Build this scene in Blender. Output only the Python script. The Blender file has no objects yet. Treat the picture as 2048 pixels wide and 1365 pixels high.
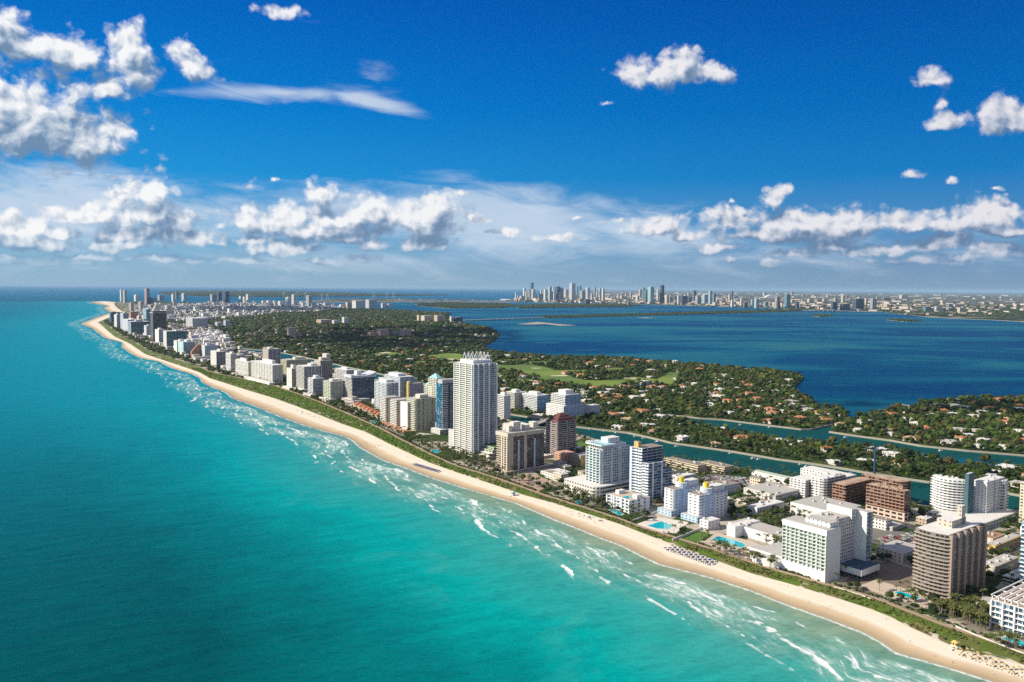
import bpy, bmesh, math, random
import numpy as np
from mathutils import Vector, Matrix

random.seed(7)
rng = np.random.default_rng(7)
S = bpy.context.scene
C = S.collection
R = math.radians

# ------------------------------------------------------------------ camera
F, CX, CY, CH = 1640.0, 1024.0, 682.5, 246.0        # focal length in photo pixels, centre, height in metres
PITCH = math.atan((682.5 - 576.8) / F)
ROLL = R(0.39)
_r0, _u0 = Vector((1, 0, 0)), Vector((0, math.sin(PITCH), math.cos(PITCH)))
c_f = Vector((0, math.cos(PITCH), -math.sin(PITCH)))
c_r = _r0 * math.cos(ROLL) + _u0 * math.sin(ROLL)
c_u = -_r0 * math.sin(ROLL) + _u0 * math.cos(ROLL)
cam_d = bpy.data.cameras.new('camera')
cam_d.sensor_width = 36
cam_d.lens = 36 * F / 2048
cam_d.clip_start = 1
cam_d.clip_end = 900000
cam = bpy.data.objects.new('camera', cam_d)
C.objects.link(cam)
cam.matrix_world = Matrix(((c_r.x, c_u.x, -c_f.x, 0), (c_r.y, c_u.y, -c_f.y, 0), (c_r.z, c_u.z, -c_f.z, CH), (0, 0, 0, 1)))
S.camera = cam

# ------------------------------------------------------------------ view, sampling
S.view_settings.view_transform = 'Standard'
S.view_settings.look = 'None'
S.view_settings.exposure = 0.4
S.view_settings.gamma = 1
S.render.engine = 'CYCLES'
S.cycles.max_bounces = 5
S.cycles.diffuse_bounces = 2
S.cycles.glossy_bounces = 2
S.cycles.transmission_bounces = 2
S.cycles.volume_bounces = 0
S.cycles.transparent_max_bounces = 6
S.cycles.use_denoising = False
S.cycles.sample_clamp_indirect = 4
S.render.filter_size = 1.3

SUN_EL, SUN_AZ = R(34), R(-97)        # azimuth measured from the view axis, negative to the left
sun_dir = Vector((math.sin(SUN_AZ) * math.cos(SUN_EL), math.cos(SUN_AZ) * math.cos(SUN_EL), math.sin(SUN_EL)))
sd = bpy.data.lights.new('sun', 'SUN')
sd.energy = 5.0
sd.angle = R(0.53)
sd.color = (1, 0.90, 0.74)
so = bpy.data.objects.new('sun', sd)
C.objects.link(so)
so.rotation_euler = (-sun_dir).to_track_quat('-Z', 'Y').to_euler()


# ------------------------------------------------------------------ node helper
class NT:
    def __init__(s, tree):
        s.t = tree
        tree.nodes.clear()

    def n(s, typ, ins=None, **kw):
        nd = s.t.nodes.new(typ)
        for k, v in kw.items():
            setattr(nd, k, v)
        for k, v in (ins or {}).items():
            s.set(nd.inputs[k], v)
        return nd

    def set(s, sock, v):
        if isinstance(v, bpy.types.NodeSocket):
            s.t.links.new(v, sock)
        elif isinstance(v, bpy.types.Node):
            s.t.links.new(v.outputs[0], sock)
        else:
            if hasattr(sock, 'default_value') and hasattr(sock.default_value, '__len__') and hasattr(v, '__len__') and len(sock.default_value) == 4 and len(v) == 3:
                v = (*v, 1)
            sock.default_value = v

    def m(s, op, a, b=None, c=None, clamp=False):
        nd = s.t.nodes.new('ShaderNodeMath')
        nd.operation = op
        nd.use_clamp = clamp
        for i, v in enumerate((a, b, c)):
            if v is not None:
                s.set(nd.inputs[i], v)
        return nd.outputs[0]

    def v(s, op, a, b=None, c=None, out=0, scale=None):
        nd = s.t.nodes.new('ShaderNodeVectorMath')
        nd.operation = op
        for i, v in enumerate((a, b, c)):
            if v is not None:
                s.set(nd.inputs[i], v)
        if scale is not None:
            s.set(nd.inputs['Scale'], scale)
        return nd.outputs['Value'] if op in ('LENGTH', 'DOT_PRODUCT', 'DISTANCE') else nd.outputs[0]

    def mix(s, f, a, b, mode='MIX'):
        nd = s.t.nodes.new('ShaderNodeMix')
        nd.data_type = 'RGBA'
        nd.blend_type = mode
        nd.clamp_factor = True
        s.set(nd.inputs[0], f)
        s.set(nd.inputs[6], a)
        s.set(nd.inputs[7], b)
        return nd.outputs[2]

    def fmix(s, f, a, b):
        nd = s.t.nodes.new('ShaderNodeMix')
        nd.data_type = 'FLOAT'
        s.set(nd.inputs[0], f)
        s.set(nd.inputs[2], a)
        s.set(nd.inputs[3], b)
        return nd.outputs[0]

    def ss(s, x, a, b, lo=0.0, hi=1.0):
        nd = s.t.nodes.new('ShaderNodeMapRange')
        nd.interpolation_type = 'SMOOTHSTEP'
        for k, v in zip((0, 1, 2, 3, 4), (x, a, b, lo, hi)):
            s.set(nd.inputs[k], v)
        return nd.outputs[0]

    def ramp(s, f, stops):
        nd = s.t.nodes.new('ShaderNodeValToRGB')
        e = nd.color_ramp.elements
        while len(e) < len(stops):
            e.new(0.5)
        for q, (p, c) in zip(e, stops):
            q.position = p
            q.color = (*c, 1) if len(c) == 3 else c
        s.set(nd.inputs[0], f)
        return nd.outputs[0]

    def noise(s, vec, scale, detail=4, rough=0.55, dist=0.0, dim='3D', out=0):
        nd = s.t.nodes.new('ShaderNodeTexNoise')
        nd.noise_dimensions = dim
        if vec is not None:
            s.set(nd.inputs['Vector'], vec)
        nd.inputs['Scale'].default_value = scale
        nd.inputs['Detail'].default_value = detail
        nd.inputs['Roughness'].default_value = rough
        nd.inputs['Distortion'].default_value = dist
        return nd.outputs[out]


def lin(r, g, b):
    f = lambda c: (c / 255 / 12.92) if c <= 10.3 else ((c / 255 + 0.055) / 1.055) ** 2.4
    return (f(r), f(g), f(b))


def ray(px, py):
    return c_f * F + c_r * (px - CX) - c_u * (py - CY)


# ------------------------------------------------------------------ sky (world): sky texture, graded, with clouds by direction
wd = bpy.data.worlds.new('World')
S.world = wd
wd.use_nodes = True
w = NT(wd.node_tree)
wo = w.n('ShaderNodeOutputWorld')
geo = w.n('ShaderNodeTexCoord')
sep = w.n('ShaderNodeSeparateXYZ', {0: geo.outputs['Generated']})
hor = w.m('SQRT', w.m('ADD', w.m('MULTIPLY', sep.outputs[0], sep.outputs[0]), w.m('MULTIPLY', sep.outputs[1], sep.outputs[1])))
AZ = w.m('ARCTAN2', sep.outputs[0], sep.outputs[1])
EL = w.m('DIVIDE', sep.outputs[2], w.m('MAXIMUM', hor, 0.02))
P0 = w.n('ShaderNodeCombineXYZ', {0: AZ, 1: EL}).outputs[0]


def azel(px, py):
    d = ray(px, py)
    return math.atan2(d.x, d.y), d.z / math.hypot(d.x, d.y)


sky = w.n('ShaderNodeTexSky', sky_type='NISHITA', sun_disc=False, sun_elevation=SUN_EL, sun_rotation=SUN_AZ, altitude=250, air_density=1.0, dust_density=0.6, ozone_density=2.5)
blue = w.ramp(w.m('MULTIPLY', EL, 2.0, clamp=True), [
    (0.0, lin(160, 188, 208)), (0.05, lin(150, 186, 211)), (0.13, lin(104, 172, 216)), (0.26, lin(30, 148, 216)), (0.42, lin(0, 126, 208)),
    (0.62, lin(0, 102, 193)), (0.8, lin(0, 84, 174)), (1.0, lin(0, 60, 140))])
# the right of the view lies away from the sun and is deeper
side = w.ss(AZ, -0.5, 0.65)
blue = w.mix(w.m('MULTIPLY', side, 0.62), blue, w.mix(1.0, blue, lin(178, 172, 200), 'MULTIPLY'))
base = w.mix(0.15, blue, w.mix(1.0, sky.outputs[0], (0.002, 0.045, 0.095), 'MULTIPLY'))
plain = base

warp = w.noise(P0, 16, 5, 0.6, out=1)
P1 = w.v('ADD', P0, w.v('SCALE', w.v('SUBTRACT', warp, (0.5, 0.5, 0.5)), scale=0.028))
P1 = w.v('MULTIPLY', P1, (1, 1, 0))

# thin high cloud: sheets and streaks
thin = None
for (px, py, rx, ry, rot, k) in [
        (90, 415, 400, 92, 0, 1.0), (430, 430, 260, 66, 4, .6), (700, 420, 330, 66, 1, .65), (1000, 445, 420, 98, 4, 1.1), (1270, 465, 340, 70, 6, .7), (1390, 505, 800, 60, 0, .3),
        (560, 185, 250, 22, -3, .75), (745, 205, 150, 18, 11, .95), (760, 168, 90, 22, 38, .2), (480, 375, 90, 14, 3, .5), (700, 520, 900, 40, 0, .3)]:
    a, e = azel(px, py)
    nd = w.n('ShaderNodeMapping', {'Vector': P0, 'Location': (0, 0, 0)}, vector_type='TEXTURE')
    nd.inputs['Location'].default_value = (a, e, 0)
    nd.inputs['Rotation'].default_value = (0, 0, R(-rot))
    nd.inputs['Scale'].default_value = (rx / F, ry / F, 1)
    q = w.m('MULTIPLY', w.m('SUBTRACT', 1.0, w.v('LENGTH', nd.outputs[0])), k)
    thin = q if thin is None else w.m('MAXIMUM', thin, q)
PS = w.v('MULTIPLY', w.n('ShaderNodeMapping', {'Vector': P0, 'Rotation': (0, 0, R(4))}).outputs[0], (7, 30, 0))
st = w.noise(PS, 1.3, 8, 0.62, 0.5)
thinA = w.ss(w.m('ADD', w.m('MULTIPLY', thin, 1.3), w.m('MULTIPLY', w.m('SUBTRACT', st, 0.5), 2.2)), 0.0, 1.1, 0, 0.82)
thinC = w.mix(w.noise(w.v('MULTIPLY', P0, (9, 30, 0)), 1, 4), lin(176, 201, 224), lin(226, 233, 243))
base = w.mix(thinA, base, thinC)

# cumulus: soft ellipses broken up by billowing noise; x, y, half width, half height in the photograph's directions
CUM = [(60, 250, 165, 105), (150, 285, 105, 55), (0, 215, 70, 60), (235, 268, 34, 26), (60, 95, 120, 42), (0, 60, 55, 42), (150, 112, 48, 28),
       (262, 100, 45, 52), (270, 150, 52, 55), (212, 186, 50, 30), (368, 122, 38, 36), (385, 145, 40, 26),
       (288, 402, 62, 46), (300, 440, 105, 36), (322, 474, 130, 24), (150, 440, 60, 24), (28, 462, 68, 30), (70, 492, 100, 18), (215, 494, 95, 16), (440, 450, 21, 23),
       (492, 440, 42, 34), (560, 444, 88, 40), (640, 392, 50, 34), (662, 440, 95, 44), (735, 432, 85, 40), (868, 424, 58, 42), (830, 448, 110, 36), (650, 466, 150, 22),
       (500, 368, 28, 30), (548, 358, 15, 14), (616, 372, 22, 24), (560, 360, 18, 16), (575, 498, 85, 22), (835, 490, 65, 20), (742, 488, 38, 14), (955, 440, 45, 12), (924, 384, 26, 14),
       (1322, 458, 62, 32), (1468, 448, 66, 36), (1590, 454, 130, 40), (1700, 446, 95, 32), (1540, 474, 160, 22), (1800, 442, 95, 22), (1375, 478, 40, 14),
       (1968, 436, 70, 32), (1915, 448, 50, 22), (2010, 462, 60, 14), (1540, 398, 32, 24), (1572, 380, 26, 20),
       (1345, 145, 84, 40), (1378, 120, 42, 28), (1278, 152, 52, 30), (1428, 148, 48, 30), (1506, 158, 22, 12), (1214, 210, 26, 10),
       (1862, 160, 32, 24), (1876, 205, 26, 42), (1890, 245, 36, 22), (2008, 238, 66, 36), (1990, 250, 44, 22),
       (1892, 486, 52, 24), (1775, 500, 66, 18), (1992, 502, 60, 18), (1662, 496, 38, 14), (1718, 505, 40, 12), (1828, 354, 26, 18), (1905, 366, 24, 12), (1612, 320, 22, 11), (1995, 376, 18, 8), (1470, 398, 12, 9),
       (560, 30, 46, 18), (538, 12, 17, 18), (1030, 10, 22, 14), (1080, 32, 18, 9), (995, 100, 20, 7), (1460, 524, 28, 11), (1540, 528, 34, 11), (1628, 522, 30, 10), (1560, 326, 14, 8),
       (120, 470, 55, 16), (250, 478, 60, 16), (395, 482, 70, 18), (505, 482, 50, 14), (700, 476, 60, 16), (1010, 470, 40, 12), (1110, 480, 50, 10), (1440, 500, 60, 12), (1600, 510, 70, 12), (1930, 515, 70, 12), (1240, 440, 26, 10), (1150, 440, 24, 8), (170, 512, 70, 9), (480, 520, 80, 9), (640, 528, 60, 8), (232, 356, 26, 12), (90, 525, 120, 10), (330, 520, 110, 10), (720, 512, 36, 10), (1850, 525, 120, 10)]


def blobs(P, soft):
    dm = None
    for (px, py, rx, ry) in CUM:
        a, e = azel(px, py)
        rr = (F / rx / 1.08, F / ry / 1.1)
        q_ = w.v('MULTIPLY_ADD', P, (rr[0], rr[1], 0), (-a * rr[0], -e * rr[1], 0))
        d = w.v('LENGTH', w.v('MAXIMUM', q_, w.v('MULTIPLY', q_, (-1, -1.5, 0))))      # flatter below than above
        if rx < 32:
            d = w.m('ADD', d, 0.42)             # the smallest are only shreds
        if dm is None:
            dm = d
        else:
            sm = w.t.nodes.new('ShaderNodeMath')
            sm.operation = 'SMOOTH_MIN'
            w.set(sm.inputs[0], dm)
            w.set(sm.inputs[1], d)
            sm.inputs[2].default_value = soft
            dm = sm.outputs[0]
    return dm


def billow(vec, sc):
    nd = w.t.nodes.new('ShaderNodeTexVoronoi')
    nd.feature = 'SMOOTH_F1'
    nd.voronoi_dimensions = '2D'
    w.set(nd.inputs['Vector'], vec)
    nd.inputs['Scale'].default_value = sc
    nd.inputs['Detail'].default_value = 2.0
    nd.inputs['Roughness'].default_value = 0.45
    nd.inputs['Lacunarity'].default_value = 2.2
    nd.inputs['Smoothness'].default_value = 0.5
    return nd.outputs['Distance']


PB = P1
PL = w.v('ADD', P1, (-0.0050, 0.0060, 0))
PL2 = w.v('ADD', P1, (-0.010, 0.019, 0))
CUM = [c for c in CUM if c[2] > 24 or c[1] > 330]
dmin = blobs(P1, 0.35)
dminL = blobs(PL2, 0.35)
fb = w.noise(PB, 27, 10, 0.60)
fbS = w.noise(PB, 24, 5, 0.5)
fbL = w.noise(PL, 24, 5, 0.5)
big = w.noise(PB, 9, 2, 0.5)
bigL = w.noise(PL2, 9, 2, 0.5)
bl = billow(PB, 52)
blL = billow(PL, 52)
dens = w.m('SUBTRACT', 1.08, dmin)
dens = w.m('ADD', dens, w.m('MULTIPLY', w.m('SUBTRACT', fb, 0.5), 1.65))
dens = w.m('ADD', dens, w.m('MULTIPLY', w.m('SUBTRACT', 0.42, bl), 0.58))
dens = w.m('ADD', dens, w.m('MULTIPLY', w.m('SUBTRACT', big, 0.5), 0.55))
alpha = w.ss(dens, -0.12, 0.52)
# a point is lit where the cloud thins out toward the sun (up and to the left), shaded where it thickens
relief = w.m('ADD', w.m('MULTIPLY', w.m('SUBTRACT', fbS, fbL), 1.5), w.m('MULTIPLY', w.m('SUBTRACT', blL, bl), 0.70))
relief = w.m('ADD', relief, w.m('MULTIPLY', w.m('SUBTRACT', big, bigL), 1.2))
body = w.m('MINIMUM', w.m('MAXIMUM', w.m('SUBTRACT', dminL, dmin), -0.55), 0.5)
shade = w.m('ADD', w.m('ADD', w.m('MULTIPLY', body, 1.05), relief), 0.40)
shade = w.m('SUBTRACT', shade, w.m('MULTIPLY', w.ss(dens, 0.5, 1.4), 0.14))
cloudC = w.ramp(shade, [(0.0, lin(112, 140, 172)), (0.28, lin(146, 168, 194)), (0.55, lin(194, 205, 219)), (0.80, lin(228, 232, 238)), (1.0, lin(248, 248, 248))])
# clouds to the right stand further from the sun and read greyer; low ones fade with distance
cloudC = w.mix(w.m('MULTIPLY', side, 0.42), cloudC, w.mix(1.0, cloudC, lin(206, 200, 215), 'MULTIPLY'))
fade = w.m('MULTIPLY', w.ss(EL, 0.006, 0.060), 0.97)
skyC = w.mix(w.m('MULTIPLY', alpha, fade), base, cloudC)
bg = w.n('ShaderNodeBackground', {'Color': skyC, 'Strength': 0.78})
# outside the cloud field: white patches added to make the skylight less blue
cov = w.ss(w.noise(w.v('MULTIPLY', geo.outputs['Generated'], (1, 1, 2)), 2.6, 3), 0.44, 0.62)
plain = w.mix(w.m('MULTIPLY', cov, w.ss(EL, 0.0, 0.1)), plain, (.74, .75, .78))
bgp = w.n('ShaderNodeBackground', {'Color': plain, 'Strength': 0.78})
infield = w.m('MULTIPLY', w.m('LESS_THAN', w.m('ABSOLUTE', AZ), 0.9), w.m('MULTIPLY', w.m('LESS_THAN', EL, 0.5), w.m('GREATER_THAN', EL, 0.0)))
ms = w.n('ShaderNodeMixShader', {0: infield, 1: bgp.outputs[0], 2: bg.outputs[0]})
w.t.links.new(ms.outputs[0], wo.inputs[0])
wd.cycles.sampling_method = 'MANUAL'
wd.cycles.sample_map_resolution = 512


# ------------------------------------------------------------------ mapping between the photograph's directions and the ground
def G(px, py, z=0.0):
    d = ray(px, py)
    t = (z - CH) / d.z
    return np.array((d.x * t, d.y * t))


def GP(pts, z=0.0):
    return [tuple(G(x, y, z)) for x, y in pts]


cf, cr, cu = (np.array(v) for v in (c_f, c_r, c_u))
TH = R(36.5)
DS = np.array((-math.sin(TH), math.cos(TH)))     # along the beach, away from the camera
DW = np.array((math.cos(TH), math.sin(TH)))      # inland
ROTZ = math.atan2(DW[1], DW[0])


def loc(P):                                      # world -> (s along the beach, t inland)
    P = np.asarray(P)
    return P @ DS, P @ DW


def solve_len(c, d, px):
    k = (px - CX) / F
    P = np.array((c[0], c[1], -CH))
    D = np.array((d[0], d[1], 0))
    a, b, e, g = cr @ P, cr @ D, cf @ P, cf @ D
    return (k * e - a) / (b - k * g)


def solve_h(c, py):
    k = -(py - CY) / F
    P = np.array((c[0], c[1], -CH))
    return (k * (cf @ P) - cu @ P) / (cu[2] - k * cf[2])


def depth(c):
    return cf @ np.array((c[0], c[1], -CH))


# ------------------------------------------------------------------ object helpers
def tag(o, label=None, cat=None, group=None, kind=None):
    for k, v in (('label', label), ('category', cat), ('group', group), ('kind', kind)):
        if v:
            o[k] = v
    return o


def mesh(name, verts, faces, mats, fm=None, uv=None, smooth=False):
    me = bpy.data.meshes.new(name)
    me.from_pydata([tuple(map(float, v)) for v in verts], [], faces)
    for m_ in (mats if isinstance(mats, (list, tuple)) else [mats]):
        me.materials.append(m_)
    if fm is not None:
        me.polygons.foreach_set('material_index', fm)
    if uv is not None:
        l = me.uv_layers.new(name='UVMap')
        l.data.foreach_set('uv', np.asarray(uv, dtype=np.float32).ravel())
    if smooth:
        me.polygons.foreach_set('use_smooth', [True] * len(me.polygons))
    me.update()
    return me


def npmesh(name, V, Q, mat, col=None, smooth=False):
    """mesh straight from arrays; Q is (n,3) or (n,4); col is a per-vertex colour"""
    me = bpy.data.meshes.new(name)
    k = Q.shape[1]
    me.vertices.add(len(V))
    me.vertices.foreach_set('co', np.ascontiguousarray(V, dtype=np.float32).ravel())
    me.loops.add(Q.size)
    me.loops.foreach_set('vertex_index', np.ascontiguousarray(Q, dtype=np.int32).ravel())
    me.polygons.add(len(Q))
    me.polygons.foreach_set('loop_start', np.arange(0, Q.size, k, dtype=np.int32))
    me.polygons.foreach_set('loop_total', np.full(len(Q), k, dtype=np.int32))
    me.polygons.foreach_set('use_smooth', np.full(len(Q), bool(smooth)))
    if col is not None:
        at = me.color_attributes.new('tint', 'FLOAT_COLOR', 'POINT')
        at.data.foreach_set('color', np.ascontiguousarray(np.c_[col, np.ones(len(col))], dtype=np.float32).ravel())
    me.materials.append(mat)
    me.update(calc_edges=True)
    return me


def obj(name, me, parent=None, loc_=(0, 0, 0), rz=0.0, sc=None):
    o = bpy.data.objects.new(name, me)
    C.objects.link(o)
    o.location = loc_
    if rz:
        o.rotation_euler = (0, 0, rz)
    if sc is not None:
        o.scale = sc if hasattr(sc, '__len__') else (sc, sc, sc)
    if parent is not None:
        o.parent = parent
    return o


class MB:
    """collects faces with uv and material slot for one mesh"""
    def __init__(s):
        s.v, s.f, s.m, s.uv = [], [], [], []

    def face(s, pts, m=0, uv=None):
        i = len(s.v)
        s.v += [tuple(p) for p in pts]
        s.f.append(list(range(i, i + len(pts))))
        s.m.append(m)
        s.uv += uv if uv else [(p[0], p[1]) for p in pts]

    def prism(s, poly, z0, z1, m=0, mt=None, ms=None, bottom=False):
        u = 0.0
        n = len(poly)
        for i in range(n):
            a, b = poly[i], poly[(i + 1) % n]
            L = math.hypot(b[0] - a[0], b[1] - a[1])
            s.face([(a[0], a[1], z0), (b[0], b[1], z0), (b[0], b[1], z1), (a[0], a[1], z1)], ms[i] if ms else m,
                   [(u, 0), (u + L, 0), (u + L, z1 - z0), (u, z1 - z0)])
            u = 0.0 if ms and ms[i] != ms[(i + 1) % n] else u + L
        s.face([(p[0], p[1], z1) for p in poly], m if mt is None else mt)
        if bottom:
            s.face([(p[0], p[1], z0) for p in poly[::-1]], m)
        return s

    def box(s, x0, x1, y0, y1, z0, z1, m=0, mt=None, bottom=True):
        return s.prism([(x0, y0), (x1, y0), (x1, y1), (x0, y1)], z0, z1, m, mt, bottom=bottom)

    def bar(s, a, b, r, m=0, k=6, r2=None):
        a, b = Vector(a), Vector(b)
        d = (b - a).normalized()
        x = d.orthogonal().normalized()
        y = d.cross(x)
        r2 = r if r2 is None else r2
        A = [a + (x * math.cos(2 * math.pi * i / k) + y * math.sin(2 * math.pi * i / k)) * r for i in range(k)]
        B_ = [b + (x * math.cos(2 * math.pi * i / k) + y * math.sin(2 * math.pi * i / k)) * r2 for i in range(k)]
        for i in range(k):
            j = (i + 1) % k
            s.face([A[i], A[j], B_[j], B_[i]], m)
        s.face(B_, m)
        s.face(A[::-1], m)
        return s

    def mesh(s, name, mats, smooth=False):
        me = mesh(name, s.v, s.f, mats, s.m, s.uv, smooth)
        return me


def circle(cx, cy, r, n=20):
    return [(cx + r * math.cos(2 * math.pi * i / n), cy + r * math.sin(2 * math.pi * i / n)) for i in range(n)]


def inside(poly, P):
    poly = np.asarray(poly)
    P = np.asarray(P)
    r = np.zeros(len(P), bool)
    x, y = P[:, 0], P[:, 1]
    j = len(poly) - 1
    for i in range(len(poly)):
        xi, yi = poly[i]
        xj, yj = poly[j]
        if yi != yj:
            c = ((yi > y) != (yj > y)) & (x < (xj - xi) * (y - yi) / (yj - yi) + xi)
            r ^= c
        j = i
    return r


# ------------------------------------------------------------------ materials
MATS = {}


def mat(key, col, rough=0.7, var=0.12, vs=0.4, spec=0.3, attr=False, metal=0.0, coord='Object', tint2=None):
    if key in MATS:
        return MATS[key]
    m_ = bpy.data.materials.new(key)
    m_.use_nodes = True
    q = NT(m_.node_tree)
    out = q.n('ShaderNodeOutputMaterial')
    tc = q.n('ShaderNodeTexCoord')
    c = col if not attr else q.n('ShaderNodeVertexColor', layer_name='tint').outputs[0]
    nz = q.noise(tc.outputs[coord], vs, 5, 0.6)
    k = q.m('ADD', 1 - var, q.m('MULTIPLY', nz, 2 * var))
    kc = q.n('ShaderNodeCombineXYZ', {0: k, 1: k, 2: k})
    cc = q.mix(1.0, c, kc.outputs[0], 'MULTIPLY')
    if tint2:
        cc = q.mix(q.ss(q.noise(tc.outputs[coord], vs * 0.31, 4), 0.42, 0.62), cc, tint2)
    b = q.n('ShaderNodeBsdfPrincipled', {'Base Color': cc, 'Roughness': rough, 'Metallic': metal, 'Specular IOR Level': spec})
    q.t.links.new(b.outputs[0], out.inputs[0])
    MATS[key] = m_
    return m_


def facade(wall, glass, bay=3.2, wf=0.6, hf=0.55, fh=3.1, gl=0.35, wr=0.75):
    """wall with one window opening per bay and storey, laid out in metres along the wall; curtains and dark rooms vary"""
    key = 'facade_%s' % '_'.join(str(round(v, 3)) for v in (*wall, *glass, bay, wf, hf, fh, gl))
    if key in MATS:
        return MATS[key]
    m_ = bpy.data.materials.new('facade_wall')
    m_.use_nodes = True
    q = NT(m_.node_tree)
    out = q.n('ShaderNodeOutputMaterial')
    uv = q.n('ShaderNodeUVMap', uv_map='UVMap').outputs[0]
    sp = q.n('ShaderNodeSeparateXYZ', {0: uv})
    u, v_ = q.m('DIVIDE', sp.outputs[0], bay), q.m('DIVIDE', sp.outputs[1], fh)
    fu, fv = q.m('FRACT', u), q.m('FRACT', v_)
    win = q.m('MULTIPLY', q.m('LESS_THAN', q.m('ABSOLUTE', q.m('SUBTRACT', fu, 0.5)), wf / 2), q.m('LESS_THAN', q.m('ABSOLUTE', q.m('SUBTRACT', fv, 0.55)), hf / 2))
    cell = q.n('ShaderNodeCombineXYZ', {0: q.m('FLOOR', u), 1: q.m('FLOOR', v_), 2: 0.0})
    wn = q.n('ShaderNodeTexWhiteNoise', {'Vector': cell.outputs[0]}, noise_dimensions='3D')
    rnd = wn.outputs[0]
    g2 = tuple(min(1, c * 0.35 + 0.004) for c in glass)
    cur = tuple(min(0.6, c * 1.3 + 0.16) for c in glass)
    gcol = q.mix(rnd, glass, g2)
    gcol = q.mix(q.m('GREATER_THAN', rnd, 1 - gl * 0.6), gcol, cur)
    dirt = q.noise(q.v('MULTIPLY', uv, (0.3, 0.06, 0)), 1.0, 6, 0.65)
    kc = q.m('ADD', 0.84, q.m('MULTIPLY', dirt, 0.3))
    wc = q.mix(1.0, wall, q.n('ShaderNodeCombineXYZ', {0: kc, 1: kc, 2: kc}).outputs[0], 'MULTIPLY')
    col = q.mix(win, wc, gcol)
    ro = q.fmix(win, wr, 0.12)
    b = q.n('ShaderNodeBsdfPrincipled', {'Base Color': col, 'Roughness': ro, 'Specular IOR Level': 0.5})
    q.t.links.new(b.outputs[0], out.inputs[0])
    MATS[key] = m_
    return m_


WHITE, OFFW, CREAM, BEIGE, TAN = (.74, .735, .72), (.64, .63, .60), (.68, .63, .50), (.52, .46, .38), (.40, .33, .26)
GREY, MAUVE, PINK, YEL, BROWN = (.42, .43, .45), (.40, .30, .29), (.56, .34, .25), (.62, .47, .12), (.26, .18, .13)
LBLUE, PGREEN, ORANGE = (.42, .56, .70), (.56, .64, .52), (.50, .20, .09)
GD, GB, GT, GN, GA, GM = (.035, .045, .055), (.03, .09, .16), (.05, .16, .19), (.012, .04, .10), (.16, .30, .34), (.08, .10, .12)


def M(col, rough=0.75):
    return mat('paint_%02d_%02d_%02d' % tuple(int(c * 99) for c in col), col, rough, 0.10, 0.15)


M_roof = mat('roof_gravel', (.43, .415, .39), .9, .22, .25)
M_roofw = mat('roof_white', (.66, .65, .62), .85, .16, .2)
M_roofb = mat('roof_brown', (.26, .22, .185), .9, .25, .25)
M_tile = mat('roof_tile', (.42, .17, .085), .85, .2, .6)
M_slate = mat('roof_blue', (.055, .10, .16), .8, .2, .3)
M_pool = mat('pool_water', (.0, .42, .50), .08, .08, .3, .5)
M_deck = mat('pool_deck', (.50, .42, .34), .85, .15, .3)
M_conc = mat('concrete', (.40, .38, .35), .85, .15, .2)
M_metal = mat('painted_metal', (.55, .57, .6), .4, .05, .5)
M_green = mat('planted_green', (.055, .12, .02), .9, .4, .15)

# ------------------------------------------------------------------ coast lines, traced on the ground
COAST = [(2400, 1512), (2200, 1440), (2048, 1385), (1971, 1358), (1921, 1342), (1850, 1321), (1794, 1306), (1765, 1285), (1726, 1264), (1673, 1244), (1623, 1226), (1577, 1210), (1506, 1182),
         (1424, 1155), (1400, 1149), (1366, 1140), (1325, 1130), (1288, 1113), (1247, 1092), (1196, 1073), (1155, 1056), (1110, 1039), (1036, 1007), (977, 990), (919, 973), (860, 954),
         (810, 935), (771, 922), (747, 909), (723, 896), (707, 881), (686, 872), (649, 863), (610, 851), (568, 836), (539, 825), (507, 811), (467, 798), (454, 786), (420, 773), (406, 766),
         (404, 760), (389, 750), (348, 738), (316, 723), (277, 716), (244, 696), (245, 685), (211, 677), (184, 657), (160, 648), (205, 631), (221, 626), (206, 617), (216, 612), (180, 606), (184, 603.5)]
DUNE = [(2400, 1440), (2200, 1375), (2028, 1324), (1921, 1299), (1826, 1257), (1783, 1235), (1744, 1219), (1673, 1196), (1580, 1168), (1506, 1148), (1424, 1118), (1300, 1072), (1241, 1049), (1153, 1021),
        (1097, 1004), (1050, 991), (977, 966), (919, 947), (860, 926), (789, 893), (731, 864), (684, 848), (618, 822), (552, 798), (499, 782), (420, 757), (399, 745), (343, 726), (291, 709), (262, 689),
        (230, 674), (196, 645), (228, 631), (246, 624), (234, 616), (230, 611.5), (228, 607), (232, 605)]
WALK = [(2400, 1410), (2200, 1352), (2007, 1290), (1886, 1249), (1744, 1194), (1651, 1168), (1541, 1137), (1424, 1098), (1279, 1053), (1241, 1038), (1165, 1014), (1094, 992), (989, 955), (910, 931),
        (860, 908), (829, 893), (763, 858), (697, 828), (649, 808), (605, 791), (552, 772), (420, 744), (399, 734), (343, 716), (300, 702), (266, 683), (238, 668), (204, 643), (234, 630), (250, 623), (238, 615), (236, 611), (234, 606.5), (236, 604.5)]


def curve(px, z):
    s_, t_ = loc([G(*p, z) for p in px])
    s_ = np.maximum.accumulate(s_ + np.arange(len(s_)) * 0.01)
    return s_, t_


cs, ct = curve(COAST, 0.0)
ds_, dt_ = curve(DUNE, 2.4)
ws_, wt_ = curve(WALK, 3.4)
tc = lambda s_: np.interp(s_, cs, ct)
td = lambda s_: np.maximum(np.interp(s_, ds_, dt_), tc(s_) + 6)
tw = lambda s_: np.maximum(np.interp(s_, ws_, wt_), td(s_) + 4)
ST2W = lambda s_, t_: np.outer(s_, DS) + np.outer(t_, DW)
S_END = cs[-1]

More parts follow.
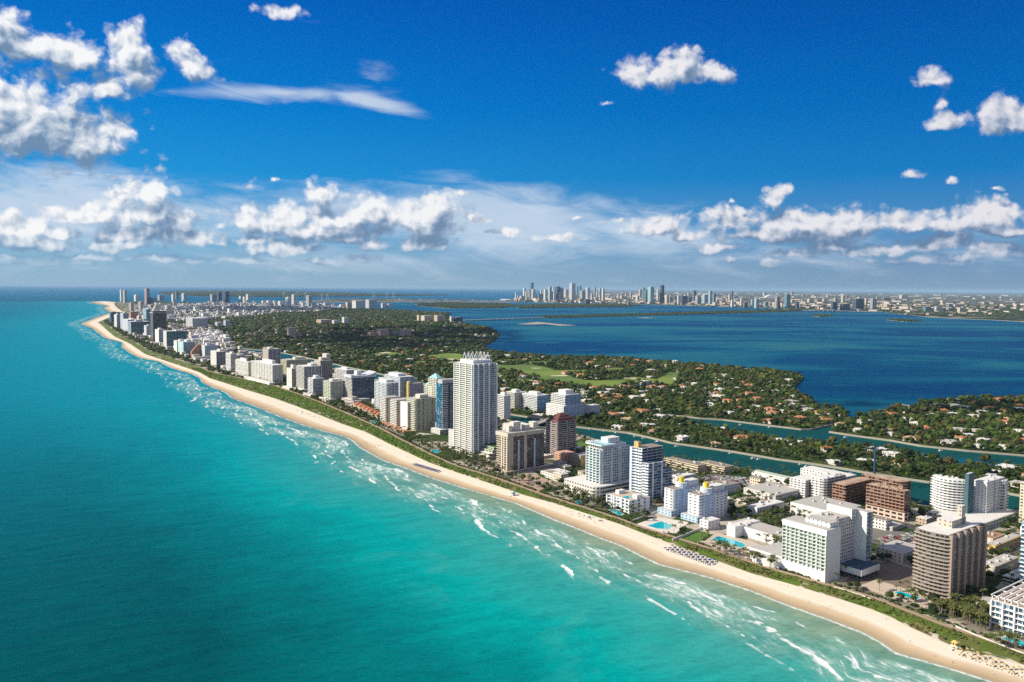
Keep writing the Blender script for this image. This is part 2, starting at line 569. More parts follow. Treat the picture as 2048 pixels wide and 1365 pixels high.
BAYSHORE = [(2100, 836)]
CREEK_N = [(2300, 1048), (2100, 1030), (2010, 1019), (1861, 1013), (1818, 1008), (1760, 985), (1708, 965), (1580, 955), (1463, 933), (1326, 914), (1240, 895), (1170, 872), (1110, 858), (1065, 852), (1024, 842),
           (960, 824), (900, 802), (840, 784), (760, 764), (690, 744), (640, 731), (604, 724), (560, 719), (525, 715), (488, 702)]
CREEK_F = [(486, 697), (520, 700), (560, 705), (604, 713), (650, 724), (700, 735), (780, 752), (850, 768), (910, 784), (960, 801), (1021, 828), (1059, 834), (1094, 840), (1153, 853), (1256, 865),
           (1294, 873), (1343, 885), (1408, 894), (1463, 902), (1558, 918), (1634, 928), (1685, 936), (1748, 947), (1856, 963), (2006, 984), (2100, 1000), (2300, 1020)]
CANAL_N = [(2300, 950), (2100, 940), (2048, 934), (1919, 928), (1796, 902), (1730, 893), (1660, 886), (1590, 881), (1527, 873), (1447, 858), (1390, 848), (1338, 836)]
MAIN_E = [(1335, 829), (1400, 836), (1447, 839), (1527, 849), (1602, 858), (1621, 858), (1682, 845), (1699, 833), (1685, 820), (1640, 814), (1628, 801), (1602, 789), (1587, 776), (1606, 757), (1600, 750), (1530, 740),
          (1450, 733), (1400, 728), (1300, 720), (1244, 716), (1159, 714), (1073, 710), (1015, 704), (981, 701), (966, 692), (988, 682), (1000, 670), (981, 657), (925, 648), (915, 638), (880, 634), (903, 628), (800, 621),
          (690, 618.5), (560, 617), (480, 611), (400, 607), (320, 604), (240, 603)]
GORCE = [(1658, 863), (1697, 869), (1780, 880), (1843, 891), (1938, 901), (2036, 909), (2100, 915), (2300, 930), (2500, 800), (2048, 797), (1887, 799), (1824, 811), (1773, 819), (1723, 833), (1690, 846)]
ZL = 2.6
P_CN, P_CF, P_CAN, P_ME, P_GO = (np.array(GP(p, ZL)) for p in (CREEK_N, CREEK_F, CANAL_N, MAIN_E, GORCE))
s_line = np.r_[np.linspace(cs[0], 2600, 260), np.linspace(2620, S_END, 120)]
walk_w = ST2W(s_line, tw(s_line))
tipA = G(262, 606, ZL)
POLY_A = [tuple(p) for p in ST2W(s_line, td(s_line) + 4.0)] + [tuple(tipA), tuple(G(420, 650, ZL))] + [tuple(p) for p in P_CN[::-1]]
POLY_B = [tuple(p) for p in P_CF] + [tuple(p) for p in P_CAN] + [tuple(p) for p in P_ME] + [tuple(tipA), tuple(G(420, 650, ZL))]
POLY_G = [tuple(p) for p in P_GO]

# ------------------------------------------------------------------ sea: one sheet to the horizon
ang = np.concatenate([np.linspace(-2.6, -0.75, 60), np.linspace(-0.74, 0.74, 520), np.linspace(0.75, 2.6, 60)])
rad = np.concatenate([[60, 140, 220], 246 / np.tan(np.linspace(math.atan(246 / 280), math.atan(246 / 26000), 430)), [32000, 42000, 60000, 90000, 150000, 320000]])
AA, RR = np.meshgrid(ang, rad)
SX, SY = np.sin(AA).ravel() * RR.ravel(), np.cos(AA).ravel() * RR.ravel()
SP = np.c_[SX, SY]
ss_, tt_ = loc(SP)
shore = tc(ss_) - tt_
bayPoly = [tuple(p) for p in ST2W(s_line, tc(s_line))] + GP([(250, 601.5), (1045, 601.5), (1700, 601)]) + [(9000, 9000), (9000, -2000), tuple(G(2400, 1512))]
isbay = inside(bayPoly, SP).astype(float)
shore = np.where(ss_ > S_END, np.maximum(shore, 3000), shore)
creekPoly = [tuple(p) for p in P_CN] + [tuple(p) for p in P_CF]
canalPoly = GP([(2300, 960), (1300, 848), (1300, 820), (1690, 846), (1700, 836), (1730, 836), (2300, 905)])
iscreek = np.maximum(inside(creekPoly, SP), inside(canalPoly, SP)).astype(float)
nv = len(SP)
na = len(ang)
ii = (np.arange(len(rad) - 1)[:, None] * na + np.arange(na - 1)[None, :]).ravel()
Q = np.c_[ii, ii + na, ii + na + 1, ii + 1][:, ::-1]

wm = bpy.data.materials.new('sea_water')
wm.use_nodes = True
q = NT(wm.node_tree)
out = q.n('ShaderNodeOutputMaterial')
pos = q.n('ShaderNodeNewGeometry').outputs['Position']
gv = lambda nm: q.n('ShaderNodeAttribute', attribute_name=nm).outputs['Fac']
SH, AL, BAY, CRK = gv('shore'), gv('along'), gv('bay'), gv('creek')
low = q.noise(pos, 0.0045, 3, 0.5)
mid = q.noise(pos, 0.02, 4, 0.55)
shn = q.m('ADD', SH, q.m('ADD', q.m('MULTIPLY', q.m('SUBTRACT', low, 0.5), 150), q.m('MULTIPLY', q.m('SUBTRACT', mid, 0.5), 70)))
sea_c = q.ramp(q.m('DIVIDE', shn, 1200.0, clamp=True), [
    (0.0, (.25, .33, .22)), (0.03, (.13, .30, .235)), (0.075, (.045, .34, .30)), (0.15, (.0, .335, .315)), (0.225, (.0, .180, .185)), (0.33, (.0, .074, .080)), (1.0, (.0, .072, .094))])
# pale sediment carried off the bar in plumes
plume = q.m('MULTIPLY', q.ss(q.noise(pos, 0.0085, 5, 0.6, 1.2), 0.54, 0.62), q.m('MULTIPLY', q.ss(SH, 40, 75), q.ss(SH, 260, 150)))
sea_c = q.mix(q.m('MULTIPLY', plume, 0.55), sea_c, (.04, .33, .30))
# water farther along the beach is brighter
far = q.ss(AL, 350, 2300)
sea_c = q.mix(q.m('MULTIPLY', far, q.ss(SH, 2600, 200)), sea_c, q.mix(q.ss(SH, 0, 900), (.0, .25, .31), (.0, .170, .230)))
streak = q.noise(q.v('MULTIPLY', pos, (0.35, 1.0, 1)), 0.0016, 5, 0.6, 1.0)
bay_c = q.ramp(streak, [(0.38, (.0, .024, .088)), (0.47, (.0, .044, .105)), (0.535, (.006, .088, .130)), (0.62, (.025, .130, .140))])
bay_c = q.mix(q.ss(q.noise(q.v('MULTIPLY', pos, (0.5, 1.0, 1)), 0.0042, 4, 0.55, .6), 0.60, 0.72), bay_c, (.022, .13, .14))
bay_c = q.mix(CRK, bay_c, q.mix(mid, (.004, .050, .046), (.012, .085, .066)))
col = q.mix(BAY, sea_c, bay_c)
deep = q.ss(q.m('ABSOLUTE', pos and q.n('ShaderNodeSeparateXYZ', {0: pos}).outputs[1]), 9000, 26000)
col = q.mix(q.m('MULTIPLY', deep, q.m('SUBTRACT', 1.0, q.m('MULTIPLY', BAY, 0.5))), col, (.0, .095, .21))
# breakers: broken white lines lying along the beach, thickest over the bar
SHs = q.m('ADD', SH, q.m('MULTIPLY', AL, 0.30))
fco = q.n('ShaderNodeCombineXYZ', {0: q.m('DIVIDE', AL, 17.0), 1: q.m('DIVIDE', SHs, 6.0), 2: 0.0}).outputs[0]
fn = q.noise(fco, 1.0, 7, 0.62, 0.9)
fco2 = q.n('ShaderNodeCombineXYZ', {0: q.m('DIVIDE', AL, 6.0), 1: q.m('DIVIDE', SHs, 2.4), 2: 3.0}).outputs[0]
fn2 = q.noise(fco2, 1.0, 6, 0.68)
patchy = q.noise(q.n('ShaderNodeCombineXYZ', {0: q.m('DIVIDE', AL, 95.0), 1: q.m('DIVIDE', SH, 40.0), 2: 8.0}).outputs[0], 1.0, 3)
shw = q.m('ADD', SH, q.m('MULTIPLY', q.m('SUBTRACT', patchy, 0.5), 46))
band = q.m('MULTIPLY', q.ss(shw, 9, 26), q.ss(shw, 112, 58))
band = q.m('MULTIPLY', band, q.m('MULTIPLY', q.ss(patchy, 0.29, 0.56), q.ss(AL, 1200, 3200, 1.0, 0.72)))
fo = q.m('ADD', q.m('ADD', q.m('MULTIPLY', fn, 0.72), q.m('MULTIPLY', fn2, 0.38)), q.m('MULTIPLY', band, 0.26))
foam = q.m('MULTIPLY', q.ss(fo, 0.785, 0.92), q.ss(band, 0.0, 0.25))
# wave fronts: crests every couple of dozen metres, each broken along its length
wob2 = q.noise(q.n('ShaderNodeCombineXYZ', {0: q.m('DIVIDE', AL, 70.0), 1: q.m('DIVIDE', SH, 60.0), 2: 1.0}).outputs[0], 1.0, 3)
ph = q.m('FRACT', q.m('DIVIDE', q.m('ADD', q.m('ADD', SH, q.m('MULTIPLY', AL, 0.22)), q.m('MULTIPLY', wob2, 44)), 25.0))
crest = q.m('MULTIPLY', q.ss(ph, 0.0, 0.06), q.ss(ph, 0.42, 0.08))
gate = q.ss(q.noise(q.n('ShaderNodeCombineXYZ', {0: q.m('DIVIDE', AL, 34.0), 1: q.m('DIVIDE', SH, 24.0), 2: 6.0}).outputs[0], 1.0, 3, 0.6), 0.43, 0.57)
fo3 = q.m('ADD', q.m('MULTIPLY', q.m('MULTIPLY', crest, gate), 0.62), q.m('MULTIPLY', fn2, 0.55))
foam = q.m('MAXIMUM', q.m('MULTIPLY', foam, 0.75), q.m('MULTIPLY', q.ss(fo3, 0.58, 0.84), q.ss(band, 0.08, 0.5)))
veil = q.m('MULTIPLY', q.ss(q.m('ADD', fn, q.m('MULTIPLY', band, 0.3)), 0.47, 0.92), q.m('MULTIPLY', band, 0.80))
edge = q.m('MULTIPLY', q.ss(q.m('ADD', SH, q.m('MULTIPLY', q.m('SUBTRACT', fn2, 0.5), 7)), 4.4, 1.6), q.m('SUBTRACT', 1.0, BAY))
caps = q.m('MULTIPLY', q.ss(q.noise(q.v('MULTIPLY', pos, (0.20, 0.34, 1)), 1.0, 3, 0.6), 0.815, 0.85), q.m('SUBTRACT', 1.0, BAY))
white = q.m('MAXIMUM', q.m('MAXIMUM', foam, q.m('MULTIPLY', edge, 0.9)), q.m('MULTIPLY', caps, 0.7))
col = q.mix(q.m('MULTIPLY', veil, q.m('SUBTRACT', 1.0, BAY)), col, (.30, .50, .42))
col = q.mix(q.m('MULTIPLY', white, q.m('SUBTRACT', 1.0, BAY)), col, (.80, .82, .80))
# ripples
rip = q.noise(q.v('MULTIPLY', pos, (0.10, 0.26, 1)), 1.0, 6, 0.62, 0.6)
rip2 = q.noise(q.v('MULTIPLY', q.n('ShaderNodeMapping', {'Vector': pos, 'Rotation': (0, 0, R(-24))}).outputs[0], (0.022, 0.075, 1)), 1.0, 5, 0.6)
hgt = q.m('ADD', q.m('MULTIPLY', rip, 0.8), q.m('MULTIPLY', rip2, 2.6))
calm = q.fmix(BAY, 0.40, 0.07)
bmp = q.n('ShaderNodeBump', {'Strength': calm, 'Distance': 1.6, 'Height': hgt})
colr = q.mix(q.m('ADD', q.m('MULTIPLY', q.ss(rip2, 0.35, 0.7), 0.42), q.m('MULTIPLY', q.ss(rip, 0.45, 0.7), 0.40)), col, q.mix(1.0, col, (.45, .58, .64), 'MULTIPLY'))
# a wind-ruffled surface: the body colour of the water under a weak, rough mirror
dif = q.n('ShaderNodeBsdfDiffuse', {'Color': colr, 'Normal': bmp.outputs[0]})
gls = q.n('ShaderNodeBsdfGlossy', {'Color': (.14, .74, 1.0, 1), 'Roughness': 0.28, 'Normal': bmp.outputs[0]})
fre = q.n('ShaderNodeFresnel', {'IOR': 1.33, 'Normal': bmp.outputs[0]})
b = q.n('ShaderNodeMixShader', {0: q.m('MULTIPLY', fre.outputs[0], q.fmix(white, 0.30, 0.05)), 1: dif.outputs[0], 2: gls.outputs[0]})
q.t.links.new(b.outputs[0], out.inputs[0])
me = npmesh('sea_water', np.c_[SX, SY, np.zeros(nv)], Q, wm)
for nm, arr in (('shore', shore), ('along', ss_), ('bay', isbay), ('creek', iscreek)):
    a_ = me.attributes.new(nm, 'FLOAT', 'POINT')
    a_.data.foreach_set('value', arr.astype(np.float32))
tag(obj('sea_water', me), 'turquoise sea and blue bay water around the barrier island', None, None, 'structure')


# ------------------------------------------------------------------ land sheets
def land(name, poly, z, mt, label, side=None, skirt=4.0):
    mb = MB()
    a = sum(poly[i][0] * poly[(i + 1) % len(poly)][1] - poly[(i + 1) % len(poly)][0] * poly[i][1] for i in range(len(poly)))
    if a < 0:
        poly = poly[::-1]
    mb.prism(poly, z - skirt, z, 1, 0)
    return tag(obj(name, mb.mesh(name, [mt, side or M_conc])), label, None, None, 'structure')


def ground_mat(key, stops, scale, cell=0.03, roads=True):
    m_ = bpy.data.materials.new(key)
    m_.use_nodes = True
    q = NT(m_.node_tree)
    out = q.n('ShaderNodeOutputMaterial')
    p = q.n('ShaderNodeNewGeometry').outputs['Position']
    vo = q.n('ShaderNodeTexVoronoi', {'Vector': p, 'Scale': cell}, voronoi_dimensions='2D')
    rnd = q.n('ShaderNodeSeparateColor', {0: vo.outputs['Color']}).outputs[0]
    nz = q.noise(p, scale, 6, 0.6)
    f = q.m('ADD', q.m('MULTIPLY', rnd, 0.55), q.m('MULTIPLY', nz, 0.5))
    c = q.ramp(f, stops)
    fine = q.noise(p, 0.35, 4, 0.6)
    k = q.m('ADD', 0.72, q.m('MULTIPLY', fine, 0.56))
    c = q.mix(1.0, c, q.n('ShaderNodeCombineXYZ', {0: k, 1: k, 2: k}).outputs[0], 'MULTIPLY')
    b = q.n('ShaderNodeBsdfPrincipled', {'Base Color': c, 'Roughness': 0.92, 'Specular IOR Level': 0.15})
    q.t.links.new(b.outputs[0], out.inputs[0])
    return m_


g_town = ground_mat('town_ground', [(0.15, (.025, .05, .012)), (0.46, (.04, .068, .018)), (0.52, (.12, .125, .09)), (0.62, (.30, .27, .22)), (0.78, (.48, .43, .35)), (0.9, (.20, .185, .165))], 0.03, 0.028)
g_park = ground_mat('garden_ground', [(0.2, (.018, .036, .008)), (0.55, (.03, .055, .012)), (0.74, (.07, .10, .025)), (0.92, (.16, .15, .09))], 0.02, 0.03)
land('town_ground', POLY_A, ZL, g_town, 'paved and planted ground of the beachfront strip')
M_bank = mat('bank_stone', (.055, .055, .04), .9, .25, .2)
land('garden_ground', POLY_B, ZL + 0.05, g_park, 'wooded residential ground west of the creek', M_bank)
land('garden_ground', POLY_G, ZL, g_park, 'wooded ground of the island at the right', M_bank)

# beach sheet: slopes from under the water to the dune
sb = np.r_[np.arange(cs[0], 2600, 6.0), np.arange(2600, S_END, 60)]
fr = np.array([-0.14, 0, .08, .2, .35, .5, .65, .8, .9, 1.0, 1.1])
zz = np.array([-.9, .03, .35, .8, 1.2, 1.6, 1.9, 2.2, 2.45, 2.7, 2.2])
A_, B_ = tc(sb), td(sb)
A_ = A_ - 0.6
V = []
for k, f in enumerate(fr):
    t = A_ + (B_ - A_) * f if f >= 0 else A_ - 9
    V.append(np.c_[ST2W(sb, t), np.full(len(sb), zz[k])])
V = np.concatenate(V)
n = len(sb)
ii = (np.arange(len(fr) - 1)[:, None] * n + np.arange(n - 1)[None, :]).ravel()
Q = np.c_[ii, ii + n, ii + n + 1, ii + 1]
m_ = bpy.data.materials.new('beach_sand')
m_.use_nodes = True
q = NT(m_.node_tree)
out = q.n('ShaderNodeOutputMaterial')
p = q.n('ShaderNodeNewGeometry').outputs['Position']
ac = q.n('ShaderNodeAttribute', attribute_name='across').outputs['Fac']
al = q.n('ShaderNodeAttribute', attribute_name='along').outputs['Fac']
wob = q.noise(q.n('ShaderNodeCombineXYZ', {0: q.m('DIVIDE', al, 45.0), 1: 0.0, 2: 0.0}).outputs[0], 1.0, 4)
am = q.m('ADD', ac, q.m('MULTIPLY', q.m('SUBTRACT', wob, 0.5), 0.22))
c = q.ramp(am, [(0.0, (.36, .30, .20)), (0.08, (.38, .295, .185)), (0.24, (.50, .385, .245)), (0.38, (.58, .47, .33)), (0.50, (.73, .65, .53)), (1.0, (.70, .62, .505))])
f1 = q.noise(p, 0.9, 6, 0.7)
f2 = q.noise(q.n('ShaderNodeCombineXYZ', {0: q.m('DIVIDE', al, 30.0), 1: q.m('MULTIPLY', ac, 16.0), 2: 0.0}).outputs[0], 1.0, 5, 0.65)
k = q.m('ADD', 0.80, q.m('ADD', q.m('MULTIPLY', f1, 0.16), q.m('MULTIPLY', f2, 0.22)))
c = q.mix(1.0, c, q.n('ShaderNodeCombineXYZ', {0: k, 1: k, 2: k}).outputs[0], 'MULTIPLY')
trk = q.noise(q.n('ShaderNodeCombineXYZ', {0: q.m('DIVIDE', al, 160.0), 1: q.m('MULTIPLY', ac, 52.0), 2: 5.0}).outputs[0], 1.0, 3, 0.6)
foot = q.noise(p, 0.22, 5, 0.75)
c = q.mix(q.m('MULTIPLY', q.m('ADD', q.m('MULTIPLY', q.ss(trk, 0.54, 0.66), 0.22), q.m('MULTIPLY', q.ss(foot, 0.5, 0.75), 0.30)), q.ss(ac, 0.3, 0.5)), c, q.mix(1.0, c, (.62, .58, .54), 'MULTIPLY'))
weed = q.m('MULTIPLY', q.ss(f2, 0.62, 0.70), q.m('MULTIPLY', q.ss(am, 0.33, 0.37), q.ss(am, 0.45, 0.41)))
c = q.mix(q.m('MULTIPLY', weed, 0.5), c, (.17, .12, .07))
b = q.n('ShaderNodeBsdfPrincipled', {'Base Color': c, 'Roughness': q.ss(am, 0.06, 0.2, 0.35, 0.95), 'Specular IOR Level': 0.2,
                                     'Normal': q.n('ShaderNodeBump', {'Strength': 0.35, 'Distance': 0.3, 'Height': f1}).outputs[0]})
q.t.links.new(b.outputs[0], out.inputs[0])
me = npmesh('beach_sand', V, Q, m_, smooth=True)
for nm, arr in (('across', np.repeat(fr, n)), ('along', np.tile(sb, len(fr)))):
    a_ = me.attributes.new(nm, 'FLOAT', 'POINT')
    a_.data.foreach_set('value', arr.astype(np.float32))
tag(obj('beach_sand', me), 'long pale sand beach between the surf and the dune', None, None, 'structure')

# dune strip with growth, and the brick walk behind it
M_dune = ground_mat('dune_growth', [(0.2, (.10, .17, .02)), (0.5, (.085, .13, .02)), (0.7, (.15, .15, .05)), (0.9, (.26, .20, .11))], 0.05, 0.05)
M_walk = mat('brick_walk', (.36, .26, .19), .9, .15, .5)


def strip(name, fa, fb, za, zb, mt, label, s0=None, s1=None, step=6.0, bump=0.0):
    s0 = cs[0] if s0 is None else s0
    s1 = S_END if s1 is None else s1
    sv = np.r_[np.arange(s0, min(s1, 2600), step), np.arange(2600, s1, 60)] if s1 > 2600 else np.arange(s0, s1, step)
    m = 6
    V = []
    for k in range(m):
        f = k / (m - 1)
        t = fa(sv) * (1 - f) + fb(sv) * f
        z = za + (zb - za) * f + (rng.normal(0, bump, len(sv)) if 0 < k < m - 1 else 0)
        V.append(np.c_[ST2W(sv, t), np.zeros(len(sv)) + z])
    n = len(sv)
    ii = (np.arange(m - 1)[:, None] * n + np.arange(n - 1)[None, :]).ravel()
    me = npmesh(name, np.concatenate(V), np.c_[ii, ii + n, ii + n + 1, ii + 1], mt, smooth=True)
    return tag(obj(name, me), label, None, None, 'structure')


strip('dune_ground', lambda s_: td(s_) - 0.8, lambda s_: tw(s_) - 2.4, 2.72, 3.3, M_dune, 'low planted dune along the back of the beach', bump=0.35)
strip('beach_path', lambda s_: tw(s_) - 2.4, lambda s_: tw(s_) + 2.4, 3.35, 3.35, M_walk, 'brick beach walk behind the dune', s1=2600)
M_asph = mat('asphalt', (.075, .072, .07), .9, .2, .3)
ROADPX = [(2300, 1170), (2100, 1120), (1790, 1046), (1600, 1001), (1400, 957), (1290, 931), (1180, 901), (1100, 876), (1000, 850), (900, 815), (760, 775), (600, 735)]
rs_, rt_ = curve(ROADPX, ZL)
tr = lambda s_: np.interp(s_, rs_, rt_)
strip('avenue_road', lambda s_: tr(s_) - 9, lambda s_: tr(s_) + 9, ZL + .06, ZL + .06, M_asph, 'asphalt avenue behind the beachfront hotels', s1=2600)


# ------------------------------------------------------------------ buildings
FOOT = []          # footprints (corner, length along beach, depth inland), kept clear of trees and houses


def sp(wall=WHITE, glass=GM, bay=3.4, wf=.6, hf=.55, balc=0.0, par=1.0, parc=None, piers=(), pw=1.2, pc=None, pd=None, wb=False, gl=.35):
    return dict(wall=wall, glass=glass, bay=bay, wf=wf, hf=hf, balc=balc, par=par, parc=parc or wall, piers=piers, pw=pw, pc=pc or wall, pd=pd, wb=wb, gl=gl)


def even(n, a=0.0, b=1.0):
    return [a + (b - a) * i / (n - 1) for i in range(n)]


def offset_chain(pts, d):
    out = []
    n = len(pts)
    for i, p in enumerate(pts):
        ns = []
        if i > 0:
            e = (p[0] - pts[i - 1][0], p[1] - pts[i - 1][1])
            l = math.hypot(*e) or 1
            ns.append((e[1] / l, -e[0] / l))
        if i < n - 1:
            e = (pts[i + 1][0] - p[0], pts[i + 1][1] - p[1])
            l = math.hypot(*e) or 1
            ns.append((e[1] / l, -e[0] / l))
        nx, ny = sum(a[0] for a in ns) / len(ns), sum(a[1] for a in ns) / len(ns)
        l2 = nx * nx + ny * ny
        out.append((p[0] + nx * d / l2, p[1] + ny * d / l2))
    return out


def band(mb, pts, d0, d1, z0, z1, m=0):
    a, b = offset_chain(pts, d0), offset_chain(pts, d1)
    mb.prism(b + a[::-1], z0, z1, m, bottom=True)


class Bld:
    def __init__(s, name, label, cat='building', group=None):
        s.name, s.label, s.cat, s.group, s.root = name, label, cat, group, None

    def at(s, c, rz=ROTZ):
        if s.root is None:
            s.c0 = c
            s.root = tag(obj(s.name, None, None, (c[0], c[1], ZL), rz), s.label, s.cat, s.group)
        d = np.asarray(c) - s.c0
        return float(d @ DW), float(d @ DS)

    def part(s, name, mb, mats, off=(0, 0, 0), parent=None):
        return obj(name, mb.mesh(name, mats), parent or s.root, off)

    def box(s, xc, yb, yt, xL, xR, SS=None, NN=None, fh=3.1, roof=None, bow=0.0, cham=0.0, name='wall', zb=0.0, side=None, xs=None, rim=.9, U=None, V=None, wallz=0.0):
        SS = SS or sp()
        NN = NN or SS
        c = G(xc, yb, ZL)
        U = U or max(4.0, solve_len(c, DS, xL))
        V = V or max(4.0, solve_len(c, DW, xR))
        h = solve_h(c, yt) - ZL
        FOOT.append((c, U, V))
        lx, ly = s.at(c)
        return s.raw(lx, ly, U, V, zb, h, SS, NN, fh, roof, bow, cham, name, rim, depth(c))

    def raw(s, lx, ly, U, V, z0, z1, SS, NN, fh=3.1, roof=None, bow=0.0, cham=0.0, name='wall', rim=.9, dist=0.0):
        rf_ = None
        n = max(1, round((z1 - z0) / fh))
        f = (z1 - z0) / n
        cS, cN = [(0, U), (0, 0)], [(0, 0), (V, 0)]
        if bow:
            k = 9
            cS = [(-bow * (1 - (2 * i / k - 1) ** 2), U * (1 - i / k)) for i in range(k + 1)]
        if cham:
            k = 4
            arc = [(cham - cham * math.sin(a) if False else cham * (1 - math.cos(a)), cham * (1 - math.sin(a))) for a in [math.pi / 2 * i / k for i in range(k + 1)]]
            # rounded corner from the sea side to the north side
            arc = [(cham * (1 - math.cos(a)), cham * (1 - math.sin(a))) for a in [math.pi / 2 * i / k for i in range(k + 1)]]
            cS = [(0, U)] + arc
            cN = [arc[-1], (V, 0)]
        poly = cS + cN[1:] + [(V, U)]
        mS = facade(SS['wall'], SS['glass'], SS['bay'], SS['wf'], SS['hf'], f, SS['gl'])
        mN = facade(NN['wall'], NN['glass'], NN['bay'], NN['wf'], NN['hf'], f, NN['gl'])
        ms = [0] * (len(cS) - 1) + [1] * (len(cN) - 1) + [0, 1]
        mb = MB().prism(poly, 0, z1 - z0, 0, 2, ms)
        off = (lx, ly, z0)
        s.part(name, mb, [mS, mN, M(SS['wall'])], off)
        if roof is not False:
            ins = [(rim, rim), (V - rim, rim), (V - rim, U - rim), (rim, U - rim)]
            if bow or cham:
                ins = [(p[0] * (1 - 2 * rim / V) + rim, p[1] * (1 - 2 * rim / U) + rim) for p in poly]
            mr = MB().prism(ins, z1 - z0 + .02, z1 - z0 + .25, 0)
            rf_ = s.part('roof', mr, [roof or M_roof], off)
        if dist < 2700:
            for ch, q_ in ((cS, SS), (cN, NN)):
                if q_['balc']:
                    mb = MB()
                    band(mb, ch, .02, q_['balc'], -.13, .13)
                    if q_['par'] > .05:
                        band(mb, ch, q_['balc'] - .16, q_['balc'], .13, q_['par'])
                    me = mb.mesh('balcony', [M(q_['parc'])])
                    for i in range(1, n + (0 if q_['par'] > .05 else 1)):
                        obj('balcony', me, s.root, (lx, ly, z0 + i * f))
                if q_['wb']:
                    mb = MB()
                    band(mb, ch, .01, .08, 0, f * .62)
                    me = mb.mesh('window_band', [facade(q_['wall'], q_['glass'], q_['bay'], .86, .96, f * .62, q_['gl'])])
                    for i in range(n):
                        obj('window_band', me, s.root, (lx, ly, z0 + i * f + f * .2))
            for ax, q_, L in (('s', SS, U), ('n', NN, V)):
                d = q_['pd'] or (q_['balc'] + .25 if q_['balc'] else .5)
                if q_['piers']:
                    w_ = q_['pw']
                    mb = MB()
                    mb.box(-d, .3, 0, w_, 0, z1 - z0 + .01) if ax == 's' else mb.box(0, w_, -d, .3, 0, z1 - z0 + .01)
                    me = mb.mesh('pier', [M(q_['pc'])])
                    for p in q_['piers']:
                        t = p * (L - w_)
                        obj('pier', me, s.root, (lx, ly + t, z0) if ax == 's' else (lx + t, ly, z0))
        bx = type('Box', (), {})()
        bx.lx, bx.ly, bx.U, bx.V, bx.z0, bx.z1, bx.s, bx.roof = lx, ly, U, V, z0, z1, s, rf_
        return bx

    def top(s, bx, a, b, c_, d, h, col=None, name='penthouse', z=None, roof=None, over=0):
        """a box on the roof: a..b along the depth, c..d along the beach, as fractions"""
        mb = MB()
        x0, x1, y0, y1 = bx.V * a, bx.V * b, bx.U * c_, bx.U * d
        mb.box(x0, x1, y0, y1, .26, h, 0, 1, bottom=False)
        return s.part(name, mb, [facade(col or OFFW, GM, 4, .3, .35, 3.2), roof or M_roofw], (bx.lx, bx.ly, bx.z1 if z is None else z))

    def units(s, bx, n, seed=1):
        """air conditioning boxes scattered on the roof"""
        rr = random.Random(seed)
        for i in range(n):
            a, b = rr.uniform(.08, .85), rr.uniform(.08, .85)
            mb = MB().box(0, rr.uniform(1.5, 3.5), 0, rr.uniform(1.5, 3), .26, rr.uniform(1.2, 2.4), 0, bottom=False)
            s.part('air_conditioner', mb, [M((.5, .5, .5))], (bx.V * a, bx.U * b, bx.z1 - bx.z0), bx.roof)


B = Bld
# --- the white hotel nearest the camera
b = B('hotel', 'white slab hotel with pale green balcony grid beside an empty dark lot', 'hotel')
sea = sp((.66, .68, .64), (.10, .15, .125), 2.9, .66, .66, 1.5, .9, (.50, .58, .52), even(11), .35, (.70, .71, .68), wb=False, gl=.9)
blank = sp(WHITE, GM, 900, 0.0, 0.0)
m = b.box(1652, 1166, 1073, 1565, 1679, sea, blank, zb=9, fh=3.0)
b.raw(m.lx - 1.75, m.ly, m.U, m.V + 1.75, 0, 9, blank, blank, roof=False)
b.raw(m.lx - 1.7, m.ly - .3, m.U + .6, m.V + .3, m.z1, m.z1 + 5.0, blank, blank, roof=M_roof, name='parapet_wall')
b.top(m, .35, 1.0, .05, .62, 9, WHITE, roof=M_roof)
wn = sp((.60, .585, .58), (.12, .105, .09), 3.0, .55, .5, gl=.5)
g2 = sp(WHITE, GA, 3.6, .8, .5)
L = b.raw(m.lx + m.V, m.ly + 6, 20, m.V * 1.85, 0, m.z1 + 9, wn, wn, fh=3.1)
tw_ = b.raw(L.lx + L.V * .83, m.ly - 5, 30, m.V * .30, 0, m.z1 + 13, blank, sp(WHITE, (.14, .2, .22), 40, .96, .5, 1.2, .8, (.20, .33, .34)), fh=3.2)
b.raw(L.lx + L.V * .60, m.ly + 4, 24, m.V * .36, m.z1 + 6, m.z1 + 15, blank, wn)
b.raw(L.lx + L.V, m.ly + 2, 30, 16, 0, m.z1 + 9, g2, g2)
b.raw(L.lx + 6, m.ly - 16, 22, L.V * .78, 4.5, 9.5, blank, blank, roof=M_slate, name='canopy_block')
b.raw(L.lx + 10, m.ly - 14, 20, L.V * .7, 0, 4.5, sp((.3, .28, .26), GD, 4, .8, .8), sp((.3, .28, .26), GD, 4, .8, .8), roof=False, name='entrance_wall')
b.raw(m.lx - 2, m.ly + m.U, 34, 44, 0, 7.5, blank, blank, bow=7, name='lounge_wall')
b.raw(m.lx + m.V * .1, m.ly + m.U * .98, 40, m.V * .7, 0, 9, blank, blank)
b.units(L, 6, 3)
wing = b

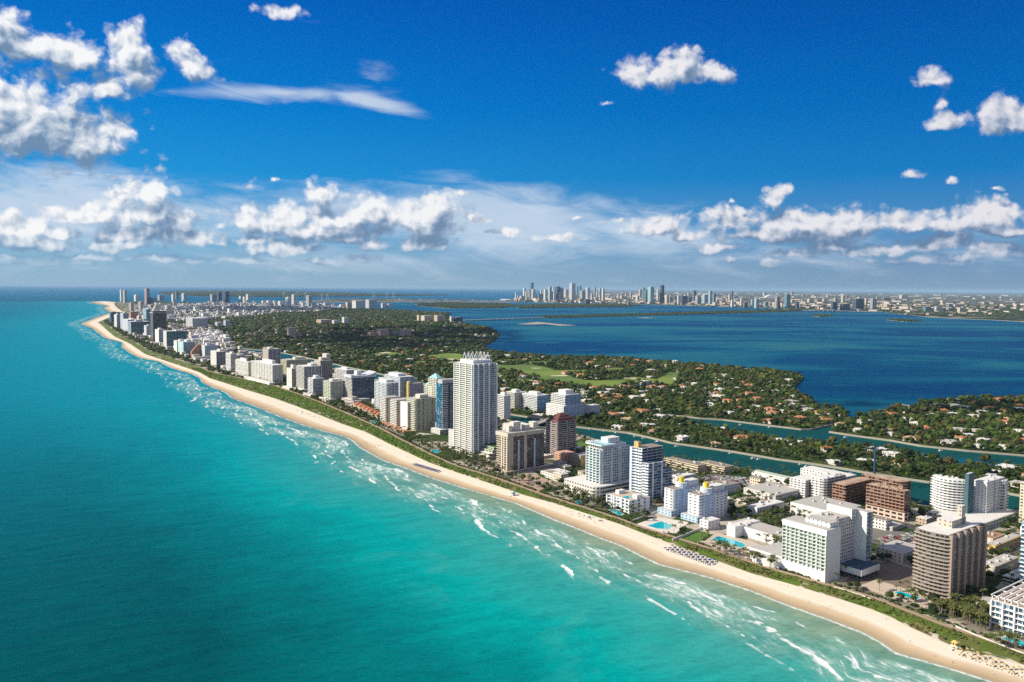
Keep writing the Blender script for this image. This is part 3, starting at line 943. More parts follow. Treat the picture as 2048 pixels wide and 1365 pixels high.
# --- brown tower by the pool
b = B('apartment_tower', 'dark brown balcony tower with flat roof beside a blue pool', 'apartment tower')
m = b.box(1893, 1205, 1072, 1826, 1963, sp((.23, .19, .165), (.045, .04, .036), 3.4, .8, .6, 1.7, .85, (.36, .31, .26), [.48], 3.2, (.52, .45, .36), 1.0),
          sp((.20, .155, .13), (.06, .055, .055), 2.6, .7, .6, 0, 0, None, even(6), 3.4, (.34, .26, .21), 2.6), bow=2.2, fh=2.95, roof=M_roofw)
b.top(m, .35, .75, .30, .75, 6, (.52, .46, .38))
b.top(m, .62, .72, .30, .44, 16, (.5, .44, .36), 'stair_tower')
for k in range(5):
    b.part('balcony_column', MB().box(m.V * (.085 + .186 * k), m.V * (.135 + .186 * k), -1.9, .2, 6, m.z1 - 1), [facade((.26, .21, .18), (.05, .06, .08), 40, 1, .55, m.z1 / 45)], (m.lx, m.ly, 0))
tower_brown = m
# podium wall of the pool terrace
b.raw(m.lx - 26, m.ly - 8, m.U + 40, 26, 0, 1.0, sp((.40, .35, .29), (.3, .26, .22), 3, .4, .5), sp((.40, .35, .29), (.2, .18, .15), 3, .4, .4), roof=M_deck, name='terrace_wall')

# --- curved white twin by the creek
b = B('apartment_tower', 'curved white apartment twin with dark teal shaft by the creek', 'apartment tower')
w1 = sp(WHITE, (.10, .17, .19), 4.5, .62, .5, 1.8, .9, WHITE, [.5], 5, WHITE, 1.0, gl=.4)
m = b.box(1924, 1037, 962, 1862, 1930, w1, w1, bow=8, fh=2.95, roof=M_roofw)
t = b.box(1934, 1041, 949, 1927, 1945, sp((.055, .125, .15), GT, 900, 0, 0), sp((.055, .125, .15), (.02, .09, .13), 4, .5, .3), name='shaft_wall', roof=M_roofw)
m2 = b.box(1971, 1040, 965, 1944, 2006, sp(WHITE, GM, 3.6, .3, .4), sp(WHITE, GM, 3.8, .5, .5, 0, 0, None, [.42], 2, GREY), roof=M_roofw, fh=2.95)
m3 = b.raw(m2.lx + m2.V * .72, m2.ly - 3, m2.U * .6, m2.V * .3, 0, m2.z1 - 2, w1, w1)
p = b.box(1965, 1062, 1049, 1855, 2030, sp(OFFW, GD, 6, .7, .4), sp(OFFW, GD, 6, .7, .4), name='podium_wall', roof=M_roofw)
for mm, sd_ in ((m, 1), (m2, 2)):
    b.units(mm, 5, sd_)

# --- concrete frames under construction
b = B('construction_site', 'rust brown concrete building frame under construction by the creek', 'building site')
cf_ = sp((.30, .17, .115), (.025, .018, .015), 4.2, .82, .62, 1.3, .35, (.38, .25, .19), (), gl=.1)
cf2 = sp((.20, .12, .09), (.02, .015, .013), 4.2, .86, .66, 1.0, .25, (.30, .18, .13), (), gl=.1)
M_cons = mat('construction_deck', (.45, .34, .25), .9, .3, .35, tint2=(.30, .20, .14))
m = b.box(1690, 1013, 972, 1664, 1742, cf_, cf2, fh=3.3, roof=M_cons)
m = b.box(1807, 1043, 984, 1731, 1819, cf_, cf2, fh=3.4, roof=M_cons, name='frame_wall')
m4 = b.box(1806, 1011, 966, 1722, 1820, cf_, cf2, fh=3.3, roof=M_cons, cham=9, name='frame_wall')
for i, (a, c_) in enumerate([(.15, .2), (.4, .3), (.6, .15), (.7, .7), (.3, .7), (.5, .55), (.2, .45)]):
    b.top(m, a, a + .14, c_, c_ + .1, 1.6 + i % 3, (.36, .26, .2), 'formwork', roof=M_cons)
b.part('base_wall', MB().box(-1.6, 8, -1.6, m.U * .98, 0, 9), [facade((.60, .48, .40), (.05, .04, .04), 7, .7, .5, 4.5)], (m.lx, m.ly, 0))
c = G(1748, 968, ZL)
k = tag(obj('tower_crane', None, None, (c[0], c[1], ZL), ROTZ), 'blue tower crane standing over the brown construction site', 'crane')
mb = MB().box(-1, 1, -1, 1, 0, 46)
obj('mast', mb.mesh('mast', [M((.02, .06, .13))]), k)
obj('jib', MB().box(-22, 8, -.7, .7, 46, 47.2).mesh('jib', [M((.03, .08, .16))]), k)
obj('cab', MB().box(-1.4, 1.4, -2.4, -1, 43, 46).mesh('cab', [M((.4, .42, .45))]), k)

# --- white building beside the frames
b = B('apartment_block', 'white mid rise with rounded wings beside the brown construction frame', 'apartment block')
m = b.box(1610, 996, 962, 1579, 1642, sp(WHITE, GM, 5, .5, .5, 1.2, .9), sp((.6, .55, .46), (.2, .17, .12), 3, .5, .6), fh=3.0, roof=M_roofw)
m = b.box(1648, 1001, 959, 1621, 1690, sp(WHITE, GM, 5, .4, .5, 1.2, .9), sp((.45, .44, .40), GM, 4, .6, .5, 1.2, .9, OFFW), fh=3.0, roof=M_roofw, cham=6)
b.units(m, 6, 5)
b.box(1690, 985, 955, 1600, 1712, sp(WHITE, GM, 4, .5, .5), sp(OFFW, GM, 4, .5, .5), roof=M_roofw)

# --- white and aqua tower on a podium
b = B('apartment_tower', 'white tower with aqua glass balconies on a white podium', 'apartment tower')
aq = sp(WHITE, (.06, .19, .24), 3.3, .84, .66, 1.6, .9, (.50, .62, .63), even(5), .8, WHITE, 1.9, gl=.5)
m = b.box(1201, 991, 900, 1173, 1259, aq, sp((.62, .63, .65), (.04, .11, .16), 3.0, .62, .6, 0, 0, None, [.02, .33, .37, .62, .66, .98], 1.5, (.66, .67, .69), 1.5), fh=3.15, cham=7, roof=M_roofw)
b.top(m, .1, .9, .1, .85, 4, WHITE, 'crown_wall')
for i in range(6):
    b.top(m, .02, .10, .05 + .15 * i, .075 + .15 * i, 6, WHITE, 'crown_fin', roof=M(WHITE))
b.top(m, .35, .75, .25, .75, 11, WHITE)
b.raw(m.lx - 2, m.ly - 2, m.U + 3, m.V * .5, m.z1 + 4.2, m.z1 + 5, blank, blank, roof=mat('roof_aqua', (.36, .58, .66), .8), name='canopy')
b.raw(m.lx - 15, m.ly - 10, m.U + 34, m.V + 40, 0, 13, sp(OFFW, (.2, .17, .13), 4.6, .6, .45), sp((.55, .54, .52), GD, 900, 1, .45), fh=4.2, cham=9, roof=M_roofw, name='podium_wall')

# --- stepped blue glass tower
b = B('apartment_tower', 'stepped white and blue glass tower with orange panel on its top', 'apartment tower')
bl_ = sp(WHITE, (.05, .12, .2), 4, .8, .6, 2.2, .8, (.62, .68, .74), [1.0], 3.2, (.60, .67, .76), 2.3, gl=.3)
gn = sp((.42, .5, .6), (.02, .05, .10), 8, .96, .78, .5, .12, (.50, .55, .62), [], gl=.15)
m = b.box(1283, 1003, 898, 1261, 1324, bl_, gn, fh=3.3, roof=M_roofb)
b.top(m, 0, .12, .35, .75, 7, (.62, .40, .14), 'orange_panel', roof=M_roofb)
m2 = b.box(1296, 1008, 928, 1284, 1330, sp(WHITE, (.05, .12, .2), 4, .8, .6, 2.2, .8, (.62, .68, .74)), sp((.44, .5, .6), (.025, .06, .11), 7, .95, .76, .5, .12, (.50, .56, .64), [.22, .78], 2.2, (.62, .66, .72), .8), fh=3.3, roof=M_slate)
m3 = b.box(1329, 995, 940, 1321, 1343, gn, sp((.5, .55, .62), (.03, .06, .10), 6, .9, .7, 1.5, .8, (.52, .58, .66)), fh=3.3, roof=M_slate)
pd_ = b.box(1260, 1028, 1002, 1214, 1300, sp(WHITE, (.07, .14, .2), 7, .62, .6, 1.2, .7, (.62, .66, .7), even(4), 1.6, WHITE, 1.6), sp(WHITE, GB, 9, .4, .6), fh=3.6, roof=M_deck, name='podium_wall')
b.top(pd_, .05, .35, .22, .42, .6, (.5, .6, .6), 'roof_pool', roof=M_pool)
b.top(pd_, .35, .62, .02, .2, 4.2, WHITE)
b.top(pd_, .3, .6, .75, .9, 4.2, WHITE)

# --- the two white and pale blue hotels with yellow tanks
for (xc, yb, yt, xL, xR, lab) in [(1346, 1032, 980, 1328, 1400, 'white and pale blue hotel with yellow roof tank, nearer the blue glass tower'),
                                 (1398, 1045, 992, 1375, 1452, 'white and pale blue hotel with yellow roof tank, right one of the pair')]:
    b = B('hotel', lab, 'hotel', None)
    wl = sp((.70, .71, .74), (.07, .08, .10), 6.5, .42, .34, 0, 0, None, [], gl=.2)
    m = b.box(xc, yb, yt, xL, xR, wl, sp((.50, .60, .76), (.08, .12, .18), 5.0, .34, .36, 0, 0, None, [.30, .34, .62, .66], 1.0, (.46, .57, .74), .6), fh=3.1, cham=3, roof=M_roofb)
    for k in range(int(m.z1 / 3.1) - 1):
        obj('window_hood', MB().box(-.7, 0, m.U * .2, m.U * .95, 0, .35).mesh('window_hood', [M(WHITE)]), b.root, (m.lx, m.ly, 3.1 * (k + 2) + .1)) if k % 1 == 0 else None
    b.raw(m.lx + m.V * .55, m.ly - 1.5, m.U * .8, m.V * .45, 0, m.z1 - 1, wl, wl, roof=M_roofb)
    b.raw(m.lx - 5, m.ly - 2, m.U + 7, 10, 0, 6, sp(LBLUE, GD, 5, .5, .3), sp(LBLUE, GD, 5, .5, .3), name='base_wall')
    dr = MB().prism(circle(0, 0, 6.5, 20), 0, 5, 0, 1)
    b.part('roof_drum', dr, [M((.55, .62, .72)), M_roofw], (m.lx + m.V * .42, m.ly + m.U * .42, m.z1))
    tk = MB().prism(circle(0, 0, 2.8, 16), 5, 10.5, 0)
    b.part('water_tank', tk, [M((.72, .50, .06))], (m.lx + m.V * .42, m.ly + m.U * .42, m.z1))
    b.top(m, .55, .95, .1, .8, 6, (.66, .67, .7))
    b.units(m, 4, xc)

# --- the tall tower with the crown
b = B('apartment_tower', 'very tall white tower with a zigzag white crown, highest by the beach', 'apartment tower')
m = b.box(945, 914, 729.5, 909, 994, sp((.66, .65, .60), (.07, .08, .08), 3.1, .70, .60, 1.7, .8, (.68, .68, .63), even(4), 1.2, (.78, .76, .70), 2.0, gl=.3),
          sp((.60, .60, .62), (.035, .045, .06), 2.7, .72, .62, 0, 0, None, [.0, .20, .42, .66, .98], 1.7, (.74, .75, .78), 1.8, gl=.25), fh=3.05, roof=M_roofw)
me_b = MB().box(m.V * .22, m.V * .40, -1.7, 0, -.12, .12).mesh('balcony', [M(GREY)])
me_c = MB().box(m.V * .68, m.V * .83, -1.7, 0, -.12, .12).mesh('balcony', [M(GREY)])
for k in range(1, 47):
    obj('balcony', me_b, b.root, (m.lx, m.ly, k * m.z1 / 47))
    obj('balcony', me_c, b.root, (m.lx, m.ly, k * m.z1 / 47))
cr_ = b.top(m, .12, .88, .14, .86, 5, WHITE, 'crown_base')
x0, x1, y0, y1 = m.V * .18, m.V * .84, m.U * .2, m.U * .8
zA, zB = m.z1 + 5, m.z1 + 15
ring = []
for (ax, ay, bx_, by_, nn) in [(x0, y1, x0, y0, 3), (x0, y0, x1, y0, 4), (x1, y0, x1, y1, 3), (x1, y1, x0, y1, 4)]:
    for i in range(nn):
        ring.append((ax + (bx_ - ax) * i / nn, ay + (by_ - ay) * i / nn))
for i in range(len(ring)):
    a, c_ = ring[i], ring[(i + 1) % len(ring)]
    mid_ = ((a[0] + c_[0]) / 2, (a[1] + c_[1]) / 2)
    mb = MB()
    mb.bar((*a, zA), (*mid_, zB), .6, 0, 5).bar((*mid_, zB), (*c_, zA), .6, 0, 5)
    b.part('crown_strut', mb, [M((.66, .66, .66))], (m.lx, m.ly, 0))
b.box(914, 904, 863, 897, 916, sp(OFFW, GM, 3.2, .5, .4), sp(OFFW, GM, 3.2, .5, .4), fh=3.4, roof=M_roofw, name='annex_wall')
for k in range(4):
    b.raw(m.lx + 6 + k * 4, m.ly - 34 + 2 * k, 34, m.V * 1.0, k * 4.0, k * 4 + 4, sp((.55, .55, .5), (.10, .16, .05), 8, .8, .45), sp((.5, .48, .44), GD, 900, 1, .45), roof=M_green if k > 1 else M_roofw, name='terrace_wall')
akoya = m

# --- brown slab tower
b = B('apartment_tower', 'brown and cream slab tower with dark glass columns, nearest the tall crowned tower', 'apartment tower')
m = b.box(1016, 947, 874, 994, 1088, sp((.42, .35, .28), (.045, .035, .03), 4.6, .8, .62, 1.5, .7, (.56, .48, .38), [.0, .28, .50], 1.7, (.66, .58, .47), 1.7),
          sp((.14, .115, .10), (.035, .03, .035), 3, .86, .7, 0, 0, None, [.0, .045, .09, .44, .48], 2.4, (.52, .43, .34), .9), fh=2.95, roof=M_roof)
for p in (.26, .70):
    b.part('window_column', MB().box(m.V * p, m.V * (p + .045), -.7, .2, 0, m.z1 - 6), [M((.50, .54, .62))], (m.lx, m.ly, 0))
for p in (.31, .75):
    me = MB().box(m.V * p, m.V * (p + .09), -1.5, .1, -.1, .7).mesh('balcony', [M((.26, .24, .25))])
    for k in range(1, int(m.z1 / 2.95)):
        obj('balcony', me, b.root, (m.lx, m.ly, k * 2.95))
b.raw(m.lx - 1.8, m.ly - 1.2, m.U + 2.6, m.V + 2, m.z1 - .6, m.z1 + 4.2, sp((.56, .49, .40), GD, 900, 0, 0), sp((.50, .42, .34), (.1, .08, .06), 9, .25, .35), roof=M_roof, name='parapet_wall')
for (a, a2, c_, c2, h) in [(.12, .22, .35, .6, 8), (.26, .46, .4, .75, 12), (.55, .68, .3, .8, 7), (.78, .92, .3, .7, 9.5)]:
    b.top(m, a, a2, c_, c2, h, (.66, .60, .52), z=m.z1 + 4.2)
b.raw(m.lx - 7, m.ly - 6, m.U + 18, m.V + 18, 0, 3.4, sp((.5, .42, .35), (.25, .2, .17), 4, .3, .4), None or sp((.36, .3, .26), GD, 4, .6, .4), roof=M_deck, name='podium_wall')

# --- mauve tower with the red roof
b = B('apartment_tower', 'mauve banded tower with dark red pagoda roof beside the creek', 'apartment tower')
mv = sp((.29, .25, .245), (.04, .036, .04), 7, .92, .55, 1.0, .9, (.44, .385, .37), [.0, .5, 1.0], 1.6, (.37, .31, .30), 1.1)
m = b.box(1114, 915, 845, 1092, 1151, mv, mv, fh=2.95, cham=3, roof=mat('roof_red', (.15, .06, .055), .8))
for k, (ins, h0) in enumerate([(.04, 0), (.16, 3.5), (.30, 7.0)]):
    mb = MB()
    q0 = [(m.V * (ins - .05), m.U * (ins - .05)), (m.V * (1.05 - ins), m.U * (ins - .05)), (m.V * (1.05 - ins), m.U * (1.05 - ins)), (m.V * (ins - .05), m.U * (1.05 - ins))]
    q1 = [(m.V * (ins + .1), m.U * (ins + .1)), (m.V * (.9 - ins), m.U * (ins + .1)), (m.V * (.9 - ins), m.U * (.9 - ins)), (m.V * (ins + .1), m.U * (.9 - ins))]
    for i in range(4):
        j = (i + 1) % 4
        mb.face([(*q0[i], h0 + .3), (*q0[j], h0 + .3), (*q1[j], h0 + 3.5), (*q1[i], h0 + 3.5)])
    mb.face([(*p, h0 + 3.5) for p in q1])
    mb.face([(*p, h0 + .3) for p in q0[::-1]])
    b.part('pagoda_roof', mb, [mat('roof_red', (.22, .075, .06))], (m.lx, m.ly, m.z1))

# --- mid row, further down the beach (xc, yb, yt, xL, xR, ...)
w_b = lambda wall=WHITE, glass=GM, bay=3.4, parc=None, piers=(), wf=.75, hf=.6, balc=1.4, pc=None: sp(wall, glass, bay, wf, hf, balc, .85, parc, piers, 1.1, pc)
b = B('apartment_tower', 'tower with dark blue glass edge and silver bands left of the crowned tower', 'apartment tower')
m = b.box(883, 868, 768, 872.5, 914, sp((.02, .16, .27), (.01, .10, .20), 2.4, .92, .9, gl=.3), sp((.36, .37, .40), (.03, .045, .065), 900, 1, .55, 0, 0, None, [.42], 5, (.02, .05, .09), .5), fh=3.1, roof=M_roof)
b.raw(m.lx + 2, m.ly + 1, m.U - 2, m.V * .98, m.z1, m.z1 + 6, sp(GREY, GD, 900, 0, 0), sp(GREY, GD, 900, 0, 0), name='penthouse')
me_b = MB().box(m.V * .02, m.V * .40, -1.8, 0, 0, 1.1).mesh('balcony', [M((.66, .66, .66))])
for k in range(1, int(m.z1 / 3.1)):
    obj('balcony', me_b, b.root, (m.lx, m.ly, k * 3.1))
b.raw(m.lx - 8, m.ly - 8, m.U + 12, m.V + 10, 0, 8, sp(OFFW, GD, 4, .6, .4), sp((.5, .45, .4), (.2, .15, .12), 900, 1, .4), name='podium_wall', roof=M_roofw)
b = B('apartment_tower', 'cream stepped tower with small aqua pyramid roofs', 'apartment tower')
cy = w_b((.66, .65, .54), (.15, .2, .19), 3, (.68, .68, .58), even(4))
m = b.box(866, 846, 772, 849.5, 873, cy, cy, roof=M_roofw)
m2 = b.box(874, 848, 758, 858, 890, cy, sp((.52, .53, .5), GM, 3, .6, .6), roof=M_roofw)
for mm, h in ((m, 7), (m2, 9)):
    mb = MB()
    q0 = [(0, 0), (mm.V * .7, 0), (mm.V * .7, mm.U), (0, mm.U)]
    for i in range(4):
        mb.face([(*q0[i], .3), (*q0[(i + 1) % 4], .3), (mm.V * .35, mm.U / 2, h)])
    b.part('pyramid_roof', mb, [mat('roof_aqua2', (.28, .52, .56), .6)], (mm.lx, mm.ly, mm.z1))
b = B('apartment_block', 'cream building of several tall slabs with a plain white end wall', 'apartment block')
yb_ = sp((.60, .54, .44), (.06, .055, .05), 5, .5, .55)
zz_ = w_b((.62, .60, .56), (.07, .07, .07), 4.2, (.72, .72, .70))
b.box(772, 845, 796, 761, 800, zz_, yb_, roof=M_roof)
b.box(793.5, 853, 801, 781, 836, zz_, yb_, roof=M_roof)
b.box(815, 860, 806, 801, 836, sp(WHITE, GM, 900, 0, 0), sp((.66, .64, .52), GM, 3, .5, .5), roof=M_roof)
m = b.box(830, 862, 799, 815, 872, w_b((.62, .60, .46), (.12, .12, .1), 3, (.66, .65, .52)), sp((.52, .48, .37), (.05, .05, .045), 9, .3, .55, 0, 0, None, [.03, .25, .62, .95], 1.2, (.58, .54, .42), .8), roof=M_roof, cham=3)
b.top(m, .3, .7, .2, .8, 6, CREAM)
b.units(m, 5, 8)
b = B('apartment_tower', 'white rounded tower with blue glass bays beside orange roofed villas', 'apartment tower')
rb = sp((.70, .71, .72), (.05, .11, .17), 3.4, .6, .6, 1.4, .9, (.60, .64, .66), even(4), 1.1, WHITE)
m = b.box(774, 826, 767, 750.5, 797, rb, sp((.62, .64, .68), (.03, .07, .12), 4.5, .78, .6, .8, .4, (.6, .63, .68), even(4), 1.3, WHITE), cham=8, roof=M_roofw)
b.top(m, .15, .85, .2, .8, 5, WHITE)
b = B('apartment_tower', 'pale bluish tower behind the white rounded one', 'apartment tower')
m = b.box(800, 805, 755, 768, 829, sp((.6, .64, .7), (.06, .11, .17), 4, .7, .6), sp((.45, .52, .6), (.05, .1, .16), 4, .8, .6), roof=M_roofw)
b.top(m, .1, .6, .2, .8, 6, (.6, .66, .72))
b = B('apartment_tower', 'mauve grey building with bright yellow corner slabs', 'apartment tower')
m = b.box(818, 806, 768, 803, 846, sp((.45, .36, .2), GM, 900, 0, 0, 0, 0, None, [.1, .7], 4.5, YEL, 1.2), sp((.40, .37, .40), GM, 3.6, .45, .5), roof=M_roof)
b.top(m, .02, .2, .1, .8, 4, YEL)
b = B('apartment_tower', 'broad tower walled in dark blue glass with swept white roof edge', 'apartment tower')
m = b.box(704.5, 806, 757, 691, 749.5, w_b((.52, .50, .47), (.06, .06, .065), 3.6, (.60, .58, .56)), sp((.26, .33, .42), (.008, .030, .090), 3.2, .88, .86, gl=.03), fh=2.9, roof=M_roofw)
mb = MB()
k = 10
for i in range(k):
    f0, f1 = i / k, (i + 1) / k
    e0, e1 = 4.2 + 7 * (2 * f0 - 1) ** 2 * (1 if f0 > .5 else .4), 4.2 + 7 * (2 * f1 - 1) ** 2 * (1 if f1 > .5 else .4)
    X0, X1 = -3 + (m.V + 6) * f0, -3 + (m.V + 6) * f1
    mb.face([(X0, -2, .3), (X1, -2, .3), (X1, -2, e1), (X0, -2, e0)])
    mb.face([(X0, -2, e0), (X1, -2, e1), (X1, m.U + 2, e1), (X0, m.U + 2, e0)])
    if i == 0:
        mb.face([(X0, m.U + 2, .3), (X0, -2, .3), (X0, -2, e0), (X0, m.U + 2, e0)])
mb.face([(-3, m.U + 2, .3), (m.V + 3, m.U + 2, .3), (m.V + 3, -2, .3), (-3, -2, .3)])
b.part('swept_roof', mb, [M((.52, .53, .56))], (m.lx, m.ly, m.z1))
b.top(m, .3, .5, .3, .7, 14, WHITE)
b.raw(m.lx - 14, m.ly - 20, m.U + 10, 46, 0, 9, sp((.6, .57, .53), GD, 900, 1, .4), sp((.56, .54, .5), GD, 900, 1, .4), cham=10, name='podium_wall', roof=M_roofw)

MID = [
 # label, box, sea, north, extra
 ('pale green and white tower in front of the dark blue glass one', [(662, 804, 764, 648, 693)], w_b((.60, .64, .52), (.10, .13, .1), 3.2, (.64, .68, .56), even(4)), sp((.46, .46, .42), (.05, .055, .06), 3, .6, .6, 0, 0, None, even(5), 1.2, (.58, .6, .5))),
 ('white and pale blue tower, lowest of the group by the green dune', [(627, 794, 758, 616.5, 649)], w_b((.70, .72, .74), GM, 4, None, [0, .5]), sp((.5, .54, .6), (.13, .18, .25), 3, .8, .7, 1.2, .8, (.6, .6, .62))),
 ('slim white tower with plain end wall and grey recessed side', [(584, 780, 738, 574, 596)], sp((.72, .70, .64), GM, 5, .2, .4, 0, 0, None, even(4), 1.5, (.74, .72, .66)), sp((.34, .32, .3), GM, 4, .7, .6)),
 ('white balcony tower with dark gridded north side', [(609, 784, 734, 593.5, 644)], w_b((.62, .60, .57), (.05, .05, .055), 3, (.68, .66, .63), even(6)), sp((.46, .45, .45), (.025, .03, .04), 4.2, .72, .72, 0, 0, None, even(6), 1.4, (.60, .59, .58))),
 ('beige tower with a square block on its roof', [(641, 777, 722, 629, 665)], sp((.55, .50, .43), GM, 3, .5, .5), sp((.40, .35, .30), (.06, .06, .06), 3, .6, .6, 0, 0, None, even(6), 1.1, (.48, .42, .36))),
 ('white tower half hidden behind the dark blue glass building', [(694, 791, 741, 670.5, 712)], w_b((.68, .67, .64), GM, 4, None, even(5)), sp((.5, .48, .46), GM, 4, .5, .5)),
 ('pale yellow slab with long balcony rows behind the white towers', [(574, 758, 721, 563, 622)], w_b((.66, .62, .42), (.09, .09, .06), 3.6, (.68, .65, .46), even(4)), sp((.58, .54, .36), (.07, .07, .05), 4, .6, .55, 0, 0, None, even(7), 1.5, (.66, .62, .42))),
 ('white hotel slab with ribbed front above the green dune', [(546, 769, 731, 503, 566)], sp((.68, .67, .64), (.16, .15, .13), 6, .6, .55, 1.0, .6, (.70, .69, .66), even(9), 1.6, (.72, .71, .68)), sp((.58, .54, .50), (.06, .055, .05), 12, .12, .6)),
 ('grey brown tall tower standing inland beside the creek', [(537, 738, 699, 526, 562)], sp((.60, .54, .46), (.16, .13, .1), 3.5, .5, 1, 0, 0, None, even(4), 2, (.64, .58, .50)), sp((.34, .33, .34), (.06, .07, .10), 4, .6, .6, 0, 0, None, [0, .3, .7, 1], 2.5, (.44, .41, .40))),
 ('white hotel slab with dark olive edge and even rows of windows', [(497, 757, 725, 471, 505)], sp((.70, .68, .64), (.20, .19, .17), 900, 1, .32, .9, .5, (.72, .70, .66), [1.0], 1.2, (.22, .24, .08)), sp((.52, .47, .41), (.1, .09, .08), 4, .5, .4)),
 ('white balcony slab beside the olive edged hotel', [(462, 745, 708, 452, 474)], sp((.72, .71, .68), (.2, .19, .18), 900, 1, .34, .9, .5), sp((.66, .64, .6), (.2, .19, .18), 900, 1, .34)),
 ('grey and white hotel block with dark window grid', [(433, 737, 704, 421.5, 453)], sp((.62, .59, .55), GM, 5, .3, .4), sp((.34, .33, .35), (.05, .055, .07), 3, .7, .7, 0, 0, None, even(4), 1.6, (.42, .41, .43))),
 ('white and pale blue slab beside the orange brown stepped one', [(410, 718, 692, 403, 437)], sp((.62, .66, .7), (.18, .25, .32), 3.5, .6, .5, 0, 0, None, even(3), 2, WHITE), sp((.45, .5, .56), (.12, .19, .27), 3.5, .7, .55)),
 ('low white slab with aqua glass on its north side', [(354, 705, 682.5, 348, 378)], sp(WHITE, GM, 5, .2, .4), sp((.5, .56, .6), (.10, .22, .3), 6, .8, .6)),
 ('aqua and white slab stepping down toward the palms', [(367, 708, 685, 356, 391)], sp((.5, .68, .68), (.2, .4, .44), 4, .6, .5), sp((.46, .5, .54), (.13, .22, .28), 5, .7, .7)),
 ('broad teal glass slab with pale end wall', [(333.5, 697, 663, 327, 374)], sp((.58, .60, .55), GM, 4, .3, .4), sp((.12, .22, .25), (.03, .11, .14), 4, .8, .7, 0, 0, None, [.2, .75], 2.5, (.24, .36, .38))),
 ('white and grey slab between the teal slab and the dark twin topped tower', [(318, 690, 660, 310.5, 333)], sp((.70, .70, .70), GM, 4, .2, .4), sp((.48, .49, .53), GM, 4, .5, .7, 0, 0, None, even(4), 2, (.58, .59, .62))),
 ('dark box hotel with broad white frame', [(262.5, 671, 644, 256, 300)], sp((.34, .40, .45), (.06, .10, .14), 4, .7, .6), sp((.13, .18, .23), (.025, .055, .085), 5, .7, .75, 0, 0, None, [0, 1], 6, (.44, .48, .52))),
 ('small white stepped hotel at the right of the dark framed box', [(293, 673, 652, 288.5, 303)], sp((.62, .64, .68), GM, 4, .4, .4), sp((.5, .52, .58), GM, 4, .5, .5)),
 ('pale teal slab tower behind the dark twin topped tower', [(293, 655, 619, 286.5, 304)], sp((.36, .5, .55), (.12, .24, .30), 900, 1, .5), sp((.22, .34, .40), (.06, .16, .22), 900, 1, .5)),
 ('dark blue glass slab first on the far bend of the beach', [(222.5, 646, 625, 219.5, 243)], sp((.07, .15, .22), (.02, .07, .13), 4, .8, .8), sp((.06, .11, .18), (.02, .05, .1), 4, .8, .8)),
 ('slim pale grey tower on the far bend of the beach', [(234, 656, 630, 228.5, 241)], sp((.55, .56, .58), GM, 5, .4, .4), sp((.36, .39, .44), GM, 5, .5, .5)),
 ('pair of grey slabs behind the slim pale tower', [(247, 660, 627, 241, 258)], sp((.46, .48, .52), GM, 5, .4, .6), sp((.32, .36, .43), GM, 5, .5, .6)),
 ('white stepped block left of the dark framed box', [(256, 664, 640, 245, 276)], sp((.52, .56, .62), GM, 5, .4, .5), sp((.36, .43, .52), GM, 5, .6, .5)),
 ('cream block with a pink tower behind the dark framed box', [(278, 655, 633, 274, 283)], sp((.62, .55, .42), GM, 5, .3, .4), sp((.56, .40, .36), GM, 5, .4, .4)),
 ('orange brown block under the far teal towers', [(262, 640, 624, 259, 276)], sp((.46, .24, .15), GM, 6, .4, .4), sp((.40, .20, .13), GM, 6, .4, .4)),
]
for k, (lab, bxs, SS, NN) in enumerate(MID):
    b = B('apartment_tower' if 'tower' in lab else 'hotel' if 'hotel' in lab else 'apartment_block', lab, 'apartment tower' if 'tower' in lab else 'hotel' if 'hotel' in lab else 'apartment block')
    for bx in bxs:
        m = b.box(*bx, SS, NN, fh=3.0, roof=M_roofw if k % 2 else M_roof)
    h = 4 + (k * 37 % 5)
    a = .2 + .1 * (k % 4)
    b.top(m, a, a + .35, .25, .7, h, SS['wall'])
    if k % 3 == 0:
        b.top(m, .65, .85, .3, .6, h * .7, SS['wall'], 'lift_house')
    if 'square block' in lab:
        b.top(m, .62, .95, .2, .9, 15, SS['wall'], 'roof_block')
    if 'ribbed' in lab:
        b.raw(m.lx - 16, m.ly - 18, m.U + 40, 14, 0, 6, sp(WHITE, GD, 6, .3, .3), sp(WHITE, GD, 6, .3, .3), name='terrace_wall', roof=M_roofw)
    if k < 6 or k in (9, 10):
        b.raw(m.lx - 9, m.ly - 6, m.U + 14, m.V * .6, 0, 6, sp(OFFW, GD, 5, .5, .4), sp(OFFW, GD, 5, .5, .4), name='podium_wall', roof=M_roofw)

# stepped orange brown pyramid block
b = B('apartment_block', 'orange brown block rising in steps from the beach side', 'apartment block')
st_ = sp((.42, .22, .15), (.18, .09, .06), 900, 1, .4)
m = b.box(384, 717, 703, 381, 403, st_, st_, roof=M(ORANGE))
for k in range(1, 6):
    mz = m.z1 + (k - 1) * 4.6
    b.raw(m.lx + m.V * .13 * k, m.ly + 1, m.U - 2, m.V * (1 - .13 * k), mz, mz + 4.6, st_, st_, roof=M(ORANGE) if k < 5 else M_roofw)
b = B('apartment_tower', 'dark banded tower topped by two slanted white cones', 'apartment tower')
dk = sp((.17, .15, .14), (.04, .045, .055), 3, .8, .7, 0, 0, None, [0, 1], 6, (.50, .42, .36), 1)
m = b.box(307, 684, 622.5, 301.5, 334, dk, sp((.13, .115, .115), (.03, .03, .035), 3, .8, .7, 0, 0, None, [0, .36, .66], 4, (.36, .33, .32), 1.2), roof=M_roofw)
b.raw(m.lx - 2, m.ly - 2, m.U + 4, m.V + 4, m.z1 * .93, m.z1 * .95, sp((.55, .5, .46), GD, 900, 0, 0), None or sp((.45, .4, .38), GD, 900, 0, 0), name='band', roof=False)
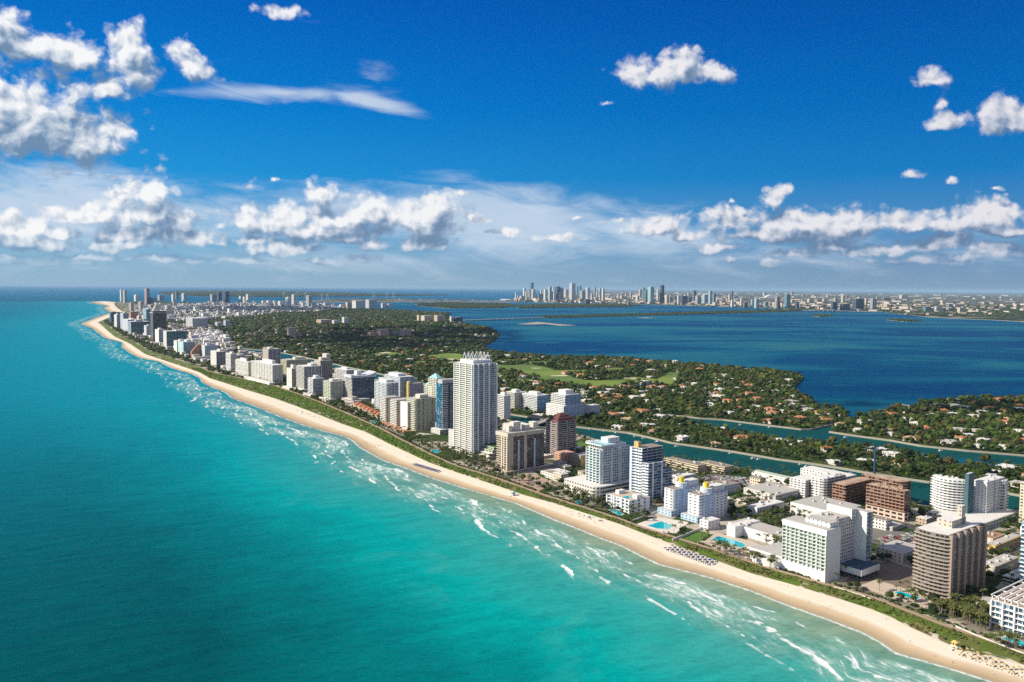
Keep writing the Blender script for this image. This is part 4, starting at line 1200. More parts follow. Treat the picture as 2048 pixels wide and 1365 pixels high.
for f in (.18, .45):
    b.part('slanted_cone', MB().bar((m.V * f, m.U * .5, 0), (m.V * (f + .25), m.U * .5, 34), 8, 0, 12, 5), [M((.6, .55, .48))], (m.lx, m.ly, m.z1))

# --- low and mid buildings around
LOW = [
 ('hall', 'big white windowless hall with flat gravel roof behind the white hotel', 'hall', (1668, 1050, 1026, 1580, 1722), blank, blank, M_roof, 5),
 ('low_building', 'long low white building with grey roof left of the white hotel', 'building', (1566, 1096, 1077, 1456, 1600), blank, blank, M_roof, 6),
 ('low_building', 'small white three storey building near the palm garden', 'building', (1514, 1033, 1017, 1493, 1568), sp(WHITE, GM, 4, .35, .45), sp((.62, .6, .62), GM, 4, .4, .45), M_roofw, 5),
 ('low_building', 'flat grey roofed block behind the small white three storey building', 'building', (1552, 1004, 991, 1487, 1600), sp(OFFW, GM, 5, .3, .4), sp(OFFW, GM, 5, .4, .4), M_roof, 4),
 ('low_building', 'long white building with pale green roof edge along the creek', 'building', (1572, 970, 957, 1503, 1584), sp(WHITE, GM, 6, .2, .3), sp((.55, .58, .5), GM, 4, .4, .4), mat('roof_pale_green', (.42, .50, .40), .8), 0),
 ('motel', 'yellowish two storey motel with tan roof on the creek bank', 'motel', (1396, 946, 932, 1328, 1413), sp((.62, .56, .42), (.12, .1, .07), 900, 1, .4, 1.2, .5, CREAM), sp((.5, .42, .32), GM, 4, .5, .4), M_roofb, 4),
 ('motel', 'cream motel wing with brown roof between the creek and car parks', 'motel', (1449, 949, 935, 1398, 1468), sp((.62, .56, .42), (.12, .1, .07), 900, 1, .4, 1.2, .5, CREAM), sp((.5, .42, .32), GM, 4, .5, .4), M_roofb, 3),
 ('low_building', 'white two storey building behind the pale blue hotel pair', 'building', (1356, 970, 955, 1342, 1390), sp(WHITE, GM, 4, .4, .4), sp((.6, .58, .56), GM, 4, .5, .4), M_roofw, 3),
 ('low_building', 'white building with brown flat roof right of the pale blue hotel pair', 'building', (1437, 992, 974, 1405, 1477), sp(WHITE, GM, 5, .3, .4), sp((.46, .5, .56), GM, 4, .4, .4), M_roofb, 6),
 ('low_building', 'low pale building with grey roof between the white hotel and brown tower', 'building', (1806, 1128, 1108, 1752, 1846), sp((.66, .60, .50), (.3, .22, .12), 4, .35, .5), sp((.5, .48, .47), GM, 5, .3, .4), M_roof, 6),
 ('motel', 'yellow two storey motel at the right beyond the brown tower', 'motel', (1990, 1110, 1093, 1969, 2044), sp((.66, .46, .14), (.3, .16, .06), 4, .5, .45, 1.0, .8, (.66, .48, .16)), sp((.42, .30, .14), GM, 4, .5, .4), M_roof, 3),
 ('low_building', 'orange roofed low building beside the yellow motel', 'building', (1985, 1090, 1078, 1960, 2010), sp((.6, .56, .5), GM, 4, .3, .4), sp((.5, .46, .42), GM, 4, .4, .4), mat('roof_rust', (.34, .19, .10), .85), 2),
 ('low_building', 'white grey roofed low block right of the brown tower', 'building', (1992, 1152, 1134, 1962, 2036), sp((.58, .53, .45), GM, 4, .3, .4), sp((.5, .46, .42), GM, 4, .4, .4), M_roof, 5),
 ('low_building', 'pale concrete canopy building at the right edge behind the white grid block', 'building', (2030, 1172, 1158, 2004, 2075), sp(OFFW, GD, 900, 1, .5), sp(OFFW, GD, 900, 1, .5), M_roofw, 2),
 ('low_building', 'small white pool house beside the lawn in front of the pale blue hotels', 'building', (1416, 1062, 1044, 1399, 1440), sp(WHITE, GM, 5, .4, .4), sp((.62, .6, .62), GM, 5, .3, .4), M_roofw, 1),
 ('low_building', 'white single storey garden building left of the long grey roof', 'building', (1470, 1076, 1055, 1453, 1520), blank, blank, M_roofw, 2),
 ('apartment_block', 'small pink orange apartment block below the mauve tower', 'apartment block', (1128, 930, 908, 1110, 1150), sp((.56, .34, .22), GM, 6, .4, .4, 1, .8, (.6, .38, .26)), sp((.40, .25, .18), GM, 6, .4, .4), M(PINK), 1),
 ('apartment_block', 'small yellow apartment block left of the aqua glass tower', 'apartment block', (1161, 937, 912, 1146, 1176), sp((.30, .26, .2), GM, 4, .4, .4), sp((.62, .50, .20), GM, 900, 0, 0), M_roof, 1),
 ('apartment_tower', 'narrow white tower with zigzag balconies on the near creek bank', 'apartment tower', (1009, 839, 792, 993, 1021), w_b((.70, .69, .66), GM, 4, None, [.0, 1.0]), sp((.52, .52, .56), GM, 900, 0, 0), M_roofw, 1),
 ('apartment_block', 'white stepped block farthest left on the far creek bank', 'apartment block', (1029, 823, 786, 1012, 1052), w_b((.62, .64, .56), GM, 4), sp((.56, .52, .45), GM, 5, .5, .5), M_roofw, 3),
 ('apartment_block', 'white block with pale blue glass corner on the far creek bank', 'apartment block', (1074, 828, 792, 1042, 1098), w_b((.68, .69, .68), (.16, .24, .3), 5), sp((.30, .42, .58), (.08, .18, .3), 4, .8, .6), M_roofw, 3),
 ('low_building', 'white cubic villa row behind the white stepped block across the creek', 'building', (1178, 833, 812, 1168, 1200), sp(WHITE, GM, 5, .3, .4), sp((.5, .56, .62), GM, 5, .4, .4), M_roofw, 2),
 ('low_building', 'white arcaded building left of the brown slab tower', 'building', (1026, 880, 853, 1005, 1062), sp(OFFW, GM, 5, .3, .4), sp((.5, .54, .62), GM, 5, .3, .4), M_roofw, 2),
 ('apartment_tower', 'pale tower cut by the right edge beside the creek', 'apartment tower', (2050, 1048, 967, 2037, 2095), sp((.62, .58, .46), (.2, .18, .12), 4, .6, .5), sp((.6, .58, .54), GM, 4, .5, .5), M_roofw, 1),
 ('apartment_tower', 'blue glass tower at the right edge above the white grid block', 'apartment tower', (2082, 1202, 1052, 2037, 2165), sp((.55, .62, .66), (.04, .17, .26), 900, 1, .62, 1.2, .5, (.6, .66, .7)), sp((.5, .56, .6), GB, 900, 1, .6), M_roofw, 1),
]
for (nm, lab, cat, bx, SS, NN, rf, nu) in LOW:
    b = B(nm, lab, cat)
    m = b.box(*bx, SS, NN, roof=rf, fh=3.3)
    if nu:
        b.units(m, nu, int(bx[0]))
    if m.z1 > 22:
        b.top(m, .25, .6, .2, .7, 5, SS['wall'])
b = B('apartment_block', 'white stepped block with upper tower set back across the creek', 'apartment block')
wl = sp(WHITE, (.10, .11, .12), 3.6, .6, .5)
m = b.box(1127, 841, 813, 1092, 1169, wl, sp((.5, .58, .7), (.12, .18, .26), 4, .6, .5), roof=M_roofw)
u = b.raw(m.lx + 6, m.ly + 3, m.U * .8, m.V * .75, m.z1, m.z1 * 1.75, w_b(WHITE, (.1, .16, .2), 5), sp((.44, .54, .68), (.08, .16, .26), 4, .7, .6), roof=M_roofw)
b.top(u, .2, .7, .2, .7, 8, WHITE)

# white grid block with pergola at the right edge
b = B('apartment_block', 'white grid fronted block with roof pergola cut by the right edge', 'apartment block')
m = b.box(2130, 1301, 1243, 1980, 2240, sp(WHITE, (.05, .13, .2), 3.0, .9, .72, 1.8, .25, (.76, .75, .74), even(7), 1.0, (.78, .78, .77), 2.0), sp(WHITE, GB, 4, .5, .5), fh=4.0, roof=M_deck)
for i in range(12):
    b.part('pergola_beam', MB().box(-1, m.V * .5, 0, .7, 3.6, 4.3), [M(WHITE)], (m.lx, m.ly + (m.U - .7) * i / 11, m.z1))
for i in range(4):
    b.part('pergola_rail', MB().box(m.V * .5 * i / 3.3, m.V * .5 * i / 3.3 + .5, 0, m.U, 3.05, 3.58), [M(WHITE)], (m.lx, m.ly, m.z1))
for i in range(12):
    b.part('pergola_post', MB().box(.1, .5, 0, .5, .2, 3.04), [M(WHITE)], (m.lx, m.ly + (m.U - .7) * i / 11, m.z1))

# villas with orange roofs in a terrace
for k in range(7):
    xc, yb = 712 + 7.2 * k, 817 + 3.5 * k
    b = B('villa', ['first', 'second', 'third', 'fourth', 'fifth', 'sixth', 'seventh'][k] + ' orange roofed villa from the left in the row below the blue glass tower', 'villa', 'orange roofed villas in a row')
    m = b.box(xc, yb, yb - 7, xc - 6, xc + 16, sp((.62, .5, .40), GM, 5, .4, .4), sp((.5, .38, .3), GM, 5, .4, .4), roof=False)
    mb = MB()
    for q0 in ([(-1, -1), (m.V + 1, -1), (m.V * .5, m.U / 2)], [(m.V + 1, -1), (m.V + 1, m.U + 1), (m.V * .5, m.U / 2)], [(m.V + 1, m.U + 1), (-1, m.U + 1), (m.V * .5, m.U / 2)], [(-1, m.U + 1), (-1, -1), (m.V * .5, m.U / 2)]):
        mb.face([(*q0[0], .2), (*q0[1], .2), (*q0[2], 4.5)])
    b.part('roof', mb, [M_tile], (m.lx, m.ly, m.z1))


# ------------------------------------------------------------------ far land
def hz(x):
    return 576.8 + (x - CX) * math.tan(ROLL)


MAINLAND = [(1012, 601.5), (1030, 604), (1130, 606), (1250, 607.5), (1350, 611), (1500, 615), (1620, 621), (1760, 623), (1800, 628), (1850, 634), (1900, 637), (1980, 640), (2048, 644), (2400, 652),
            (2600, hz(2600) + 1.3), (2048, hz(2048) + 1.3), (1500, hz(1500) + 1.3), (1230, hz(1230) + 1.6), (1150, hz(1150) + 8), (1060, 594), (1025, 598)]
g_city = ground_mat('city_ground', [(0.2, (.016, .03, .012)), (0.5, (.025, .042, .016)), (0.62, (.05, .06, .035)), (0.7, (.32, .28, .23)), (0.85, (.12, .11, .10))], 0.0016, 0.0075)
P_MAIN = GP(MAINLAND, 2.0)
land('mainland_ground', P_MAIN, 2.0, g_city, 'flat built up mainland running to the horizon')
ISLES = [
    ('long low key far out near the horizon', [(318, 586), (350, 583), (440, 582), (560, 583), (760, 589), (900, 591), (700, 593.5), (560, 594.5), (400, 593), (330, 590)], g_park),
    ('flat port island with moored white ships', [(590, 603), (660, 598.5), (800, 597.5), (1000, 601), (1050, 604), (900, 605), (700, 605.5)], g_city),
    ('wooded residential island left of the skyline', [(828, 608), (900, 606), (1010, 608), (1042, 612), (1000, 616.5), (900, 617), (840, 612.5)], g_park),
    ('low wooded island in front of the skyline', [(1032, 612), (1100, 609), (1250, 609.5), (1290, 611.5), (1250, 614), (1100, 615.5), (1040, 617)], g_park),
    ('thin wooded causeway island across the bay', [(1083, 633), (1250, 628.7), (1540, 620.5), (1606, 619.5), (1610, 621.5), (1540, 625), (1250, 632.5), (1090, 636.5)], g_park),
    ('small dark green islet in the bay', [(1621, 631.5), (1650, 630.5), (1670, 633), (1640, 634)], g_park),
    ('longer dark green islet in the bay', [(1772, 640), (1800, 639), (1848, 642.5), (1815, 644)], g_park)]
for lab, pts, mt in ISLES:
    land('island_ground', GP(pts, 1.6), 1.6, mt, lab)
M_sand2 = mat('bar_sand', (.34, .30, .24), .9, .15, .02)
land('sand_bank', GP([(1034, 648.5), (1052, 647), (1076, 644.2), (1110, 648), (1154, 651), (1120, 651.8), (1092, 648.6), (1060, 649.3)], .5), .5, M_sand2, 'pale sand bank in the shallow bay', skirt=1)
land('sand_bank', GP([(1274, 636.0), (1296, 635.4), (1312, 636), (1292, 636.7)], .5), .5, M_sand2, 'small pale sand bank beside the causeway island', skirt=1)

# ------------------------------------------------------------------ lawns, golf course, lots, decks: thin sheets
M_fair = mat('fairway_grass', (.155, .225, .035), .95, .22, .012, tint2=(.10, .16, .03))
M_lawn = mat('lawn_grass', (.075, .155, .022), .95, .22, .12)
M_bunk = mat('bunker_sand', (.56, .50, .38), .95, .1, .05)
M_dirt = mat('bare_lot', (.20, .155, .12), .95, .25, .06)
M_lot = mat('parking_asphalt', (.17, .155, .14), .9, .3, .12)
KEEP = []          # sheets kept clear of trees and houses


def sheet(name, poly, z, mt, label, wob=0, keep=True):
    a = sum(poly[i][0] * poly[(i + 1) % len(poly)][1] - poly[(i + 1) % len(poly)][0] * poly[i][1] for i in range(len(poly)))
    if a < 0:
        poly = poly[::-1]
    if keep:
        KEEP.append(poly)
    mb = MB()
    mb.face([(x, y, z) for x, y in poly])
    return tag(obj(name, mb.mesh(name, [mt])), label, None, None, 'structure')


def blob(px, py, rx, ry, n=22, seed=0, z=ZL):
    r_ = random.Random(seed)
    ph = [r_.uniform(0, 6.28) for _ in range(3)]
    return [tuple(G(px + rx * k_ * math.cos(a), py + ry * k_ * math.sin(a), z)) for a, k_ in
            [(2 * math.pi * i / n, 1 + .22 * math.sin(2 * 2 * math.pi * i / n + ph[0]) + .14 * math.sin(3 * 2 * math.pi * i / n + ph[1])) for i in range(n)]]


FAIR = [(896, 715, 46, 6.5), (1042, 738, 58, 9), (1120, 759, 48, 8.5), (1196, 768, 54, 10), (1276, 761, 34, 6.5), (1337, 760, 24, 12), (1231, 740, 28, 3.2), (723, 699, 15, 2.2), (776, 709, 25, 5), (808, 697, 11, 3.5), (842, 726, 14, 3.5),
        (1090, 748, 46, 5), (975, 752, 34, 5), (960, 733, 40, 4.5), (1150, 744, 40, 4), (1085, 727, 36, 3.2), (1040, 762, 26, 4), (560, 634, 12, 1), (480, 660, 16, 1.0), (640, 668, 22, 1.4), (560, 676, 18, 1.4), (690, 684, 20, 1.6), (870, 690, 22, 2.0), (585, 637.5, 14, 1.2), (545, 629, 10, .8), (1015, 722, 22, 2.5)]
for i, f in enumerate(FAIR):
    sheet('golf_course', blob(*f, seed=i), ZL + .12 + .01 * i, M_fair, 'bright green fairway among dark trees')
for i, f in enumerate([(1120, 752, 16, 1.2), (1200, 757, 12, 1.2), (1150, 770, 10, 1.0), (1262, 757, 12, 1.2), (1352, 757, 8, 1), (1072, 737, 9, .9), (905, 719, 10, 1.0), (770, 706, 9, 1.2), (820, 702, 8, 1), (1010, 742, 8, .8), (1238, 775, 10, 1.2), (1310, 765, 8, 1)]):
    sheet('sand_bunker', blob(*f, seed=i + 40), ZL + .4 + .01 * i, M_bunk, 'pale sand bunker on the golf course', keep=False)
sheet('pond_water', blob(1285, 772, 22, 4.5, seed=3), ZL + .55, MATS['pool_water'] if False else mat('pond_water', (.03, .07, .12), .1, .05, .1, .5), 'golf course pond')
sheet('lawn', GP([(1150, 888), (1162, 884), (1176, 890), (1172, 899), (1152, 898)], ZL), ZL + .1, M_lawn, 'creek side lawn beside the mauve tower')
sheet('lawn', GP([(1352, 1082), (1385, 1060), (1420, 1066), (1400, 1082), (1372, 1093)], ZL), ZL + .1, M_lawn, 'hotel lawn beside the white garden wall')
sheet('lawn', GP([(1748, 1196), (1772, 1202), (1835, 1226), (1890, 1246), (1905, 1262), (1850, 1250), (1790, 1226)], ZL), ZL + .1, M_lawn, 'lawn between the beach walk and the brown tower')
sheet('lawn', GP([(905, 932), (960, 944), (985, 955), (960, 951), (920, 941)], ZL), ZL + .1, M_lawn, 'lawn in front of the brown slab tower')
sheet('lawn', GP([(1425, 985), (1460, 975), (1490, 985), (1460, 1000)], ZL), ZL + .1, M_lawn, 'lawn beside the white brown roofed building')
sheet('bare_lot', GP([(1672, 1170), (1776, 1122), (1830, 1140), (1828, 1172), (1790, 1183), (1744, 1186)], ZL), ZL + .1, M_dirt, 'bare brown lot right of the white hotel')
sheet('parking_lot', GP([(1392, 962), (1420, 948), (1500, 956), (1510, 975), (1470, 985)], ZL), ZL + .09, M_lot, 'car park between the motels and the pale blue hotels')
sheet('parking_lot', GP([(1700, 1075), (1745, 1056), (1850, 1070), (1838, 1094), (1770, 1092)], ZL), ZL + .09, M_lot, 'car park behind the white hotel')
sheet('pool_deck', GP([(1408, 1084), (1432, 1066), (1500, 1082), (1560, 1106), (1548, 1130), (1500, 1122), (1440, 1100)], ZL), ZL + .1, M_deck, 'sunlit terrace around the long pool beside the white hotel')
sheet('pool_deck', GP([(1270, 1050), (1312, 1034), (1378, 1045), (1352, 1067), (1320, 1066)], ZL), ZL + .1, mat('deck_white', (.62, .59, .53), .9, .2, .2), 'pale terrace around the pool of the pale blue hotels')
sheet('plaza', GP([(1010, 962), (1060, 946), (1110, 965), (1075, 985), (1050, 980)], ZL), ZL + .1, mat('plaza_paving', (.40, .29, .23), .9, .2, .1), 'pinkish paved garden court by the beach walk', keep=False)
sheet('pool_deck', GP([(760, 842), (790, 840), (826, 862), (800, 866), (770, 852)], ZL), ZL + .1, mat('deck_red', (.46, .25, .17), .9, .15, .1), 'reddish terrace in front of the cream slabs')
sheet('street', GP([(1422, 800), (1436, 799), (1412, 776), (1404, 765), (1397, 765), (1404, 777)], ZL), ZL + .14, mat('street_pale', (.30, .275, .25), .9, .2, .1), 'pale street running through the wooded houses', keep=True)

POOLS = [('long turquoise hotel pool left of the white slab hotel', [(1424, 1079), (1437, 1073), (1470, 1081), (1493, 1090), (1482, 1096), (1452, 1088)]),
         ('turquoise pool in front of the pale blue hotels', [(1295, 1052), (1322, 1043), (1346, 1052), (1334, 1059), (1312, 1057)]),
         ('narrow pale pool in front of the low white podium', [(1217, 1021), (1224, 1018), (1247, 1028), (1241, 1032)]),
         ('blue pool on the terrace of the brown balcony tower', [(1789, 1186), (1799, 1183), (1841, 1196), (1831, 1201)]),
         ('dark blue pool at the right edge below the white grid block', [(2003, 1277), (2014, 1273), (2075, 1293), (2064, 1300)]),
         ('round ended pool among palms left of the crowned tower', [(861, 903), (870, 899), (881, 903), (871, 908)]),
         ('small pool by the reddish terrace', [(739, 844), (753, 841), (753, 845), (744, 848)]),
         ('small pale pool by the white podium of the aqua tower', [(1150, 1004), (1160, 1001), (1166, 1005), (1155, 1009)])]
for lab, pts in POOLS:
    zz_ = 3.95 if 'brown balcony' in lab else ZL + .2
    pl = GP(pts, zz_)
    KEEP.append(pl)
    c = np.mean(pl, axis=0)
    big_ = [tuple(c + (np.array(p) - c) * (1 + 1.3 / np.linalg.norm(np.array(p) - c))) for p in pl]
    rr = lambda P: P if sum(P[i][0] * P[(i + 1) % len(P)][1] - P[(i + 1) % len(P)][0] * P[i][1] for i in range(len(P))) > 0 else P[::-1]
    mb = MB()
    mb.prism(rr([tuple(np.array(p) - c) for p in big_]), -.12, 0)
    o = tag(obj('swimming_pool', mb.mesh('swimming_pool', [mat('pool_coping', (.62, .6, .55), .7)]), None, (c[0], c[1], zz_ + .12)), lab, 'swimming pool')
    mb = MB()
    mb.face([(p[0] - c[0], p[1] - c[1], .02) for p in rr(pl)])
    obj('water', mb.mesh('water', [M_pool]), o)

# seawalls: pale caps along the creek and canals
M_wall = mat('seawall_concrete', (.34, .31, .26), .9, .2, .3)
for lab, pts in [('pale seawall along the near bank of the creek', P_CN[:-1]), ('pale seawall along the far bank of the creek', P_CF), ('pale seawall along the near bank of the back canal', P_CAN[:-1]),
                 ('pale seawall along the far bank of the back canal', P_ME[:7]), ('pale seawall of the right hand island', P_GO[:7])]:
    mb = MB()
    for i in range(len(pts) - 1):
        a, b_ = pts[i], pts[i + 1]
        d = (b_ - a) / np.linalg.norm(b_ - a)
        nn = np.array((-d[1], d[0])) * .75
        b2 = b_ + d * .0
        mb.prism([tuple(a - nn), tuple(b2 - nn), tuple(b2 + nn), tuple(a + nn)], -1 + .003 * (i % 2), ZL + .25 + .003 * (i % 2))
    tag(obj('seawall', mb.mesh('seawall', [M_wall])), lab, 'seawall')

# ------------------------------------------------------------------ plants
from mathutils import noise as mnoise


def ico(sub):
    bm = bmesh.new()
    bmesh.ops.create_icosphere(bm, subdivisions=sub, radius=1)
    v = np.array([x.co[:] for x in bm.verts])
    f = np.array([[x.index for x in p.verts] for p in bm.faces])
    bm.free()
    return v, f


ICO = {k: ico(k) for k in (1, 2, 3)}


def crown(seed, lumps, sub, leaves, spread=1.0, flat=.8):
    """unit crown (about one metre radius): displaced lumps and a shell of loose leaf clumps, triangles only"""
    r_ = random.Random(seed)
    V, Q = [], []
    v0, f0 = ICO[sub]
    nb = 0
    cs_ = []
    for i in range(lumps):
        a, rr_ = r_.uniform(0, 6.28), (r_.uniform(.25, .68) * spread if i else 0)
        c = np.array((math.cos(a) * rr_, math.sin(a) * rr_, r_.uniform(-.12, .42) * flat if i else .25))
        s_ = r_.uniform(.34, .52) if i else .6
        cs_.append((c, s_))
        d = np.array([1 + .55 * mnoise.noise(Vector(p * 2.1 + c * 9 + seed * 3.7)) + .30 * mnoise.noise(Vector(p * 5.3 + c * 5 + seed)) for p in v0])
        V.append(v0 * d[:, None] * s_ * np.array((1, 1, .82)) + c)
        Q.append(f0 + nb)
        nb += len(v0)
    L = []
    for i in range(leaves):
        c, s_ = cs_[r_.randrange(len(cs_))]
        d = np.array([r_.gauss(0, 1) for _ in range(3)])
        d /= np.linalg.norm(d)
        if d[2] < -.5:
            d[2] *= -1
        p = c + d * s_ * r_.uniform(.9, 1.28)
        e1 = np.array([r_.gauss(0, 1) for _ in range(3)])
        e2 = np.cross(e1, d + .4 * np.array([r_.gauss(0, 1) for _ in range(3)]))
        k_ = r_.uniform(.06, .12)
        e1 *= k_ / np.linalg.norm(e1)
        e2 *= k_ / np.linalg.norm(e2)
        L += [p - e1, p + e1 * .6 + e2, p + e1 * .6 - e2]
    if L:
        V.append(np.array(L))
        Q.append(np.arange(len(L)).reshape(-1, 3) + nb)
    return np.concatenate(V), np.concatenate(Q)


def palm_crown(seed, n=15, segs=4):
    r_ = random.Random(seed)
    V, Q = [], []
    for i in range(n):
        a = 6.283 * i / n + r_.uniform(-.2, .2)
        up = r_.uniform(-.1, .9)
        L = r_.uniform(.85, 1.1)
        pts = []
        x, z, el = 0, 0, up
        for k in range(segs + 1):
            pts.append((x, z))
            x += math.cos(el) * L / segs
            z += math.sin(el) * L / segs
            el -= .42
        for k in range(segs):
            w0, w1 = .15 * math.sin(math.pi * (k + .6) / (segs + 1)), .15 * math.sin(math.pi * min(segs + .6, k + 1.6) / (segs + 1))
            (xa, za), (xb, zb) = pts[k], pts[k + 1]
            ca, sa = math.cos(a), math.sin(a)
            q_ = lambda x, y, z: (x * ca - y * sa, x * sa + y * ca, z)
            for sg in (1, -1):
                b0 = len(V)
                V += [q_(xa, 0, za), q_(xb, 0, zb), q_(xb, sg * w1, zb - .07), q_(xa, sg * w0, za - .07)]
                Q += [[b0, b0 + 1, b0 + 2], [b0, b0 + 2, b0 + 3]]
    return np.array(V), np.array(Q)


def leafmat(key, col, col2, attr=False):
    m_ = bpy.data.materials.new(key)
    m_.use_nodes = True
    q = NT(m_.node_tree)
    out = q.n('ShaderNodeOutputMaterial')
    p = q.n('ShaderNodeNewGeometry').outputs['Position']
    if attr:
        c = q.n('ShaderNodeVertexColor', layer_name='tint').outputs[0]
    else:
        c = q.mix(q.n('ShaderNodeObjectInfo').outputs['Random'], col, col2)
    k = q.m('ADD', .45, q.m('MULTIPLY', q.noise(p, .55, 4, .65), 1.1))
    c = q.mix(1.0, c, q.n('ShaderNodeCombineXYZ', {0: k, 1: k, 2: k}).outputs[0], 'MULTIPLY')
    b = q.n('ShaderNodeBsdfPrincipled', {'Base Color': c, 'Roughness': .7, 'Specular IOR Level': .25})
    q.t.links.new(b.outputs[0], out.inputs[0])
    return m_


M_leafs = [leafmat('foliage_dark', (.013, .030, .006), (.022, .040, .009)), leafmat('foliage_mid', (.034, .064, .009), (.048, .076, .013)), leafmat('foliage_olive', (.058, .066, .017), (.066, .058, .022))]
M_leafS = leafmat('foliage_mass', None, None, True)
M_palm = leafmat('palm_fronds', (.060, .085, .018), (.10, .105, .03))
M_bark = mat('bark', (.13, .10, .07), .9, .2, 2)

LOW_V = [crown(100 + k, 3, 1, 26) for k in range(5)]
FAR_V = [crown(200 + k, 2, 1, 0) for k in range(4)]


def merge(name, pts, sizes, protos, cols, hts, label, z0=ZL, mt=None, flat=1.0):
    """one stuff object out of many copies of small crowns"""
    V, Q, K = [], [], []
    nb = 0
    which = rng.integers(0, len(protos), len(pts))
    for k, (v0, f0) in enumerate(protos):
        idx = np.where(which == k)[0]
        if not len(idx):
            continue
        a = rng.uniform(0, 6.28, len(idx))
        ca, sa = np.cos(a), np.sin(a)
        s_ = sizes[idx]
        X = v0[None, :, 0] * ca[:, None] - v0[None, :, 1] * sa[:, None]
        Y = v0[None, :, 0] * sa[:, None] + v0[None, :, 1] * ca[:, None]
        vx = X * s_[:, None] + pts[idx, 0][:, None]
        vy = Y * s_[:, None] + pts[idx, 1][:, None]
        vz = v0[None, :, 2] * s_[:, None] * flat + hts[idx][:, None] + z0
        V.append(np.stack([vx, vy, vz], -1).reshape(-1, 3))
        Q.append((f0[None] + (np.arange(len(idx)) * len(v0))[:, None, None]).reshape(-1, 3) + nb)
        K.append(np.repeat(cols[idx], len(v0), axis=0))
        nb += len(idx) * len(v0)
    me = npmesh(name, np.concatenate(V), np.concatenate(Q), mt or M_leafS, np.concatenate(K))
    return tag(obj(name, me), label, None, None, 'stuff')


def scatter(polys, d0, d1, spc, az=.72, jit=.48):
    n = int(2 * d1 / spc)
    y = np.arange(0, d1, spc)
    x = np.arange(-d1 * math.sin(az), d1 * math.sin(az), spc)
    X, Y = np.meshgrid(x, y)
    P = np.c_[X.ravel(), Y.ravel()] + rng.uniform(-jit, jit, (X.size, 2)) * spc
    r_ = np.hypot(P[:, 0], P[:, 1])
    P = P[(r_ >= d0) & (r_ < d1) & (np.abs(np.arctan2(P[:, 0], P[:, 1])) < az)]
    keep = np.zeros(len(P), bool)
    for po in polys:
        keep |= inside(po, P)
    return P[keep]


def clear(P, m_=2.0):
    ok = np.ones(len(P), bool)
    for c, U, V_ in FOOT:
        d = P - c
        a, b_ = d @ DW, d @ DS
        ok &= ~((a > -m_) & (a < V_ + m_) & (b_ > -m_) & (b_ < U + m_))
    for po in KEEP:
        ok &= ~inside(po, P)
    s_, t_ = loc(P)
    ok &= ~((np.abs(t_ - tr(s_)) < 11) & (s_ < 2600))
    return ok


def proj(P, z=0.0):
    P = np.atleast_2d(P)
    D = np.c_[P, np.full(len(P), z - CH)]
    return CX + F * (D @ cr) / (D @ cf), CY - F * (D @ cu) / (D @ cf)


# ------------------------------------------------------------------ where things stand, in words
def region(p):
    x, y = proj(p)
    x, y = float(x[0]), float(y[0])
    P1_ = np.array([p])
    if inside(POLY_G, P1_)[0]:
        return 'on the right hand island'
    if inside(POLY_A, P1_)[0] or inside(bayPoly, P1_)[0] is False:
        if x > 1850:
            return 'near the white grid block at the right' if y > 1150 else 'behind the brown balcony tower'
        if x > 1660:
            return 'between the white hotel and the brown balcony tower'
        if x > 1440:
            return 'near the white slab hotel' if y > 1000 else 'by the creek side car parks'
        if x > 1230:
            return 'near the pale blue hotel pair' if y > 970 else 'by the creek side motels'
        if x > 1060:
            return 'around the aqua glass tower'
        if x > 960:
            return 'around the brown slab tower'
        if x > 840:
            return 'at the foot of the crowned tower'
        return 'by the towers down the beach'
    cxk = np.interp(x, [q_[0] for q_ in CREEK_F], [q_[1] for q_ in CREEK_F])
    if x > 1330:
        cy2 = np.interp(x, [1338, 1447, 1660, 1796, 2048, 2300], [833, 850, 874, 892, 921, 940])
        if y > cy2:
            e = 'on the narrow island between the two canals'
            return e + (', at its left end' if x < 1500 else ', in its middle' if x < 1750 else ', at its right end')
    if y > 790:
        return 'on the far creek bank' + (' near the white stepped blocks' if x < 1200 else ' behind the back canal')
    if y > 740:
        return 'among the houses between golf course and canal'
    return 'around the golf course' if x > 960 else 'in the wooded suburb beyond the beach towers'


# ------------------------------------------------------------------ houses
RO = [('white flat roofed', M_roofw, (.66, .64, .60), (.60, .58, .54)), ('terracotta roofed', M_tile, (.66, .56, .44), (.40, .165, .08)), ('grey roofed', M_roof, (.60, .56, .50), (.36, .34, .32)), ('tan roofed', mat('roof_tan', (.42, .30, .20), .9), (.62, .54, .42), (.42, .30, .20))]


